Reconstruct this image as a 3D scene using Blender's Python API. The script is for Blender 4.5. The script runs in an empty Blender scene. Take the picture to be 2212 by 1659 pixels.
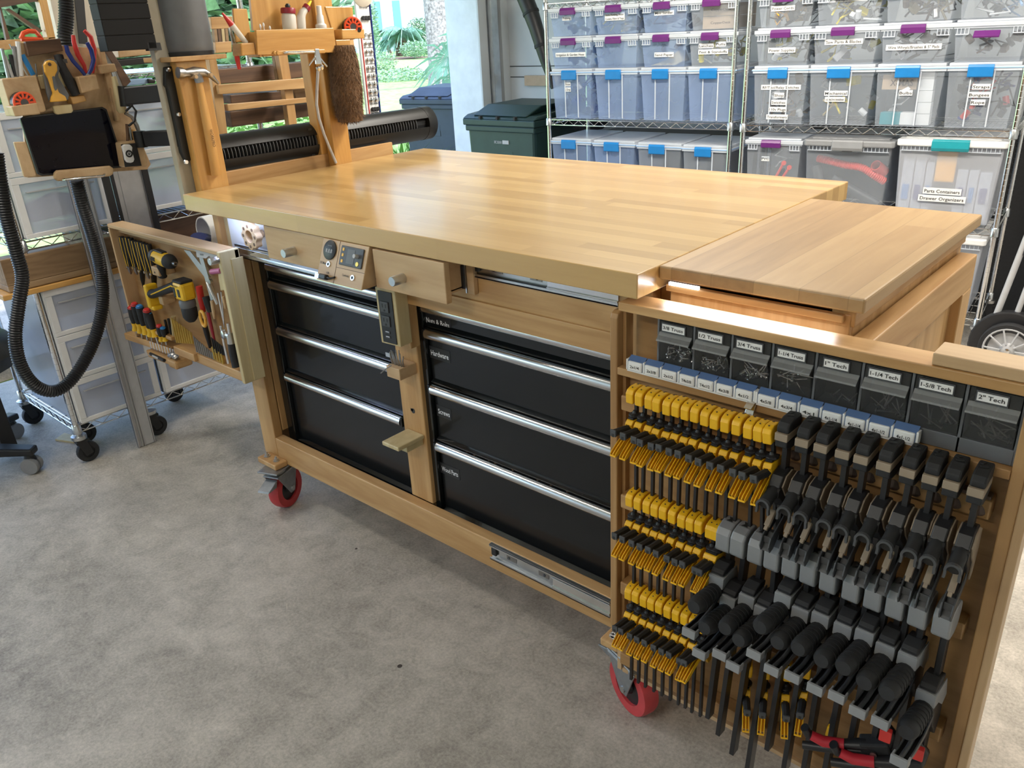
import bpy, bmesh, math, random
from mathutils import Vector, Matrix
PI = math.pi
random.seed(7)
SC = bpy.context.scene
COL = SC.collection
# ---------------------------------------------------------------- camera
IW, IH = 2212, 1659
FPX = 1756.94
CAMP = Vector((2.53520, -1.26321, 1.60400))
CAMR = (1.153329, 0.0503268, 0.7187601)
cd = bpy.data.cameras.new('camera'); cam = bpy.data.objects.new('camera', cd); COL.objects.link(cam)
cam.location = CAMP; cam.rotation_euler = CAMR
cd.sensor_fit = 'HORIZONTAL'; cd.sensor_width = 36.0; cd.lens = 36.0 * FPX / IW
cd.clip_start = 0.02; cd.clip_end = 400
SC.camera = cam
from mathutils import Euler
RM = Euler(CAMR, 'XYZ').to_matrix()
def at(u, v, ax, val):
    """photo pixel -> point on the plane ax = val"""
    d = RM @ Vector(((u - IW/2)/FPX, -(v - IH/2)/FPX, -1.0)); i = 'xyz'.index(ax)
    return CAMP + d * ((val - CAMP[i]) / d[i])
# ---------------------------------------------------------------- world, sun, lamps, exposure
wd = bpy.data.worlds.new('world'); SC.world = wd; wd.use_nodes = True
nt = wd.node_tree; nt.nodes.clear()
sky = nt.nodes.new('ShaderNodeTexSky'); sky.sky_type = 'NISHITA'; sky.sun_disc = False
sky.sun_elevation = math.radians(55); sky.sun_rotation = math.radians(120); sky.air_density = 1.0; sky.dust_density = 1.5; sky.ozone_density = 1.5
bg = nt.nodes.new('ShaderNodeBackground'); bg.inputs[1].default_value = 0.75
wo = nt.nodes.new('ShaderNodeOutputWorld')
nt.links.new(sky.outputs[0], bg.inputs[0]); nt.links.new(bg.outputs[0], wo.inputs[0])
def lamp(name, kind, loc, power, color=(1,1,1), size=1.0, sizey=None, rot=(0,0,0), angle=None):
    l = bpy.data.lights.new(name, kind); l.energy = power; l.color = color
    if kind == 'AREA':
        l.size = size
        if sizey: l.shape = 'RECTANGLE'; l.size_y = sizey
    if kind == 'SUN' and angle: l.angle = angle
    o = bpy.data.objects.new(name, l); COL.objects.link(o); o.location = loc; o.rotation_euler = rot
    return o
lamp('sun', 'SUN', (0, 0, 10), 3.2, (1, .95, .88), rot=(math.radians(38), 0, math.radians(150)), angle=.02)
# ceiling tube fixtures of the garage (built further down as ceiling_light things)
LAMPS = [((0.75, 1.75), 44), ((2.6, 1.7), 44), ((1.6, -2.6), 16), ((-.6, -.9), 4)]
for (lx, ly), pw in LAMPS:
    lamp('ceiling_lamp', 'AREA', (lx, ly, 2.60), pw, (1, .93, .82), 1.2, .25)
# cool LED strips under the worktop
lamp('strip_lamp', 'AREA', (.22, .045, 1.092), .42, (.40, .55, 1), .30, .012, rot=(math.radians(25), 0, 0))
lamp('strip_lamp', 'AREA', (1.9, .075, 1.118), .35, (.95, .93, 1), .34, .012, rot=(math.radians(-40), 0, 0))
SC.view_settings.view_transform = 'Standard'; SC.view_settings.look = 'None'
SC.view_settings.gamma = 1; SC.view_settings.use_curve_mapping = False
SC.view_settings.exposure = 0.30
# ---------------------------------------------------------------- materials
def mat(name):
    m = bpy.data.materials.new(name); m.use_nodes = True
    n = m.node_tree.nodes; n.clear()
    o = n.new('ShaderNodeOutputMaterial'); b = n.new('ShaderNodeBsdfPrincipled')
    m.node_tree.links.new(b.outputs[0], o.inputs[0])
    return m, m.node_tree, b
def c4(c): return (c[0], c[1], c[2], 1)
def plain(name, col, rough=.5, metal=0, spec=.5, var=.06, vs=30, bump=0, coat=0, emit=0, ecol=None):
    m, t, b = mat(name); N = t.nodes; L = t.links
    b.inputs['Roughness'].default_value = rough; b.inputs['Metallic'].default_value = metal
    b.inputs['Specular IOR Level'].default_value = spec; b.inputs['Coat Weight'].default_value = coat
    tc = N.new('ShaderNodeTexCoord'); nz = N.new('ShaderNodeTexNoise'); nz.inputs['Scale'].default_value = vs; nz.inputs['Detail'].default_value = 4
    L.new(tc.outputs['Object'], nz.inputs['Vector'])
    r = N.new('ShaderNodeValToRGB'); L.new(nz.outputs['Fac'], r.inputs[0])
    r.color_ramp.elements[0].position = .3; r.color_ramp.elements[1].position = .7
    r.color_ramp.elements[0].color = c4([max(0, x*(1-var)) for x in col]); r.color_ramp.elements[1].color = c4([min(1, x*(1+var)) for x in col])
    L.new(r.outputs[0], b.inputs['Base Color'])
    if bump:
        bp = N.new('ShaderNodeBump'); bp.inputs['Strength'].default_value = bump; bp.inputs['Distance'].default_value = .002
        L.new(nz.outputs['Fac'], bp.inputs['Height']); L.new(bp.outputs[0], b.inputs['Normal'])
    if emit:
        b.inputs['Emission Strength'].default_value = emit; b.inputs['Emission Color'].default_value = c4(ecol or col)
    return m
def wood(name, c1, c2, axis='X', rough=.42, fine=60, ring=9, coat=0, dist=1.6, contrast=1.0):
    m, t, b = mat(name); N = t.nodes; L = t.links
    tc = N.new('ShaderNodeTexCoord'); mp = N.new('ShaderNodeMapping')
    sc = [1, 1, 1]; sc['XYZ'.index(axis)] = .09
    mp.inputs['Scale'].default_value = sc; L.new(tc.outputs['Object'], mp.inputs['Vector'])
    n1 = N.new('ShaderNodeTexNoise'); n1.inputs['Scale'].default_value = ring; n1.inputs['Detail'].default_value = 3; n1.inputs['Distortion'].default_value = dist
    n2 = N.new('ShaderNodeTexNoise'); n2.inputs['Scale'].default_value = fine; n2.inputs['Detail'].default_value = 6; n2.inputs['Roughness'].default_value = .7
    L.new(mp.outputs[0], n1.inputs['Vector']); L.new(mp.outputs[0], n2.inputs['Vector'])
    ma = N.new('ShaderNodeMath'); ma.operation = 'MULTIPLY'; ma.inputs[1].default_value = 5.0; L.new(n1.outputs['Fac'], ma.inputs[0])
    fr = N.new('ShaderNodeMath'); fr.operation = 'PINGPONG'; fr.inputs[1].default_value = 1; L.new(ma.outputs[0], fr.inputs[0])
    mx = N.new('ShaderNodeMix'); mx.data_type = 'FLOAT'; mx.inputs[0].default_value = .55
    L.new(fr.outputs[0], mx.inputs[2]); L.new(n2.outputs['Fac'], mx.inputs[3])
    r = N.new('ShaderNodeValToRGB'); L.new(mx.outputs[0], r.inputs[0])
    r.color_ramp.elements[0].position = .25; r.color_ramp.elements[1].position = .75
    r.color_ramp.elements[0].color = c4(c2); r.color_ramp.elements[1].color = c4(c1)
    L.new(r.outputs[0], b.inputs['Base Color'])
    b.inputs['Roughness'].default_value = rough; b.inputs['Coat Weight'].default_value = coat; b.inputs['Coat Roughness'].default_value = .15
    return m
def staves(name, cols, wid, length, along='X', rough=.3, coat=.5, fine=70, crough=.16, gamp=.35):
    """glued staves: brick pattern with a random tone per stave plus grain"""
    m, t, b = mat(name); N = t.nodes; L = t.links
    tc = N.new('ShaderNodeTexCoord'); mp = N.new('ShaderNodeMapping'); L.new(tc.outputs['Object'], mp.inputs['Vector'])
    if along == 'Y': mp.inputs['Rotation'].default_value = (0, 0, PI/2)
    sx = N.new('ShaderNodeSeparateXYZ'); L.new(mp.outputs[0], sx.inputs[0])
    def M(op, a, bb=None):
        n = N.new('ShaderNodeMath'); n.operation = op
        if isinstance(a, (int, float)): n.inputs[0].default_value = a
        else: L.new(a, n.inputs[0])
        if bb is not None:
            if isinstance(bb, (int, float)): n.inputs[1].default_value = bb
            else: L.new(bb, n.inputs[1])
        return n.outputs[0]
    row = M('FLOOR', M('DIVIDE', sx.outputs[1], wid))
    off = N.new('ShaderNodeTexWhiteNoise'); off.noise_dimensions = '1D'; L.new(row, off.inputs['W'])
    xs = M('ADD', M('DIVIDE', sx.outputs[0], length), M('MULTIPLY', off.outputs['Value'], 7.3))
    col = M('FLOOR', xs)
    cb = N.new('ShaderNodeCombineXYZ'); L.new(row, cb.inputs[0]); L.new(col, cb.inputs[1])
    wn = N.new('ShaderNodeTexWhiteNoise'); wn.noise_dimensions = '2D'; L.new(cb.outputs[0], wn.inputs['Vector'])
    mp2 = N.new('ShaderNodeMapping'); L.new(mp.outputs[0], mp2.inputs['Vector']); mp2.inputs['Scale'].default_value = (.1, 1, 1)
    ad = N.new('ShaderNodeVectorMath'); ad.operation = 'ADD'; L.new(mp2.outputs[0], ad.inputs[0]); L.new(wn.outputs['Color'], ad.inputs[1])
    n2 = N.new('ShaderNodeTexNoise'); n2.inputs['Scale'].default_value = fine; n2.inputs['Detail'].default_value = 6; n2.inputs['Distortion'].default_value = .6
    L.new(ad.outputs[0], n2.inputs['Vector'])
    n3 = N.new('ShaderNodeTexNoise'); n3.inputs['Scale'].default_value = fine*.14; n3.inputs['Detail'].default_value = 3; n3.inputs['Distortion'].default_value = 2.5
    L.new(ad.outputs[0], n3.inputs['Vector'])
    v = M('ADD', M('MULTIPLY', wn.outputs['Value'], 1-gamp), M('MULTIPLY', M('ADD', M('MULTIPLY', n2.outputs['Fac'], .5), M('MULTIPLY', n3.outputs['Fac'], .5)), gamp*1.6))
    v = M('SUBTRACT', v, gamp*.3)
    r = N.new('ShaderNodeValToRGB'); L.new(v, r.inputs[0])
    e = r.color_ramp.elements
    while len(e) < len(cols): e.new(.5)
    for i, c in enumerate(cols): e[i].position = i/(len(cols)-1); e[i].color = c4(c)
    # hairline joints
    def edge(x, w):
        f = M('FRACT', x); return M('LESS_THAN', M('MINIMUM', f, M('SUBTRACT', 1, f)), w)
    j = M('MULTIPLY', edge(M('DIVIDE', sx.outputs[1], wid), .012), .22)
    mx = N.new('ShaderNodeMix'); mx.data_type = 'RGBA'; L.new(j, mx.inputs[0]); L.new(r.outputs[0], mx.inputs[6]); mx.inputs[7].default_value = c4([x*.45 for x in cols[0]])
    L.new(mx.outputs[2], b.inputs['Base Color'])
    b.inputs['Roughness'].default_value = rough; b.inputs['Coat Weight'].default_value = coat; b.inputs['Coat Roughness'].default_value = crough
    return m
def concrete(name):
    m, t, b = mat(name); N = t.nodes; L = t.links
    tc = N.new('ShaderNodeTexCoord')
    def nz(s, d, r=.6, dist=0):
        n = N.new('ShaderNodeTexNoise'); n.inputs['Scale'].default_value = s; n.inputs['Detail'].default_value = d; n.inputs['Roughness'].default_value = r; n.inputs['Distortion'].default_value = dist
        L.new(tc.outputs['Object'], n.inputs['Vector']); return n.outputs['Fac']
    a, bb, c = nz(1.6, 5, .6, .8), nz(11, 6, .72, .5), nz(120, 3, .7)
    def mixf(f, x, y):
        n = N.new('ShaderNodeMix'); n.data_type = 'FLOAT'; n.inputs[0].default_value = f; L.new(x, n.inputs[2]); L.new(y, n.inputs[3]); return n.outputs[0]
    v = mixf(.3, mixf(.5, a, bb), c)
    r = N.new('ShaderNodeValToRGB'); L.new(v, r.inputs[0]); e = r.color_ramp.elements
    e[0].position = .36; e[0].color = (.23, .205, .18, 1); e[1].position = .64; e[1].color = (.64, .58, .515, 1)
    e.new(.5).color = (.43, .395, .345, 1)
    # pale worn flakes
    f1 = nz(26, 8, .8, 1.2); f2 = nz(2.2, 2, .5)
    fr = N.new('ShaderNodeValToRGB'); L.new(f1, fr.inputs[0]); fr.color_ramp.elements[0].position = .56; fr.color_ramp.elements[1].position = .64
    fr.color_ramp.elements[0].color = (0, 0, 0, 1); fr.color_ramp.elements[1].color = (.55, .55, .55, 1)
    fm = N.new('ShaderNodeValToRGB'); L.new(f2, fm.inputs[0]); fm.color_ramp.elements[0].position = .42; fm.color_ramp.elements[1].position = .62
    mm = N.new('ShaderNodeMath'); mm.operation = 'MULTIPLY'; L.new(fr.outputs[0], mm.inputs[0]); L.new(fm.outputs[0], mm.inputs[1])
    mx = N.new('ShaderNodeMix'); mx.data_type = 'RGBA'; L.new(mm.outputs[0], mx.inputs[0]); L.new(r.outputs[0], mx.inputs[6]); mx.inputs[7].default_value = (.62, .57, .48, 1)
    # small dark specks
    vo = N.new('ShaderNodeTexVoronoi'); vo.inputs['Scale'].default_value = 5; L.new(tc.outputs['Object'], vo.inputs['Vector'])
    lt = N.new('ShaderNodeMath'); lt.operation = 'LESS_THAN'; lt.inputs[1].default_value = .035; L.new(vo.outputs['Distance'], lt.inputs[0])
    m2 = N.new('ShaderNodeMix'); m2.data_type = 'RGBA'; L.new(lt.outputs[0], m2.inputs[0]); L.new(mx.outputs[2], m2.inputs[6]); m2.inputs[7].default_value = (.06, .05, .045, 1)
    L.new(m2.outputs[2], b.inputs['Base Color'])
    b.inputs['Roughness'].default_value = .55; b.inputs['Specular IOR Level'].default_value = .35
    bp = N.new('ShaderNodeBump'); bp.inputs['Strength'].default_value = .25; bp.inputs['Distance'].default_value = .004
    L.new(v, bp.inputs['Height']); L.new(bp.outputs[0], b.inputs['Normal'])
    return m
def clear(name, col, alpha, rough=.25, tint=(.93, .96, 1)):
    """translucent moulded plastic: part see-through, part milky"""
    m, t, b = mat(name); N = t.nodes; L = t.links
    b.inputs['Base Color'].default_value = c4(col); b.inputs['Roughness'].default_value = rough
    tr = N.new('ShaderNodeBsdfTransparent'); tr.inputs[0].default_value = c4(tint)
    mx = N.new('ShaderNodeMixShader'); o = [n for n in N if n.type == 'OUTPUT_MATERIAL'][0]
    nz = N.new('ShaderNodeTexNoise'); nz.inputs['Scale'].default_value = 6; tc = N.new('ShaderNodeTexCoord'); L.new(tc.outputs['Object'], nz.inputs['Vector'])
    mr = N.new('ShaderNodeMapRange'); mr.inputs[3].default_value = alpha-.06; mr.inputs[4].default_value = alpha+.06; L.new(nz.outputs['Fac'], mr.inputs[0])
    L.new(mr.outputs[0], mx.inputs[0]); L.new(tr.outputs[0], mx.inputs[1]); L.new(b.outputs[0], mx.inputs[2]); L.new(mx.outputs[0], o.inputs[0])
    return m
M = {}
M['concrete'] = concrete('concrete')
M['butcher'] = staves('maple_butcher_block', [(.42, .25, .085), (.54, .34, .13), (.66, .44, .18)], .042, .55, 'X', .30, .6, crough=.17)
M['walnut'] = staves('acacia_board', [(.18, .10, .042), (.37, .225, .10), (.52, .35, .17)], .085, 2.2, 'Y', .4, .15, 45, .25, .55)
M['pine'] = wood('pine_x', (.60, .37, .165), (.43, .235, .085), 'X')
M['pinez'] = wood('pine_z', (.60, .37, .165), (.43, .235, .085), 'Z')
M['piney'] = wood('pine_y', (.60, .37, .165), (.43, .235, .085), 'Y')
M['birch'] = wood('birch_x', (.60, .415, .235), (.47, .30, .155), 'X', fine=80, ring=6)
M['birchz'] = wood('birch_z', (.60, .415, .235), (.47, .30, .155), 'Z', fine=80, ring=6)
M['orange'] = wood('varnished_pine_y', (.66, .37, .115), (.50, .25, .06), 'Y', rough=.35, coat=.2)
M['orangez'] = wood('varnished_pine_z', (.66, .37, .115), (.50, .25, .06), 'Z', rough=.35, coat=.2)
M['cabwood'] = wood('cabinet_oak_x', (.47, .28, .12), (.33, .175, .065), 'X', rough=.4)
M['cabwoodz'] = wood('cabinet_oak_z', (.47, .28, .12), (.33, .175, .065), 'Z', rough=.4)
M['palewood'] = wood('pale_poplar_z', (.62, .52, .30), (.50, .39, .20), 'Z')
M['litpanel'] = wood('led_lit_birch', (.66, .64, .62), (.60, .58, .55), 'X', fine=80, ring=5)  # birch with the white LED light of the bay put into its colour
M['darkwood'] = wood('dark_stained_wood', (.16, .085, .045), (.075, .038, .022), 'Y', rough=.5)
M['barkwood'] = wood('old_lumber', (.36, .24, .13), (.20, .12, .06), 'Y', rough=.6)
M['black'] = plain('black_plastic', (.016, .016, .018), .42)
M['mattblack'] = plain('matt_black_housing', (.010, .010, .011), .6, spec=.2)
M['softblack'] = plain('black_rubber', (.016, .016, .018), .7, var=.2, vs=90)
M['blackgloss'] = plain('black_enamel', (.008, .010, .011), .16, coat=.4, var=.02)
M['drawerblack'] = plain('black_powder_coat', (.009, .010, .011), .25, var=.1, coat=.15, spec=.35)
M['blackmetal'] = plain('black_steel', (.03, .03, .03), .4, metal=.6)
M['darkgrey'] = plain('dark_grey_plastic', (.065, .068, .074), .45)
M['grey'] = plain('mid_grey_plastic', (.26, .265, .275), .45)
M['frame'] = plain('slate_grey_plastic', (.13, .135, .145), .5)
M['lightgrey'] = plain('light_grey_plastic', (.46, .46, .47), .45)
M['taupe'] = plain('taupe_plastic', (.30, .235, .17), .5)
M['brownpad'] = plain('brown_pad', (.10, .06, .042), .5)
M['yellow'] = plain('yellow_plastic', (.86, .47, .012), .38, var=.04)
M['yellow2'] = plain('drill_yellow', (.82, .49, .02), .4)
M['red'] = plain('red_plastic', (.62, .035, .03), .4)
M['wheelred'] = plain('red_polyurethane', (.50, .045, .05), .45, var=.15, vs=25)
M['redorange'] = plain('orange_red_plastic', (.85, .10, .03), .4)
M['blue'] = plain('blue_plastic', (.012, .19, .50), .35)
M['navy'] = plain('navy_plastic', (.012, .03, .20), .35)
M['paleblue'] = plain('pale_blue_plastic', (.35, .55, .85), .4)
M['bluetile'] = plain('blue_lid', (.09, .16, .33), .4)
M['purple'] = plain('purple_plastic', (.125, .018, .15), .35)
M['teal'] = plain('teal_plastic', (.01, .28, .33), .35)
M['white'] = plain('white_plastic', (.78, .78, .78), .4, var=.02)
M['label'] = plain('label_paper', (.80, .79, .78), .6, var=.02)
M['ink'] = plain('black_ink', (.02, .02, .02), .6)
M['whiteink'] = plain('white_ink', (.85, .86, .88), .5, var=.01)
M['steel'] = plain('zinc_steel', (.62, .63, .64), .28, metal=1, var=.1, vs=15)
M['chrome'] = plain('chrome', (.80, .80, .80), .14, metal=1, var=.04)
M['brushed'] = wood('brushed_steel', (.74, .74, .75), (.60, .60, .61), 'X', rough=.24, fine=160, ring=30)
for n in M['brushed'].node_tree.nodes:
    if n.type == 'BSDF_PRINCIPLED': n.inputs['Metallic'].default_value = 1
M['alu'] = plain('anodised_aluminium', (.50, .50, .51), .42, metal=.8)
M['galv'] = plain('galvanised', (.38, .40, .42), .4, metal=.9, var=.15, vs=40)
M['brass'] = plain('gold_bit', (.62, .42, .10), .35, metal=.9)
M['wall'] = plain('painted_wall', (.60, .62, .63), .75, var=.03, vs=4)
M['stucco'] = plain('stucco', (.76, .79, .82), .9, var=.07, vs=9, bump=.6)
M['cream'] = plain('cream_paint', (.66, .60, .50), .5)
M['beige'] = plain('beige_steel', (.40, .36, .28), .5)
M['ceiling'] = plain('ceiling_paint', (.62, .60, .57), .8)
M['bin'] = clear('clear_bin_plastic', (.56, .60, .66), .30)
M['binblue'] = clear('bluish_bin_plastic', (.40, .52, .78), .38)
M['lid'] = clear('clear_lid_plastic', (.72, .76, .82), .72)
M['clearfront'] = clear('clear_tray_front', (.30, .30, .30), .10, .25, (.80, .80, .80))
M['flap'] = clear('clear_flap', (.55, .55, .54), .34, .3)
M['frost'] = clear('frosted_drawer', (.62, .66, .76), .62, .3)
M['whitebin'] = clear('white_frosted_bin', (.72, .74, .80), .45)
M['bottle'] = clear('milky_bottle', (.80, .78, .72), .82, .3)
M['greenbin'] = plain('green_bin_plastic', (.018, .045, .038), .42, var=.12, vs=12)
M['bluebin'] = plain('blue_grey_bin_plastic', (.035, .05, .08), .5, var=.15, vs=8)
M['screen'] = plain('tablet_glass', (.002, .002, .007), .06, spec=.14)
M['fur'] = plain('brown_fleece', (.16, .088, .045), .95, var=.35, vs=120)
M['cardboard'] = plain('cardboard', (.52, .38, .26), .8)
M['maroon'] = plain('maroon_cap', (.28, .015, .03), .4)
M['ylabel'] = plain('yellow_cap', (.9, .72, .03), .4)
M['grass'] = plain('grass_blades', (.24, .42, .13), .8, var=.35, vs=6)
M['grass2'] = plain('lawn', (.30, .46, .15), .9, var=.4, vs=5)
M['leaf'] = plain('leaf_green', (.16, .27, .14), .5, var=.5, vs=7)
M['leaf2'] = plain('leaf_pale', (.26, .42, .25), .5, var=.4, vs=7)
M['palmleaf'] = plain('palm_leaf', (.19, .38, .26), .45, var=.4, vs=7)
M['soil'] = plain('bark_mulch', (.14, .085, .055), .95, var=.4, vs=30)
M['trunk'] = plain('tree_bark', (.28, .25, .25), .9, var=.6, vs=14, bump=1)
M['palmtrunk'] = plain('palm_trunk', (.13, .07, .05), .9, var=.4, vs=20)
M['house'] = plain('pale_house_wall', (.42, .55, .62), .8)
M['houseblue'] = plain('blue_shutter', (.12, .28, .42), .6)
M['redcloth'] = plain('red_grip', (.50, .02, .035), .5)
M['pink'] = plain('pink_plastic', (.45, .12, .25), .4)
M['redhose'] = plain('red_hose', (.80, .07, .045), .4)
M['amber'] = plain('amber_plastic', (.80, .42, .06), .4)
M['camo'] = plain('worn_black_vinyl', (.03, .03, .03), .4, var=.9, vs=9)
M['led'] = plain('led_strip', (.8, .88, 1), .5, emit=4)
M['ledwarm'] = plain('tube_light', (1, .95, .88), .5, emit=12)
M['tip'] = plain('worn_steel', (.33, .32, .31), .32, metal=1, var=.2, vs=30)
# ---------------------------------------------------------------- mesh builder
class B:
    def __init__(s): s.v = []; s.f = []; s.mi = []; s.m = 0
    def add(s, vs, fs):
        o = len(s.v); s.v += [Vector(x) for x in vs]
        for f in fs: s.f.append([i+o for i in f]); s.mi.append(s.m)
        return s
    def box(s, x0, y0, z0, x1, y1, z1):
        if x0 > x1: x0, x1 = x1, x0
        if y0 > y1: y0, y1 = y1, y0
        if z0 > z1: z0, z1 = z1, z0
        return s.add([(x0,y0,z0),(x1,y0,z0),(x1,y1,z0),(x0,y1,z0),(x0,y0,z1),(x1,y0,z1),(x1,y1,z1),(x0,y1,z1)],
                     [(0,3,2,1),(4,5,6,7),(0,1,5,4),(1,2,6,5),(2,3,7,6),(3,0,4,7)])
    def ob(s, c, size, mtx=None):
        """oriented box: centre, size, 3x3 matrix"""
        c = Vector(c); m = mtx or Matrix.Identity(3); h = [x/2 for x in size]
        vs = [c + m @ Vector((a*h[0], b*h[1], d*h[2])) for d in (-1, 1) for a, b in ((-1,-1),(1,-1),(1,1),(-1,1))]
        return s.add(vs, [(0,3,2,1),(4,5,6,7),(0,1,5,4),(1,2,6,5),(2,3,7,6),(3,0,4,7)])
    def prism(s, pts, vec):
        pts = [Vector(p) for p in pts]; vec = Vector(vec); n = len(pts)
        nn = Vector((0,0,0))
        for i in range(n): nn += pts[i].cross(pts[(i+1) % n])
        if nn.dot(vec) > 0: pts = pts[::-1]
        vs = pts + [p + vec for p in pts]
        fs = [tuple(range(n)), tuple(range(2*n-1, n-1, -1))] + [(i, i+n, (i+1) % n + n, (i+1) % n) for i in range(n)]
        return s.add(vs, fs)
    def tube(s, pts, r, n=8, caps=True, flat=1.0):
        pts = [Vector(p) for p in pts]; k = len(pts)
        rs = r if isinstance(r, (list, tuple)) else [r]*k
        up = None; rings = []
        for i, p in enumerate(pts):
            d = (pts[min(i+1, k-1)] - pts[max(i-1, 0)]).normalized()
            if up is None:
                a = Vector((0,0,1)) if abs(d.z) < .9 else Vector((1,0,0))
                up = (a - d*a.dot(d)).normalized()
            else:
                up = (up - d*up.dot(d)).normalized()
            sd = d.cross(up)
            rings.append([p + (up*math.cos(2*PI*j/n)*flat + sd*math.sin(2*PI*j/n))*rs[i] for j in range(n)])
        vs = [v for rg in rings for v in rg]; fs = []
        for i in range(k-1):
            for j in range(n): fs.append((i*n+j, (i+1)*n+j, (i+1)*n+(j+1) % n, i*n+(j+1) % n))
        if caps: fs += [tuple(range(n)), tuple(range(k*n-1, (k-1)*n-1, -1))]
        return s.add(vs, fs)
    def cyl(s, p0, p1, r0, r1=None, n=16): return s.tube([p0, p1], [r0, r0 if r1 is None else r1], n)
    def lathe(s, prof, org, axis=(0,0,1), n=20, open=False):
        """profile of (radius, height) pairs round an axis"""
        org = Vector(org); a = Vector(axis).normalized()
        t = Vector((1,0,0)) if abs(a.x) < .9 else Vector((0,1,0)); u = (t - a*t.dot(a)).normalized(); w = a.cross(u)
        vs = [org + a*h + (u*math.cos(2*PI*j/n) + w*math.sin(2*PI*j/n))*max(r, 1e-5) for r, h in prof for j in range(n)]
        fs = []; k = len(prof)
        for i in range(k-1):
            for j in range(n): fs.append((i*n+j, i*n+(j+1) % n, (i+1)*n+(j+1) % n, (i+1)*n+j))
        if open: fs += [((k-1)*n+j, (k-1)*n+(j+1) % n, (j+1) % n, j) for j in range(n)]
        else: fs += [tuple(range(n-1, -1, -1)), tuple(range((k-1)*n, k*n))]
        return s.add(vs, fs)
    def merge(s, o, mtx=None):
        k = len(s.v); s.v += [(mtx @ v if mtx else v.copy()) for v in o.v]
        s.f += [[i+k for i in f] for f in o.f]; s.mi += o.mi if o.mi else []
        return s
    def rot(s, org, ax, ang):
        m = Matrix.Translation(Vector(org)) @ Matrix.Rotation(ang, 4, ax) @ Matrix.Translation(-Vector(org))
        s.v = [m @ v for v in s.v]; return s
    def mesh(s, name, mats, mtx=None, smooth=False):
        me = bpy.data.meshes.new(name)
        me.from_pydata([tuple(mtx @ v) if mtx else tuple(v) for v in s.v], [], s.f)
        ms = mats if isinstance(mats, (list, tuple)) else [mats]
        for q in ms: me.materials.append(M[q] if isinstance(q, str) else q)
        if len(ms) > 1: me.polygons.foreach_set('material_index', s.mi)
        if smooth: me.polygons.foreach_set('use_smooth', [True]*len(me.polygons))
        me.update(); return me
def box(*a): return B().box(*a)
def P(name, b, m, subs=(), bevel=0, smooth=False, label=None, kind=None, loft=0):
    return dict(name=name, b=b, m=m, subs=subs, bevel=bevel, smooth=smooth, label=label, kind=kind)
def _mk(p, parent, Mi):
    me = p['b'].mesh(p['name'], p['m'], Mi, p['smooth'])
    o = bpy.data.objects.new(p['name'], me); COL.objects.link(o)
    if parent: o.parent = parent
    fin(o, p['bevel'], p['smooth'])
    if p['label']: o['label'] = p['label']
    if p['kind']: o['kind'] = p['kind']
    for q in p['subs']: _mk(q, o, Mi)
    return o
def fin(o, bevel, smooth):
    if bevel:
        md = o.modifiers.new('bevel', 'BEVEL'); md.width = bevel; md.segments = 2; md.limit_method = 'ANGLE'; md.angle_limit = math.radians(40)
    if smooth:
        md = o.modifiers.new('es', 'EDGE_SPLIT'); md.split_angle = math.radians(42)
def _pts(parts):
    r = []
    for p in parts: r += p['b'].v; r += _pts(p['subs'])
    return r
def tag(o, label=None, cat=None, group=None, kind=None):
    if label: o['label'] = label
    if cat: o['category'] = cat
    if group: o['group'] = group
    if kind: o['kind'] = kind
    return o
def T(name, label, cat, parts, group=None, loc=None, rot=(0,0,0), local=False, kind=None):
    """a thing: an Empty at its base with the parts as children"""
    e = bpy.data.objects.new(name, None); COL.objects.link(e); e.empty_display_size = .05
    if loc is None:
        v = _pts(parts); xs = [q.x for q in v]; ys = [q.y for q in v]
        loc = ((min(xs)+max(xs))/2, (min(ys)+max(ys))/2, min(q.z for q in v))
    e.location = loc; e.rotation_euler = rot
    Mi = None if local else (Matrix.Translation(Vector(loc)) @ Euler(rot).to_matrix().to_4x4()).inverted()
    for p in parts: _mk(p, e, Mi)
    return tag(e, label, cat, group, kind)
def S(name, b, m, label=None, cat=None, group=None, kind=None, bevel=0, smooth=False, loc=None, rot=(0,0,0), local=False):
    """a thing that is one mesh"""
    if not local:
        v = b.v; xs = [q.x for q in v]; ys = [q.y for q in v]
        loc = ((min(xs)+max(xs))/2, (min(ys)+max(ys))/2, min(q.z for q in v))
    Mi = None if local else Matrix.Translation(-Vector(loc))
    me = b.mesh(name, m, Mi, smooth); o = bpy.data.objects.new(name, me); COL.objects.link(o)
    o.location = loc or (0,0,0); o.rotation_euler = rot; fin(o, bevel, smooth)
    return tag(o, label, cat, group, kind)
def dup(o, loc=None, rot=None, label=None, parent=None, group=None):
    c = o.copy(); COL.objects.link(c); c.parent = parent
    for ch in list(o.children): dup(ch, parent=c)
    if loc is not None: c.location = loc
    if rot is not None: c.rotation_euler = rot
    if label: c['label'] = label
    if group: c['group'] = group
    return c
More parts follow.
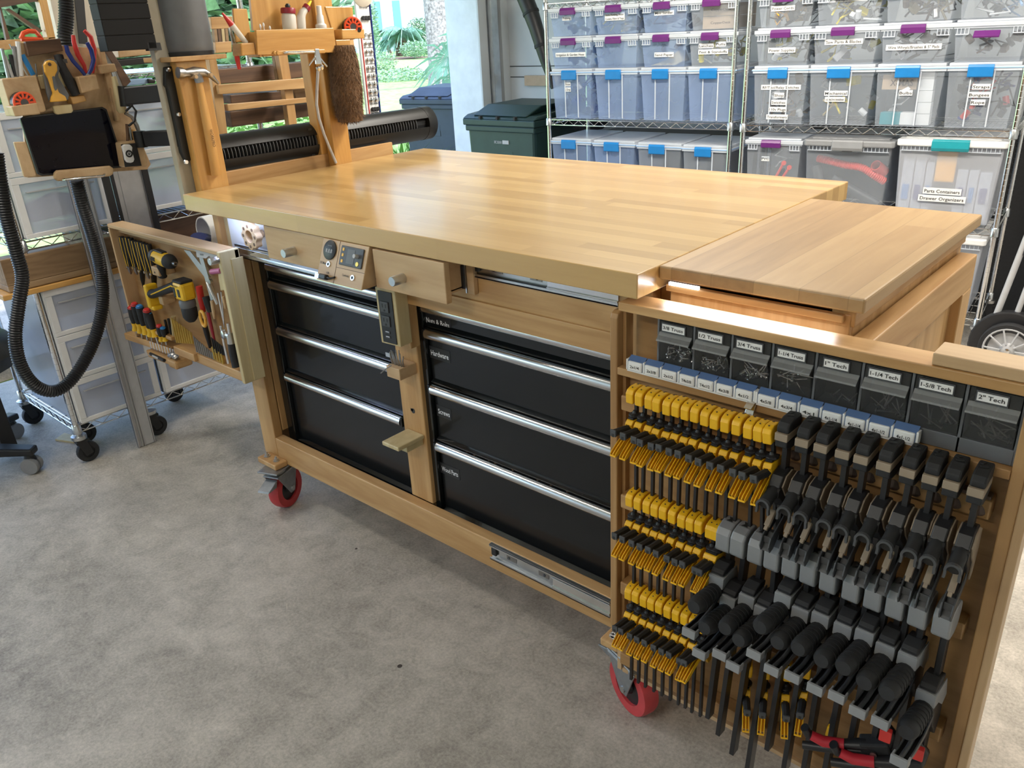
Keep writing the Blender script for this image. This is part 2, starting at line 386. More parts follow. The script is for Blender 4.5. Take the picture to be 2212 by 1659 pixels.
# lettering: font curve turned into a mesh
_tc = {}
def txt(s, h, org, right=(1,0,0), up=(0,0,1), width=None, center=False, bold=0):
    if s not in _tc:
        cu = bpy.data.curves.new('t', 'FONT'); cu.body = s; cu.size = 1; cu.offset = .012; cu.resolution_u = 2
        ob = bpy.data.objects.new('t', cu); COL.objects.link(ob)
        dg = bpy.context.evaluated_depsgraph_get(); me = bpy.data.meshes.new_from_object(ob.evaluated_get(dg))
        _tc[s] = ([v.co.copy() for v in me.vertices], [list(p.vertices) for p in me.polygons])
        bpy.data.objects.remove(ob); bpy.data.meshes.remove(me); bpy.data.curves.remove(cu)
    vs, fs = _tc[s]
    x0 = min(v.x for v in vs); x1 = max(v.x for v in vs); r = Vector(right).normalized(); u = Vector(up).normalized(); n = r.cross(u); org = Vector(org)
    k = h*1.0; kx = (width/(x1-x0)) if width else k
    if center: org = org - r*(x1-x0)*kx/2 - u*h*.35
    b = B(); b.add([org + r*(v.x-x0)*kx + u*v.y*k + n*.0004 for v in vs], fs); return b
for _s in ['Nuts & Bolts', 'Hardware', 'Screws', 'Wood Parts', 'Hinges', '3/8 Truss', '1/2 Truss', '3/4 Truss', '1-1/4 Truss', '1" Tech', '1-1/4 Tech', '1-5/8 Tech', '2" Tech',
           '2x1/4', '2x3/8', '2x1/2', 'T4x3/8', 'T4x1/2', '4x3/8', '4x1/2', '4x5/8', '4x3/4', '4x1', '4x1-1/4', '4x1-1/2']: txt(_s, 1, (0,0,0))
# ================================================================ SETTING
XW, YW = -2.16, 4.0
S('floor', B().box(XW, -5, -.1, 4.2, YW, 0), 'concrete', kind='structure')
w = B().box(XW-.12, YW, 0, 4.3, YW+.15, 2.75)
S('wall_back', w, 'wall', kind='structure')
S('wall_right', B().box(4.2, -5, 0, 4.35, YW, 2.75), 'wall', kind='structure')
S('wall_left', B().box(-2.50, 3.70, 0, XW, YW+.3, 2.75).box(-2.5, -5, 2.30, XW, 3.70, 2.75), 'stucco', kind='structure')
S('wall_front', B().box(-2.5, -5.12, 0, 4.35, -5, 2.75), 'wall', kind='structure')
S('ceiling', B().box(-2.5, -5, 2.75, 4.35, YW+.2, 2.9), 'ceiling', kind='structure')
# garage door track and jamb trim on the short wall, wall panel grooves
S('trim_1', B().box(XW, 3.70, 0, XW+.015, 3.79, 2.3), 'wall', kind='structure', bevel=.003)
S('trim_2', B().box(XW, 3.92, 0, XW+.05, YW, 2.6), 'wall', kind='structure', bevel=.003)
g = B(); p1 = at(1092, 100, 'y', YW-.001)
for z in (1.285, 1.205): g.box(p1.x+.03, YW-.004, z, 3.9, YW, z+.006)
g.box(p1.x+.03, YW-.004, 1.285, p1.x+.036, YW, 2.6)
S('trim_3', g, 'ink', kind='structure')
S('door_track', B().box(XW+.055, 3.80, .1, XW+.06, 3.87, 2.3).box(XW+.01, 3.80, .1, XW+.055, 3.804, 2.3).box(XW+.045, 3.795, .1, XW+.058, 3.80, 2.3), 'steel',
  'vertical galvanised garage door track beside the grey jamb', 'door track')
for i, ((lx, ly), pw) in enumerate(LAMPS):
    T('ceiling_light', ['white ceiling light over the back of the workbench', 'white ceiling light near the shelving', 'white ceiling light behind the clamp cabinet side', 'white ceiling light over the left side of the garage'][i], 'light',
      [P('housing', B().box(lx-.64, ly-.15, 2.68, lx+.64, ly+.15, 2.75), 'white', bevel=.01), P('diffuser', B().box(lx-.6, ly-.12, 2.655, lx+.6, ly+.12, 2.68), 'ledwarm')])
# ================================================================ WORKBENCH
ZT, TW, TD, TT = 1.158, 1.716, 1.055, .050
S('worktop', B().box(0, 0, ZT-TT, TW, TD, ZT), 'butcher', 'thick maple butcher-block worktop of the workbench, glossy and honey coloured', 'worktop', bevel=.0025)
S('side_worktop', B().box(TW+.001, .074, ZT-.027, 2.113, .797, ZT), 'walnut', 'brown grained side leaf butted against the right end of the worktop', 'worktop', bevel=.004)
RY, RB, RT = .094, .182, .276
fr = []
def post(x0, y0, x1, y1, z0, z1, m='pinez'): fr.append(P('post', box(x0, y0, z0, x1, y1, z1), m, bevel=.003))
post(.030, RY, .117, .128, .192, .945); post(.030, .131, .117, .20, .29, .945); post(-.028, .100, .006, .135, .95, ZT-TT-.002); post(.030, .95, .117, .985, .192, ZT-TT); post(1.60, .95, 1.69, .985, .192, ZT-TT)
post(.812, .130, .907, .165, RT, .935, 'pinez'); post(1.60, RY, 1.69, .130, .192, ZT-TT)
fr += [P('bottom_rail', box(.117, RY, RB, 1.60, .130, RT), 'pine', bevel=.003), P('bottom_rail', box(.117, .95, RB, 1.60, .985, RT), 'pine', bevel=.003),
       P('side_rail', box(.03, .130, RB, .07, .95, RT), 'piney', bevel=.003), P('side_rail', box(1.65, .130, RB, 1.69, .95, RT), 'piney', bevel=.003),
       P('side_panel', box(1.69, .13, .25, 1.712, .95, ZT-TT), 'piney'),
       P('apron', box(.912, .100, .932, 1.60, .118, ZT-TT-.001), 'pine', bevel=.002), P('apron', box(.912, .094, .932, 1.60, .100, .985), 'pine', bevel=.002),
       P('base_panel', box(.117, .13, .20, 1.60, .95, .215), 'pine'),
       P('top_frame', box(.04, .135, ZT-TT-.045, 1.69, .97, ZT-TT-.001), 'pine')]
# bay at the left end with the birch board whitened for LED light
fr.append(P('bay_panel', box(.006, .120, .955, .075, .135, ZT-TT-.002), 'palewood', bevel=.001))
fr.append(P('bay_panel', box(.052, .108, .955, .43, .116, ZT-TT-.002), 'litpanel', bevel=.001))
fr.append(P('bay_trim', box(.045, .030, ZT-TT-.008, .45, .09, ZT-TT-.001), 'pine'))
fr.append(P('led_strip', B().box(.09, .042, ZT-TT-.012, .39, .05, ZT-TT-.008), 'led'))
def slide(x0, x1, y, z0, z1, x2=None):
    b = B().box(x0, y, z0, x1, y+.002, z1); h = z1-z0
    for z in (z0, z1-.004): b.box(x0, y-.010, z, x1, y, z+.004)
    b.box(x0, y-.010, z0, x1, y-.0088, z0+.009); b.box(x0, y-.010, z1-.009, x1, y-.0088, z1)
    subs = []
    n = B(); xm = x0+(x1-x0)*.55 if x2 is None else x2
    n.box(xm, y-.008, z0+.010, x1, y-.0065, z1-.010).box(xm, y-.012, z0+.010, x1, y-.0065, z0+.013).box(xm, y-.012, z1-.013, x1, y-.0065, z1-.010)
    subs.append(P('inner_rail', n, 'chrome', bevel=.0006))
    subs.append(P('end_stop', B().box(x0+.004, y-.008, z0+h*.3, x0+.022, y-.001, z0+h*.75), 'black', bevel=.002))
    for fx in (.14, .42, .68): subs.append(P('slot_plate', box(x0+(x1-x0)*fx, y-.0014, z0+h*.38, x0+(x1-x0)*fx+.035, y-.0008, z0+h*.66), 'tip'))
    for fx in (.16, .47, .72):
        subs.append(P('screw', B().lathe([(.0045, 0), (.004, .002), (0.0001, .003)], (x0+(x1-x0)*fx, y-.001, z0+h*.52), (0,-1,0), 10), 'darkgrey', smooth=True))
    return P('drawer_slide', b, 'steel', subs=subs, bevel=.0006)
fr += [slide(1.182, 1.592, .0935, .222, .274), slide(.11, .75, .0935, .950, .994, .12), slide(1.184, 1.61, .0995, 1.048, 1.096)]
# caster boards and casters
def caster(x, y, top, ang, R, brake=True):
    m = Matrix.Translation((x, y, 0)) @ Matrix.Rotation(ang, 4, 'Z')
    def X(b): b.v = [m @ v for v in b.v]; return b
    ox = .035
    wheel = X(B().lathe([(R*.62, -.021), (R*.96, -.021), (R, -.012), (R, .012), (R*.96, .021), (R*.62, .021)], (ox, 0, R), (0,1,0), 36, open=True))
    core = X(B().lathe([(.012, -.024), (R*.20, -.024), (R*.24, -.016), (R*.62, -.013), (R*.66, -.019), (R*.66, .019), (R*.62, .013), (R*.24, .016), (R*.20, .024), (.012, .024)], (ox, 0, R), (0,1,0), 30))
    fk = B()
    for s in (-1, 1): fk.prism([(ox-.012, s*.029, R-.016), (ox+.012, s*.029, R-.016), (ox+.045, s*.029, top-.028), (-.034, s*.029, top-.028)], (0, s*.004, 0))
    fk.box(-.036, -.033, top-.030, ox+.04, .033, top-.024).lathe([(.030, 0), (.036, .01), (.036, .018)], (0, 0, top-.024)).box(-.05, -.042, top-.006, .05, .042, top)
    subs = []
    parts = [P('fork', X(fk), 'galv', bevel=.002), P('wheel', wheel, 'wheelred', smooth=True, subs=[P('wheel_core', core, 'black', smooth=True)]),
             P('axle_bolt', X(B().cyl((ox, -.037, R), (ox, .037, R), .009, n=10)), 'steel')]
    if brake: parts.append(P('brake_pedal', X(B().prism([(-.03, -.024, top-.035), (-.085, -.024, top-.055), (-.090, -.024, top-.06), (-.04, -.024, top-.062)], (0, .048, 0))), 'galv', bevel=.002))
    return parts
def plate(x0, y0, x1, y1): return P('caster_board', box(x0, y0, RB-.002, x1, y1, RB+.020), 'piney', bevel=.004, subs=[P('bolt', B().lathe([(.012, 0), (.012, .003), (.008, .003), (.008, .010), (.004, .010), (.004, .018)], (bx, by, RB+.020), n=8), 'steel') for bx, by in ((x0+.028, y0+.025), (x1-.028, y0+.025))])
fr += [plate(.058, .042, .172, RY), plate(1.60, .030, 1.652, RY)]
T('workbench_frame', 'pine frame of the mobile workbench with posts, rails and slides under the worktop', 'workbench', fr, loc=(.86, .5, RB))
T('bench_caster', 'red wheeled swivel caster under the left front corner of the workbench', 'caster', caster(.140, .060, RB-.002, math.radians(111), .077))
T('bench_caster', 'red wheeled swivel caster below the clamp cabinet at the right front corner', 'caster', caster(1.648, .072, RB-.002, math.radians(-20), .077))
T('bench_caster', 'red wheeled caster at the back left of the workbench', 'caster', caster(.12, .93, RB-.002, .4, .077, False))
T('bench_caster', 'red wheeled caster at the back right of the workbench', 'caster', caster(1.6, .93, RB-.002, 2.4, .077, False))
# hand wheel in the bay
hw = B(); kx, ky, kz = .255, .105, 1.040
prof = []
n = 64
def gear(r, y, ph=0):
    return [(kx+math.cos(2*PI*i/n)*(r+.0035*math.cos(8*2*PI*i/n)), y, kz+math.sin(2*PI*i/n)*(r+.0035*math.cos(8*2*PI*i/n))) for i in range(n)]
o1 = gear(.040, ky-.048); o2 = gear(.040, ky-.026)
i1 = [(kx+math.cos(2*PI*i/n)*.020, ky-.048, kz+math.sin(2*PI*i/n)*.020) for i in range(n)]; i2 = [(p[0], ky-.026, p[2]) for p in i1]
hw.add(o1+o2+i1+i2, [f for i in range(n) for j in [(i+1) % n] for f in ((i, j, n+j, n+i), (2*n+j, 2*n+i, 3*n+i, 3*n+j), (j, i, 2*n+i, 2*n+j), (n+i, n+j, 3*n+j, 3*n+i))])
holes = B()
for k in range(8):
    a = 2*PI*k/8; holes.lathe([(.0055, 0), (.0055, .0006)], (kx+math.cos(a)*.032, ky-.0478, kz+math.sin(a)*.032), (0,-1,0), 12)
T('lobed_knob', 'pale wooden hand wheel with a ring of eight finger holes in the lit bay', 'knob', [P('wheel', hw, 'birch'), P('finger_hole', holes, 'darkwood'), P('shaft', B().cyl((kx, ky, kz), (kx, ky-.03, kz), .012, n=16), 'birch')])
# two small wooden drawers under the top
def wdrawer(x0, x1, z0, z1, y, label, depth=.28, box_x=None):
    bx = B(); t = .012
    bx.box(x0+.03, y+.018, z0+.015, x0+.03+t, y+depth, z1-.012).box(x1-.03-t, y+.018, z0+.015, x1-.03, y+depth, z1-.012).box(x0+.03, y+depth-t, z0+.015, x1-.03, y+depth, z1-.012).box(x0+.03, y+.018, z0+.01, x1-.03, y+depth, z0+.018)
    cx, cz = (x0+x1)/2-.02, (z0+z1)/2-.008
    T('wooden_drawer', label, 'drawer', [P('front', box(x0, y, z0, x1, y+.018, z1), 'birch', bevel=.002), P('drawer_box', bx, 'birch'),
      P('knob', B().lathe([(.0125, 0), (.0125, .036), (.0115, .038), (0.0001, .038)], (cx, y, cz), (0,-1,0), 24), 'steel', smooth=True, label='brushed aluminium cylinder knob')])
wdrawer(.432, .752, 1.009, 1.106, .006, 'birch drawer with metal knob left of the control box', .11)
wdrawer(.930, 1.187, 1.003, 1.104, -.002, 'birch drawer with metal knob right of the control box, standing slightly open', .095)
T('latch_block', 'small black catch in the gap beside the open birch drawer', 'latch', [P('block', box(1.172, .085, 1.005, 1.195, .098, 1.095), 'birch'), P('catch', box(1.150, .080, 1.015, 1.166, .094, 1.075), 'black', bevel=.003), P('plate', box(1.166, .084, 1.005, 1.170, .097, 1.085), 'steel')])
# control box
q = [at(u, v, 'y', yy) for u, v, yy in ((700, 516, 0), (797, 533, 0), (782, 626, -.040), (692, 607, -.040))]
zt = ZT-TT-.001; zb = (q[2].z+q[3].z)/2; xl, xr = .728, .918
ya, yb = .0, -.042
side = [(xl, ya, zt), (xl, yb, zb), (xl, .085, zb), (xl, .085, zt)]
cbx = B().prism(side, (xr-xl, 0, 0))
rt3 = Vector((1, 0, 0)); dn = (Vector((0, yb, zb))-Vector((0, ya, zt))); H = dn.length; dn.normalize(); nrm = rt3.cross(-dn)
O = Vector((xl, ya, zt)); Wc = xr-xl
def F(a, b, h=0): return O + rt3*a*Wc + dn*b*H + nrm*h
def rect(a0, b0, a1, b1, t, h=0): return B().prism([F(a0, b0, h), F(a1, b0, h), F(a1, b1, h), F(a0, b1, h)], nrm*t)
gro = rect(.385, 0, .39, 1, .0006).merge(rect(.39, .60, 1, .61, .0006))
def disc(a, b, r, t, h=0, nn=28): return B().lathe([(r, 0), (r, t*.8), (r*.95, t)], F(a, b, h), nrm, nn)
jack = lambda a, b: P('jack', disc(a, b, .0075, .003).merge(B()), 'chrome', smooth=True, subs=[P('socket_hole', disc(a, b, .0042, .0034), 'ink')])
disp = [P('housing', cbx, 'birch', bevel=.002), P('seam', gro, 'darkwood'),
  P('volt_gauge', disc(.20, .25, .026, .004), 'black', smooth=True, subs=[P('digits', txt('8.8.8', .014, F(.20, .27, .0042), rt3, -dn, center=True), 'lightgrey'), P('lettering', txt('VOLTAGE', .004, F(.20, .15, .0042), rt3, -dn, center=True), 'grey')]),
  P('power_display', rect(.45, .08, .93, .53, .004), 'darkgrey', bevel=.003, subs=[P('lcd', rect(.60, .14, .76, .47, .0006, .004), 'frame'), P('buttons', rect(.49, .13, .53, .20, .0008, .004).merge(rect(.49, .26, .53, .33, .0008, .004)).merge(rect(.49, .40, .53, .47, .0008, .004)), 'yellow'),
      P('dial', disc(.82, .27, .0055, .012, .004), 'lightgrey', smooth=True), P('power_button', disc(.84, .44, .006, .0012, .004), 'brass')]),
  jack(.22, .58), P('lettering', txt('DC Meter', .009, F(.03, .60, .0006), rt3, -dn, width=.026), 'ink'), jack(.78, .76), P('lettering', txt('Continuity', .008, F(.55, .77, .0006), rt3, -dn, width=.028), 'ink'),
  P('lettering', txt('USB', .007, F(.20, .80, .0006), rt3, -dn), 'ink'),
  P('usb_plug', B().ob(F(.20, .89, .008), (.030, .014, .013), Matrix((rt3, -dn, nrm)).transposed()), 'black', bevel=.003, subs=[P('cable', B().tube([F(.28, .89, .008), F(.36, .89, .009), F(.40, .86, .004), F(.40, .84, 0)], .0028), 'black', smooth=True), P('connector', B().ob(F(.07, .90, .008), (.018, .011, .006), Matrix((rt3, -dn, nrm)).transposed()), 'steel')])]
sb = B()
for yy, zz in ((.03, zt-.03), (.02, zt-.045), (.01, zt-.085)): sb.lathe([(.003, 0), (.003, .0005)], (xr, yy, zz), (1,0,0), 8)
disp.append(P('screw_hole', sb, 'ink'))
T('control_box', 'sloping birch control box with round volt gauge and square display under the worktop', 'control box', disp)
# outlet box on the centre post, turned outwards
a_ = -.20
o0 = Vector((.862, .045, .822)); mr = Matrix.Translation(o0) @ Matrix.Rotation(math.radians(4), 4, 'Z')
def XO(b): b.v = [mr @ v for v in b.v]; return b
bw, bd, bh = .074, .046, .160
ot = [P('housing', XO(B().box(0, 0, 0, bw, bd, bh)), 'palewood', bevel=.003), P('back_block', box(.880, .095, .80, .925, .130, .965), 'pinez', bevel=.002),
      P('face_plate', XO(B().box(.011, -.003, .006, bw-.011, 0, bh-.008)), 'black', bevel=.001)]
rc = []
for z in (.096, .056):
    e = B()
    for x in (.026, .038): e.box(x, -.0066, z+.012, x+.002, -.006, z+.022)
    e.lathe([(.003, 0), (.003, .0006)], (.033, -.006, z+.004), (0,-1,0), 10); XO(e)
    rc.append(P('outlet', XO(B().box(.018, -.006, z-.002, .048, -.003, z+.028)), 'darkgrey', bevel=.002, subs=[P('outlet_slots', e, 'ink')]))
for z in (.020, .034): rc.append(P('usb_port', XO(B().box(.024, -.0045, z, .042, -.003, z+.008)), 'darkgrey', subs=[P('contact', XO(B().box(.027, -.0052, z+.004, .040, -.0045, z+.006)), 'chrome')]))
ot += rc
T('outlet_box', 'small wooden box with black outlets at the top of the centre post', 'outlet', ot)
S('metal_clip', B().box(.895, .062, .982, .918, .075, .986).box(.900, .075, .982, .915, .078, .998), 'steel', 'little steel clip on top of the wooden outlet box', 'clip', bevel=.001)
# drill bit holder on centre post
h = B().box(.842, .066, .708, .898, .130, .742)
T('bit_holder', 'small wooden bit holder block fixed half way up the centre post', 'holder', [P('block', h, 'birch', bevel=.002)])
for i in range(11):
    x = .850+.0042*i; r = random.uniform(-.012, .012)
    b = B().tube([(x, .085+.003*(i % 3), .738), (x+r*.5, .082, .762), (x+r, .082, .782+random.uniform(-.006, .012))], [.0022, .0022, .0015], 6)
    S('drill_bit', b, 'tip', 'thin dark drill bit standing in the holder on the centre post', 'drill bit', 'drill bits on the centre post')
T('key_ring_tool', 'bent wire and key leaning over the front of the drill bit holder', 'wire', [P('wire', B().tube([(.87, .064, .75), (.85, .055, .735), (.835, .05, .722)], .0015, 6), 'tip'), P('key', B().ob((.852, .07, .775), (.018, .002, .012)), 'steel')])
# cantilever wooden peg
T('shelf_peg', 'pale wooden peg shelf sticking out low on the centre post', 'peg', [P('tray', B().box(.828, .028, .500, .900, .130, .513), 'palewood', bevel=.003), P('bracket', B().box(.858, .065, .478, .893, .130, .500), 'palewood', bevel=.002)])
S('keyhole_plate', B().lathe([(.008, 0), (.008, .0006)], (.862, .1299, .580), (0,-1,0), 14).box(.852, .1293, .578, .862, .13, .586), 'ink', 'dark keyhole slot in the face of the centre post', 'keyhole')
# ---------------------------------------------------------------- black tool chests
def chest(x0, x1, y, zb, ztop, hand, label, labs, il=.0):
    body = B().box(x0, y+.004, zb, x0+.022+il, y+.55, ztop).box(x1-.022, y+.004, zb, x1, y+.55, ztop).box(x0, y+.50, zb, x1, y+.55, ztop).box(x0, y-.0, zb, x1, y+.5, zb+.018).box(x0, y+.004, ztop-.01, x1, y+.5, ztop)
    body.box(x0+.02, y+.06, zb, x1-.02, y+.07, ztop)
    body.box(x0, y-.003, zb, x1, y+.01, zb+.004)
    parts = [P('body', body, 'blackgloss', bevel=.003)]
    n = len(hand)-1
    for i in range(len(hand)):
        t = hand[i]; b = hand[i+1]+.004 if i < n else zb+.03
        # drawer front: recessed panel below its rounded handle
        f = B().box(x0+.026+il, y+.018, b, x1-.026, y+.03, t-.006)
        lip = B().prism([(x0+.03+il, y+.018, b), (x0+.03+il, y+.008, b-.0), (x0+.03+il, y+.006, b+.005), (x0+.03+il, y+.018, b+.012)], (x1-x0-.06-il, 0, 0))
        hd = B()
        r = .0135
        ring = [(y+.004+r*math.cos(a), t-.014+r*1.15*math.sin(a)) for a in [PI*.42+PI*1.15*k/10 for k in range(11)]]
        hd.prism([(x0+.034+il, yy, zz) for yy, zz in ring], (x1-x0-.068-il, 0, 0))
        shelf = B().box(x0+.034+il, y-.0, t-.003, x1-.034, y+.03, t+.0)
        for xa in (x0+.024+il, x1-.034): shelf.box(xa, y-.006, t-.027, xa+.010, y+.02, t+.001)
        subs = [P('handle', hd, 'brushed', smooth=True, label='brushed steel full width handle'), P('finger_ledge', shelf, 'drawerblack', bevel=.001), P('lower_lip', lip, 'blackgloss')]
        if labs[i]:
            s, lx, lz, lw = labs[i]
            subs.append(P('label', box(lx-.006, y+.0172, lz-.010, lx+lw+.006, y+.018, lz+.026), 'darkgrey' if 0 else 'black', label='clear tape label'))
            subs.append(P('lettering', txt(s, .022, (lx, y+.0170, lz), width=lw), 'whiteink'))
        parts.append(P('drawer', f, 'drawerblack', subs=subs, bevel=.0015))
    return T('tool_chest', label, 'tool chest', parts)
chest(.1185, .812, .148, RT-.052, .972, [.925, .862, .697, .525], 'black steel tool chest with drawers in the left half of the workbench', [('Hinges', .72, .885, .060), None, None, None], .022)
YR = .140
def LB(px, py, pw, y=YR+.017): a = at(px, py, 'y', y); return a.x+.014, a.z-.001, pw
chest(.905, 1.600, YR, RT-.052, .945, [.925, .848, .678, .494], 'black steel tool chest with four labelled drawers in the right half of the workbench',
      [('Nuts & Bolts', *LB(914, 693, .090)), ('Hardware', *LB(924, 763, .070)), ('Screws', *LB(940, 889, .047)), ('Wood Parts', *LB(948, 1012, .068))])
rub = B()
for i in range(34):
    x = 1.05+random.random()*.5; rub.ob((x, YR+.012+random.random()*.01, .497+random.random()*.004), (.012, .007, .007), Euler((random.random()*3, random.random()*3, random.random()*3)).to_matrix())
S('wood_scraps', rub, 'darkwood', 'spilled brown wood plugs lying on the lip of the lowest right drawer', 'scraps', kind='stuff', bevel=.001)
# ---------------------------------------------------------------- right end below the side leaf
T('end_cabinet', 'pale pine box cabinet under the side leaf at the right end of the workbench', 'cabinet',
  [P('front_panel', box(1.73, .098, .25, 2.085, .112, 1.118), 'pinez', bevel=.002), P('top_rim', box(1.725, .088, 1.104, 2.075, .13, 1.118), 'pine', bevel=.002),
   P('side_panel', box(2.068, .112, .25, 2.085, .78, 1.118), 'pinez', bevel=.002), P('top_rail', box(2.05, .10, 1.095, 2.092, .78, 1.125), 'piney', bevel=.003), P('bottom', box(1.73, .11, .25, 2.07, .78, .27), 'pine'), P('led_strip', B().box(1.735, .082, 1.119, 1.80, .088, 1.125), 'led')])
lf = [P('top_rail', box(2.088, .105, 1.0, 2.125, .76, 1.077), 'piney', bevel=.003), P('stile', box(2.088, .69, .17, 2.125, .76, 1.0), 'pinez', bevel=.003), P('stile', box(2.088, .105, .17, 2.125, .18, 1.0), 'pinez', bevel=.003),
      P('bottom_rail', box(2.088, .18, .17, 2.125, .69, .25), 'piney', bevel=.003), P('panel', box(2.092, .18, .25, 2.104, .69, 1.0), 'pinez')]
T('swing_leg_frame', 'pine frame with recessed panel standing against the end cabinet under the side leaf', 'frame', lf)
# ================================================================ CLAMP CABINET (pulled out to the right)
CX0, CX1, CF = 1.652, 2.396, 0.0
PB0, PB1 = .036, .046
cp = [P('side_panel', B().prism([(CX0, CF, .288), (CX0, CF, 1.060), (CX0, CF+.004, 1.069), (CX0, CF+.014, 1.074), (CX0, .046, 1.074), (CX0, .046, .288)], (.018, 0, 0)), 'cabwoodz', bevel=.003),
  P('side_strip', box(CX0+.018, .02, .288, CX0+.026, .046, 1.074), 'cabwoodz', bevel=.001),
  P('top_board', box(CX0+.020, CF, 1.078, CX1+.016, .062, 1.096), 'pine', bevel=.002),
  P('top_cap', box(2.243, .004, 1.0965, CX1+.018, .062, 1.116), 'birch', bevel=.002),
  P('side_panel', box(CX1-.020, CF+.004, .141, CX1, .046, 1.078), 'cabwoodz', bevel=.002),
  P('outer_strip', box(CX1, CF, .141, CX1+.014, .046, 1.078), 'birchz', bevel=.002),
  P('shelf', box(CX0+.018, CF, .941, CX1-.020, .070, .957), 'cabwood', bevel=.0015),
  P('back_panel', box(CX0+.008, PB0, .141, CX1, PB1, .941), 'cabwood'),
  P('upper_back_panel', box(CX0+.018, .070, .941, CX1, .079, 1.078), 'cabwood'),
  P('bottom_lip', box(CX0+.020, .022, .141, CX1-.02, PB0, .152), 'birch', bevel=.001),
  P('corner_strip', box(CX0+.004, .024, .141, CX0+.016, .046, .288), 'birchz', bevel=.001)]
for z in (.862, .625, .392, .185):
    cp.append(P('hanging_rail', box(CX0+.026, CF+.002, z, CX1-.035, PB0, z+.034), 'cabwood', bevel=.003))
T('clamp_cabinet', 'wide shallow wooden cabinet of clamps pulled out at the right front of the workbench', 'cabinet', cp)
S('keyhole_mark', B().ob((1.722, PB0-.0006, .226), (.022, .001, .022), Matrix.Rotation(PI/4, 3, 'Y')), 'ink', 'black diamond shaped hole low in the clamp cabinet back', 'hole')
# tip-out screw bins: one moulded bay of eight bins
FX0, FX1, FY, FZ0, FZ1 = 1.756, 2.374, .014, .985, 1.0765
W8 = (FX1-FX0)/8; bay = B()
bay.m = 1; bay.box(FX0, FY+.046, .958, FX1, .069, FZ1); bay.m = 0; bay.box(FX0, FY, FZ1-.004, FX1, .069, FZ1).box(FX0, FY, .958, FX1, .069, FZ0-.001)
for i in range(9): bay.box(FX0+W8*i-.0022, FY, .958, FX0+W8*i+.0022, .069, FZ1)
parts = [P('housing', bay, ['frame', 'ink'], bevel=.0008)]
labs = ['3/8 Truss', '1/2 Truss', '3/4 Truss', '1-1/4 Truss', '1" Tech', '1-1/4 Tech', '1-5/8 Tech', '2" Tech']
for i, s in enumerate(labs):
    x0 = FX0+W8*i+.004; x1 = x0+W8-.008; zl = 1.048
    b = B().prism([(x0, FY-.001, zl), (x0, FY-.014, zl-.010), (x0, FY-.012, zl-.013), (x0, FY+.002, FZ0+.001), (x0, FY+.004, FZ0+.001), (x0, FY-.008, zl-.012), (x0, FY+.001, zl)], (x1-x0, 0, 0))
    b.box(x0, FY+.001, FZ0, x0+.0015, FY+.04, zl).box(x1-.0015, FY+.001, FZ0, x1, FY+.04, zl).box(x0, FY+.001, FZ0, x1, FY+.04, FZ0+.0015)
    fl = B().prism([(x0, FY-.001, zl+.001), (x0, FY-.0155, zl-.0125), (x0, FY-.0150, zl-.0140), (x0, FY+.0005, zl-.001)], (x1-x0, 0, 0))
    hd = box(x0, FY-.001, zl, x1, FY+.002, FZ1-.005)
    lx = (x0+x1)/2-.004; lw = min(.046, .0052*len(s)+.002)
    parts.append(P('tilt_bin', b, 'clearfront', subs=[P('bin_header', hd, 'clearfront'), P('flap', fl, 'flap'), P('label_holder', box(lx-lw/2-.003, FY-.0035, zl+.002, lx+lw/2+.003, FY-.001, zl+.021), 'darkgrey', bevel=.0006),
        P('paper_label', box(lx-lw/2-.001, FY-.0042, zl+.005, lx+lw/2+.001, FY-.0035, zl+.0185), 'label'), P('lettering', txt(s, .0095, (lx-lw/2+.001, FY-.0044, zl+.0085), width=lw-.003), 'ink')]))
T('screw_bin_bay', 'grey bay of eight clear tilting screw bins under the clamp cabinet top', 'storage bins', parts)
def screws(x0, x1, y0, y1, z0, z1, n, L, col, thick=.0020):
    heads = B(); r = random.Random(int(x0*1e4)+n)
    for k in range(n):
        c = Vector((r.uniform(x0+L*.4, x1-L*.4), r.uniform(y0, y1), r.uniform(z0, z1))); a = r.uniform(0, PI); t = r.uniform(-.35, .35)
        d = Vector((math.cos(a), t*.5, math.sin(a)*.9)).normalized()
        heads.tube([c-d*L/2, c+d*L/2], [thick, thick*.5], 6); heads.lathe([(.0052, 0), (.0050, .0014), (.002, .0026)], c-d*L/2, -d, 10)
    return heads
cont = [('short truss screws filling the first tilt bin', 34, .010, 'chrome', .55), ('small truss screws in the second tilt bin', 24, .014, 'chrome', .5), ('silver truss screws in the third tilt bin', 24, .019, 'chrome', .6), ('long truss screws in the fourth tilt bin', 11, .029, 'chrome', .6),
        ('few dark tech screws at the bottom of the fifth tilt bin', 5, .018, 'tip', .25), ('dull tech screws in the sixth tilt bin', 9, .028, 'tip', .5), ('dull tech screws in the seventh tilt bin', 7, .036, 'tip', .5), ('long dull tech screws in the eighth tilt bin', 16, .040, 'tip', .6)]
for i, (l, n, L, c, fz) in enumerate(cont):
    x0 = FX0+W8*i+.008; x1 = x0+W8-.016
    S('screws', screws(x0, x1, FY+.010, FY+.03, FZ0+.006, FZ0+.004+.05*fz, n, L, c), c, l, 'screws', kind='stuff', smooth=True)
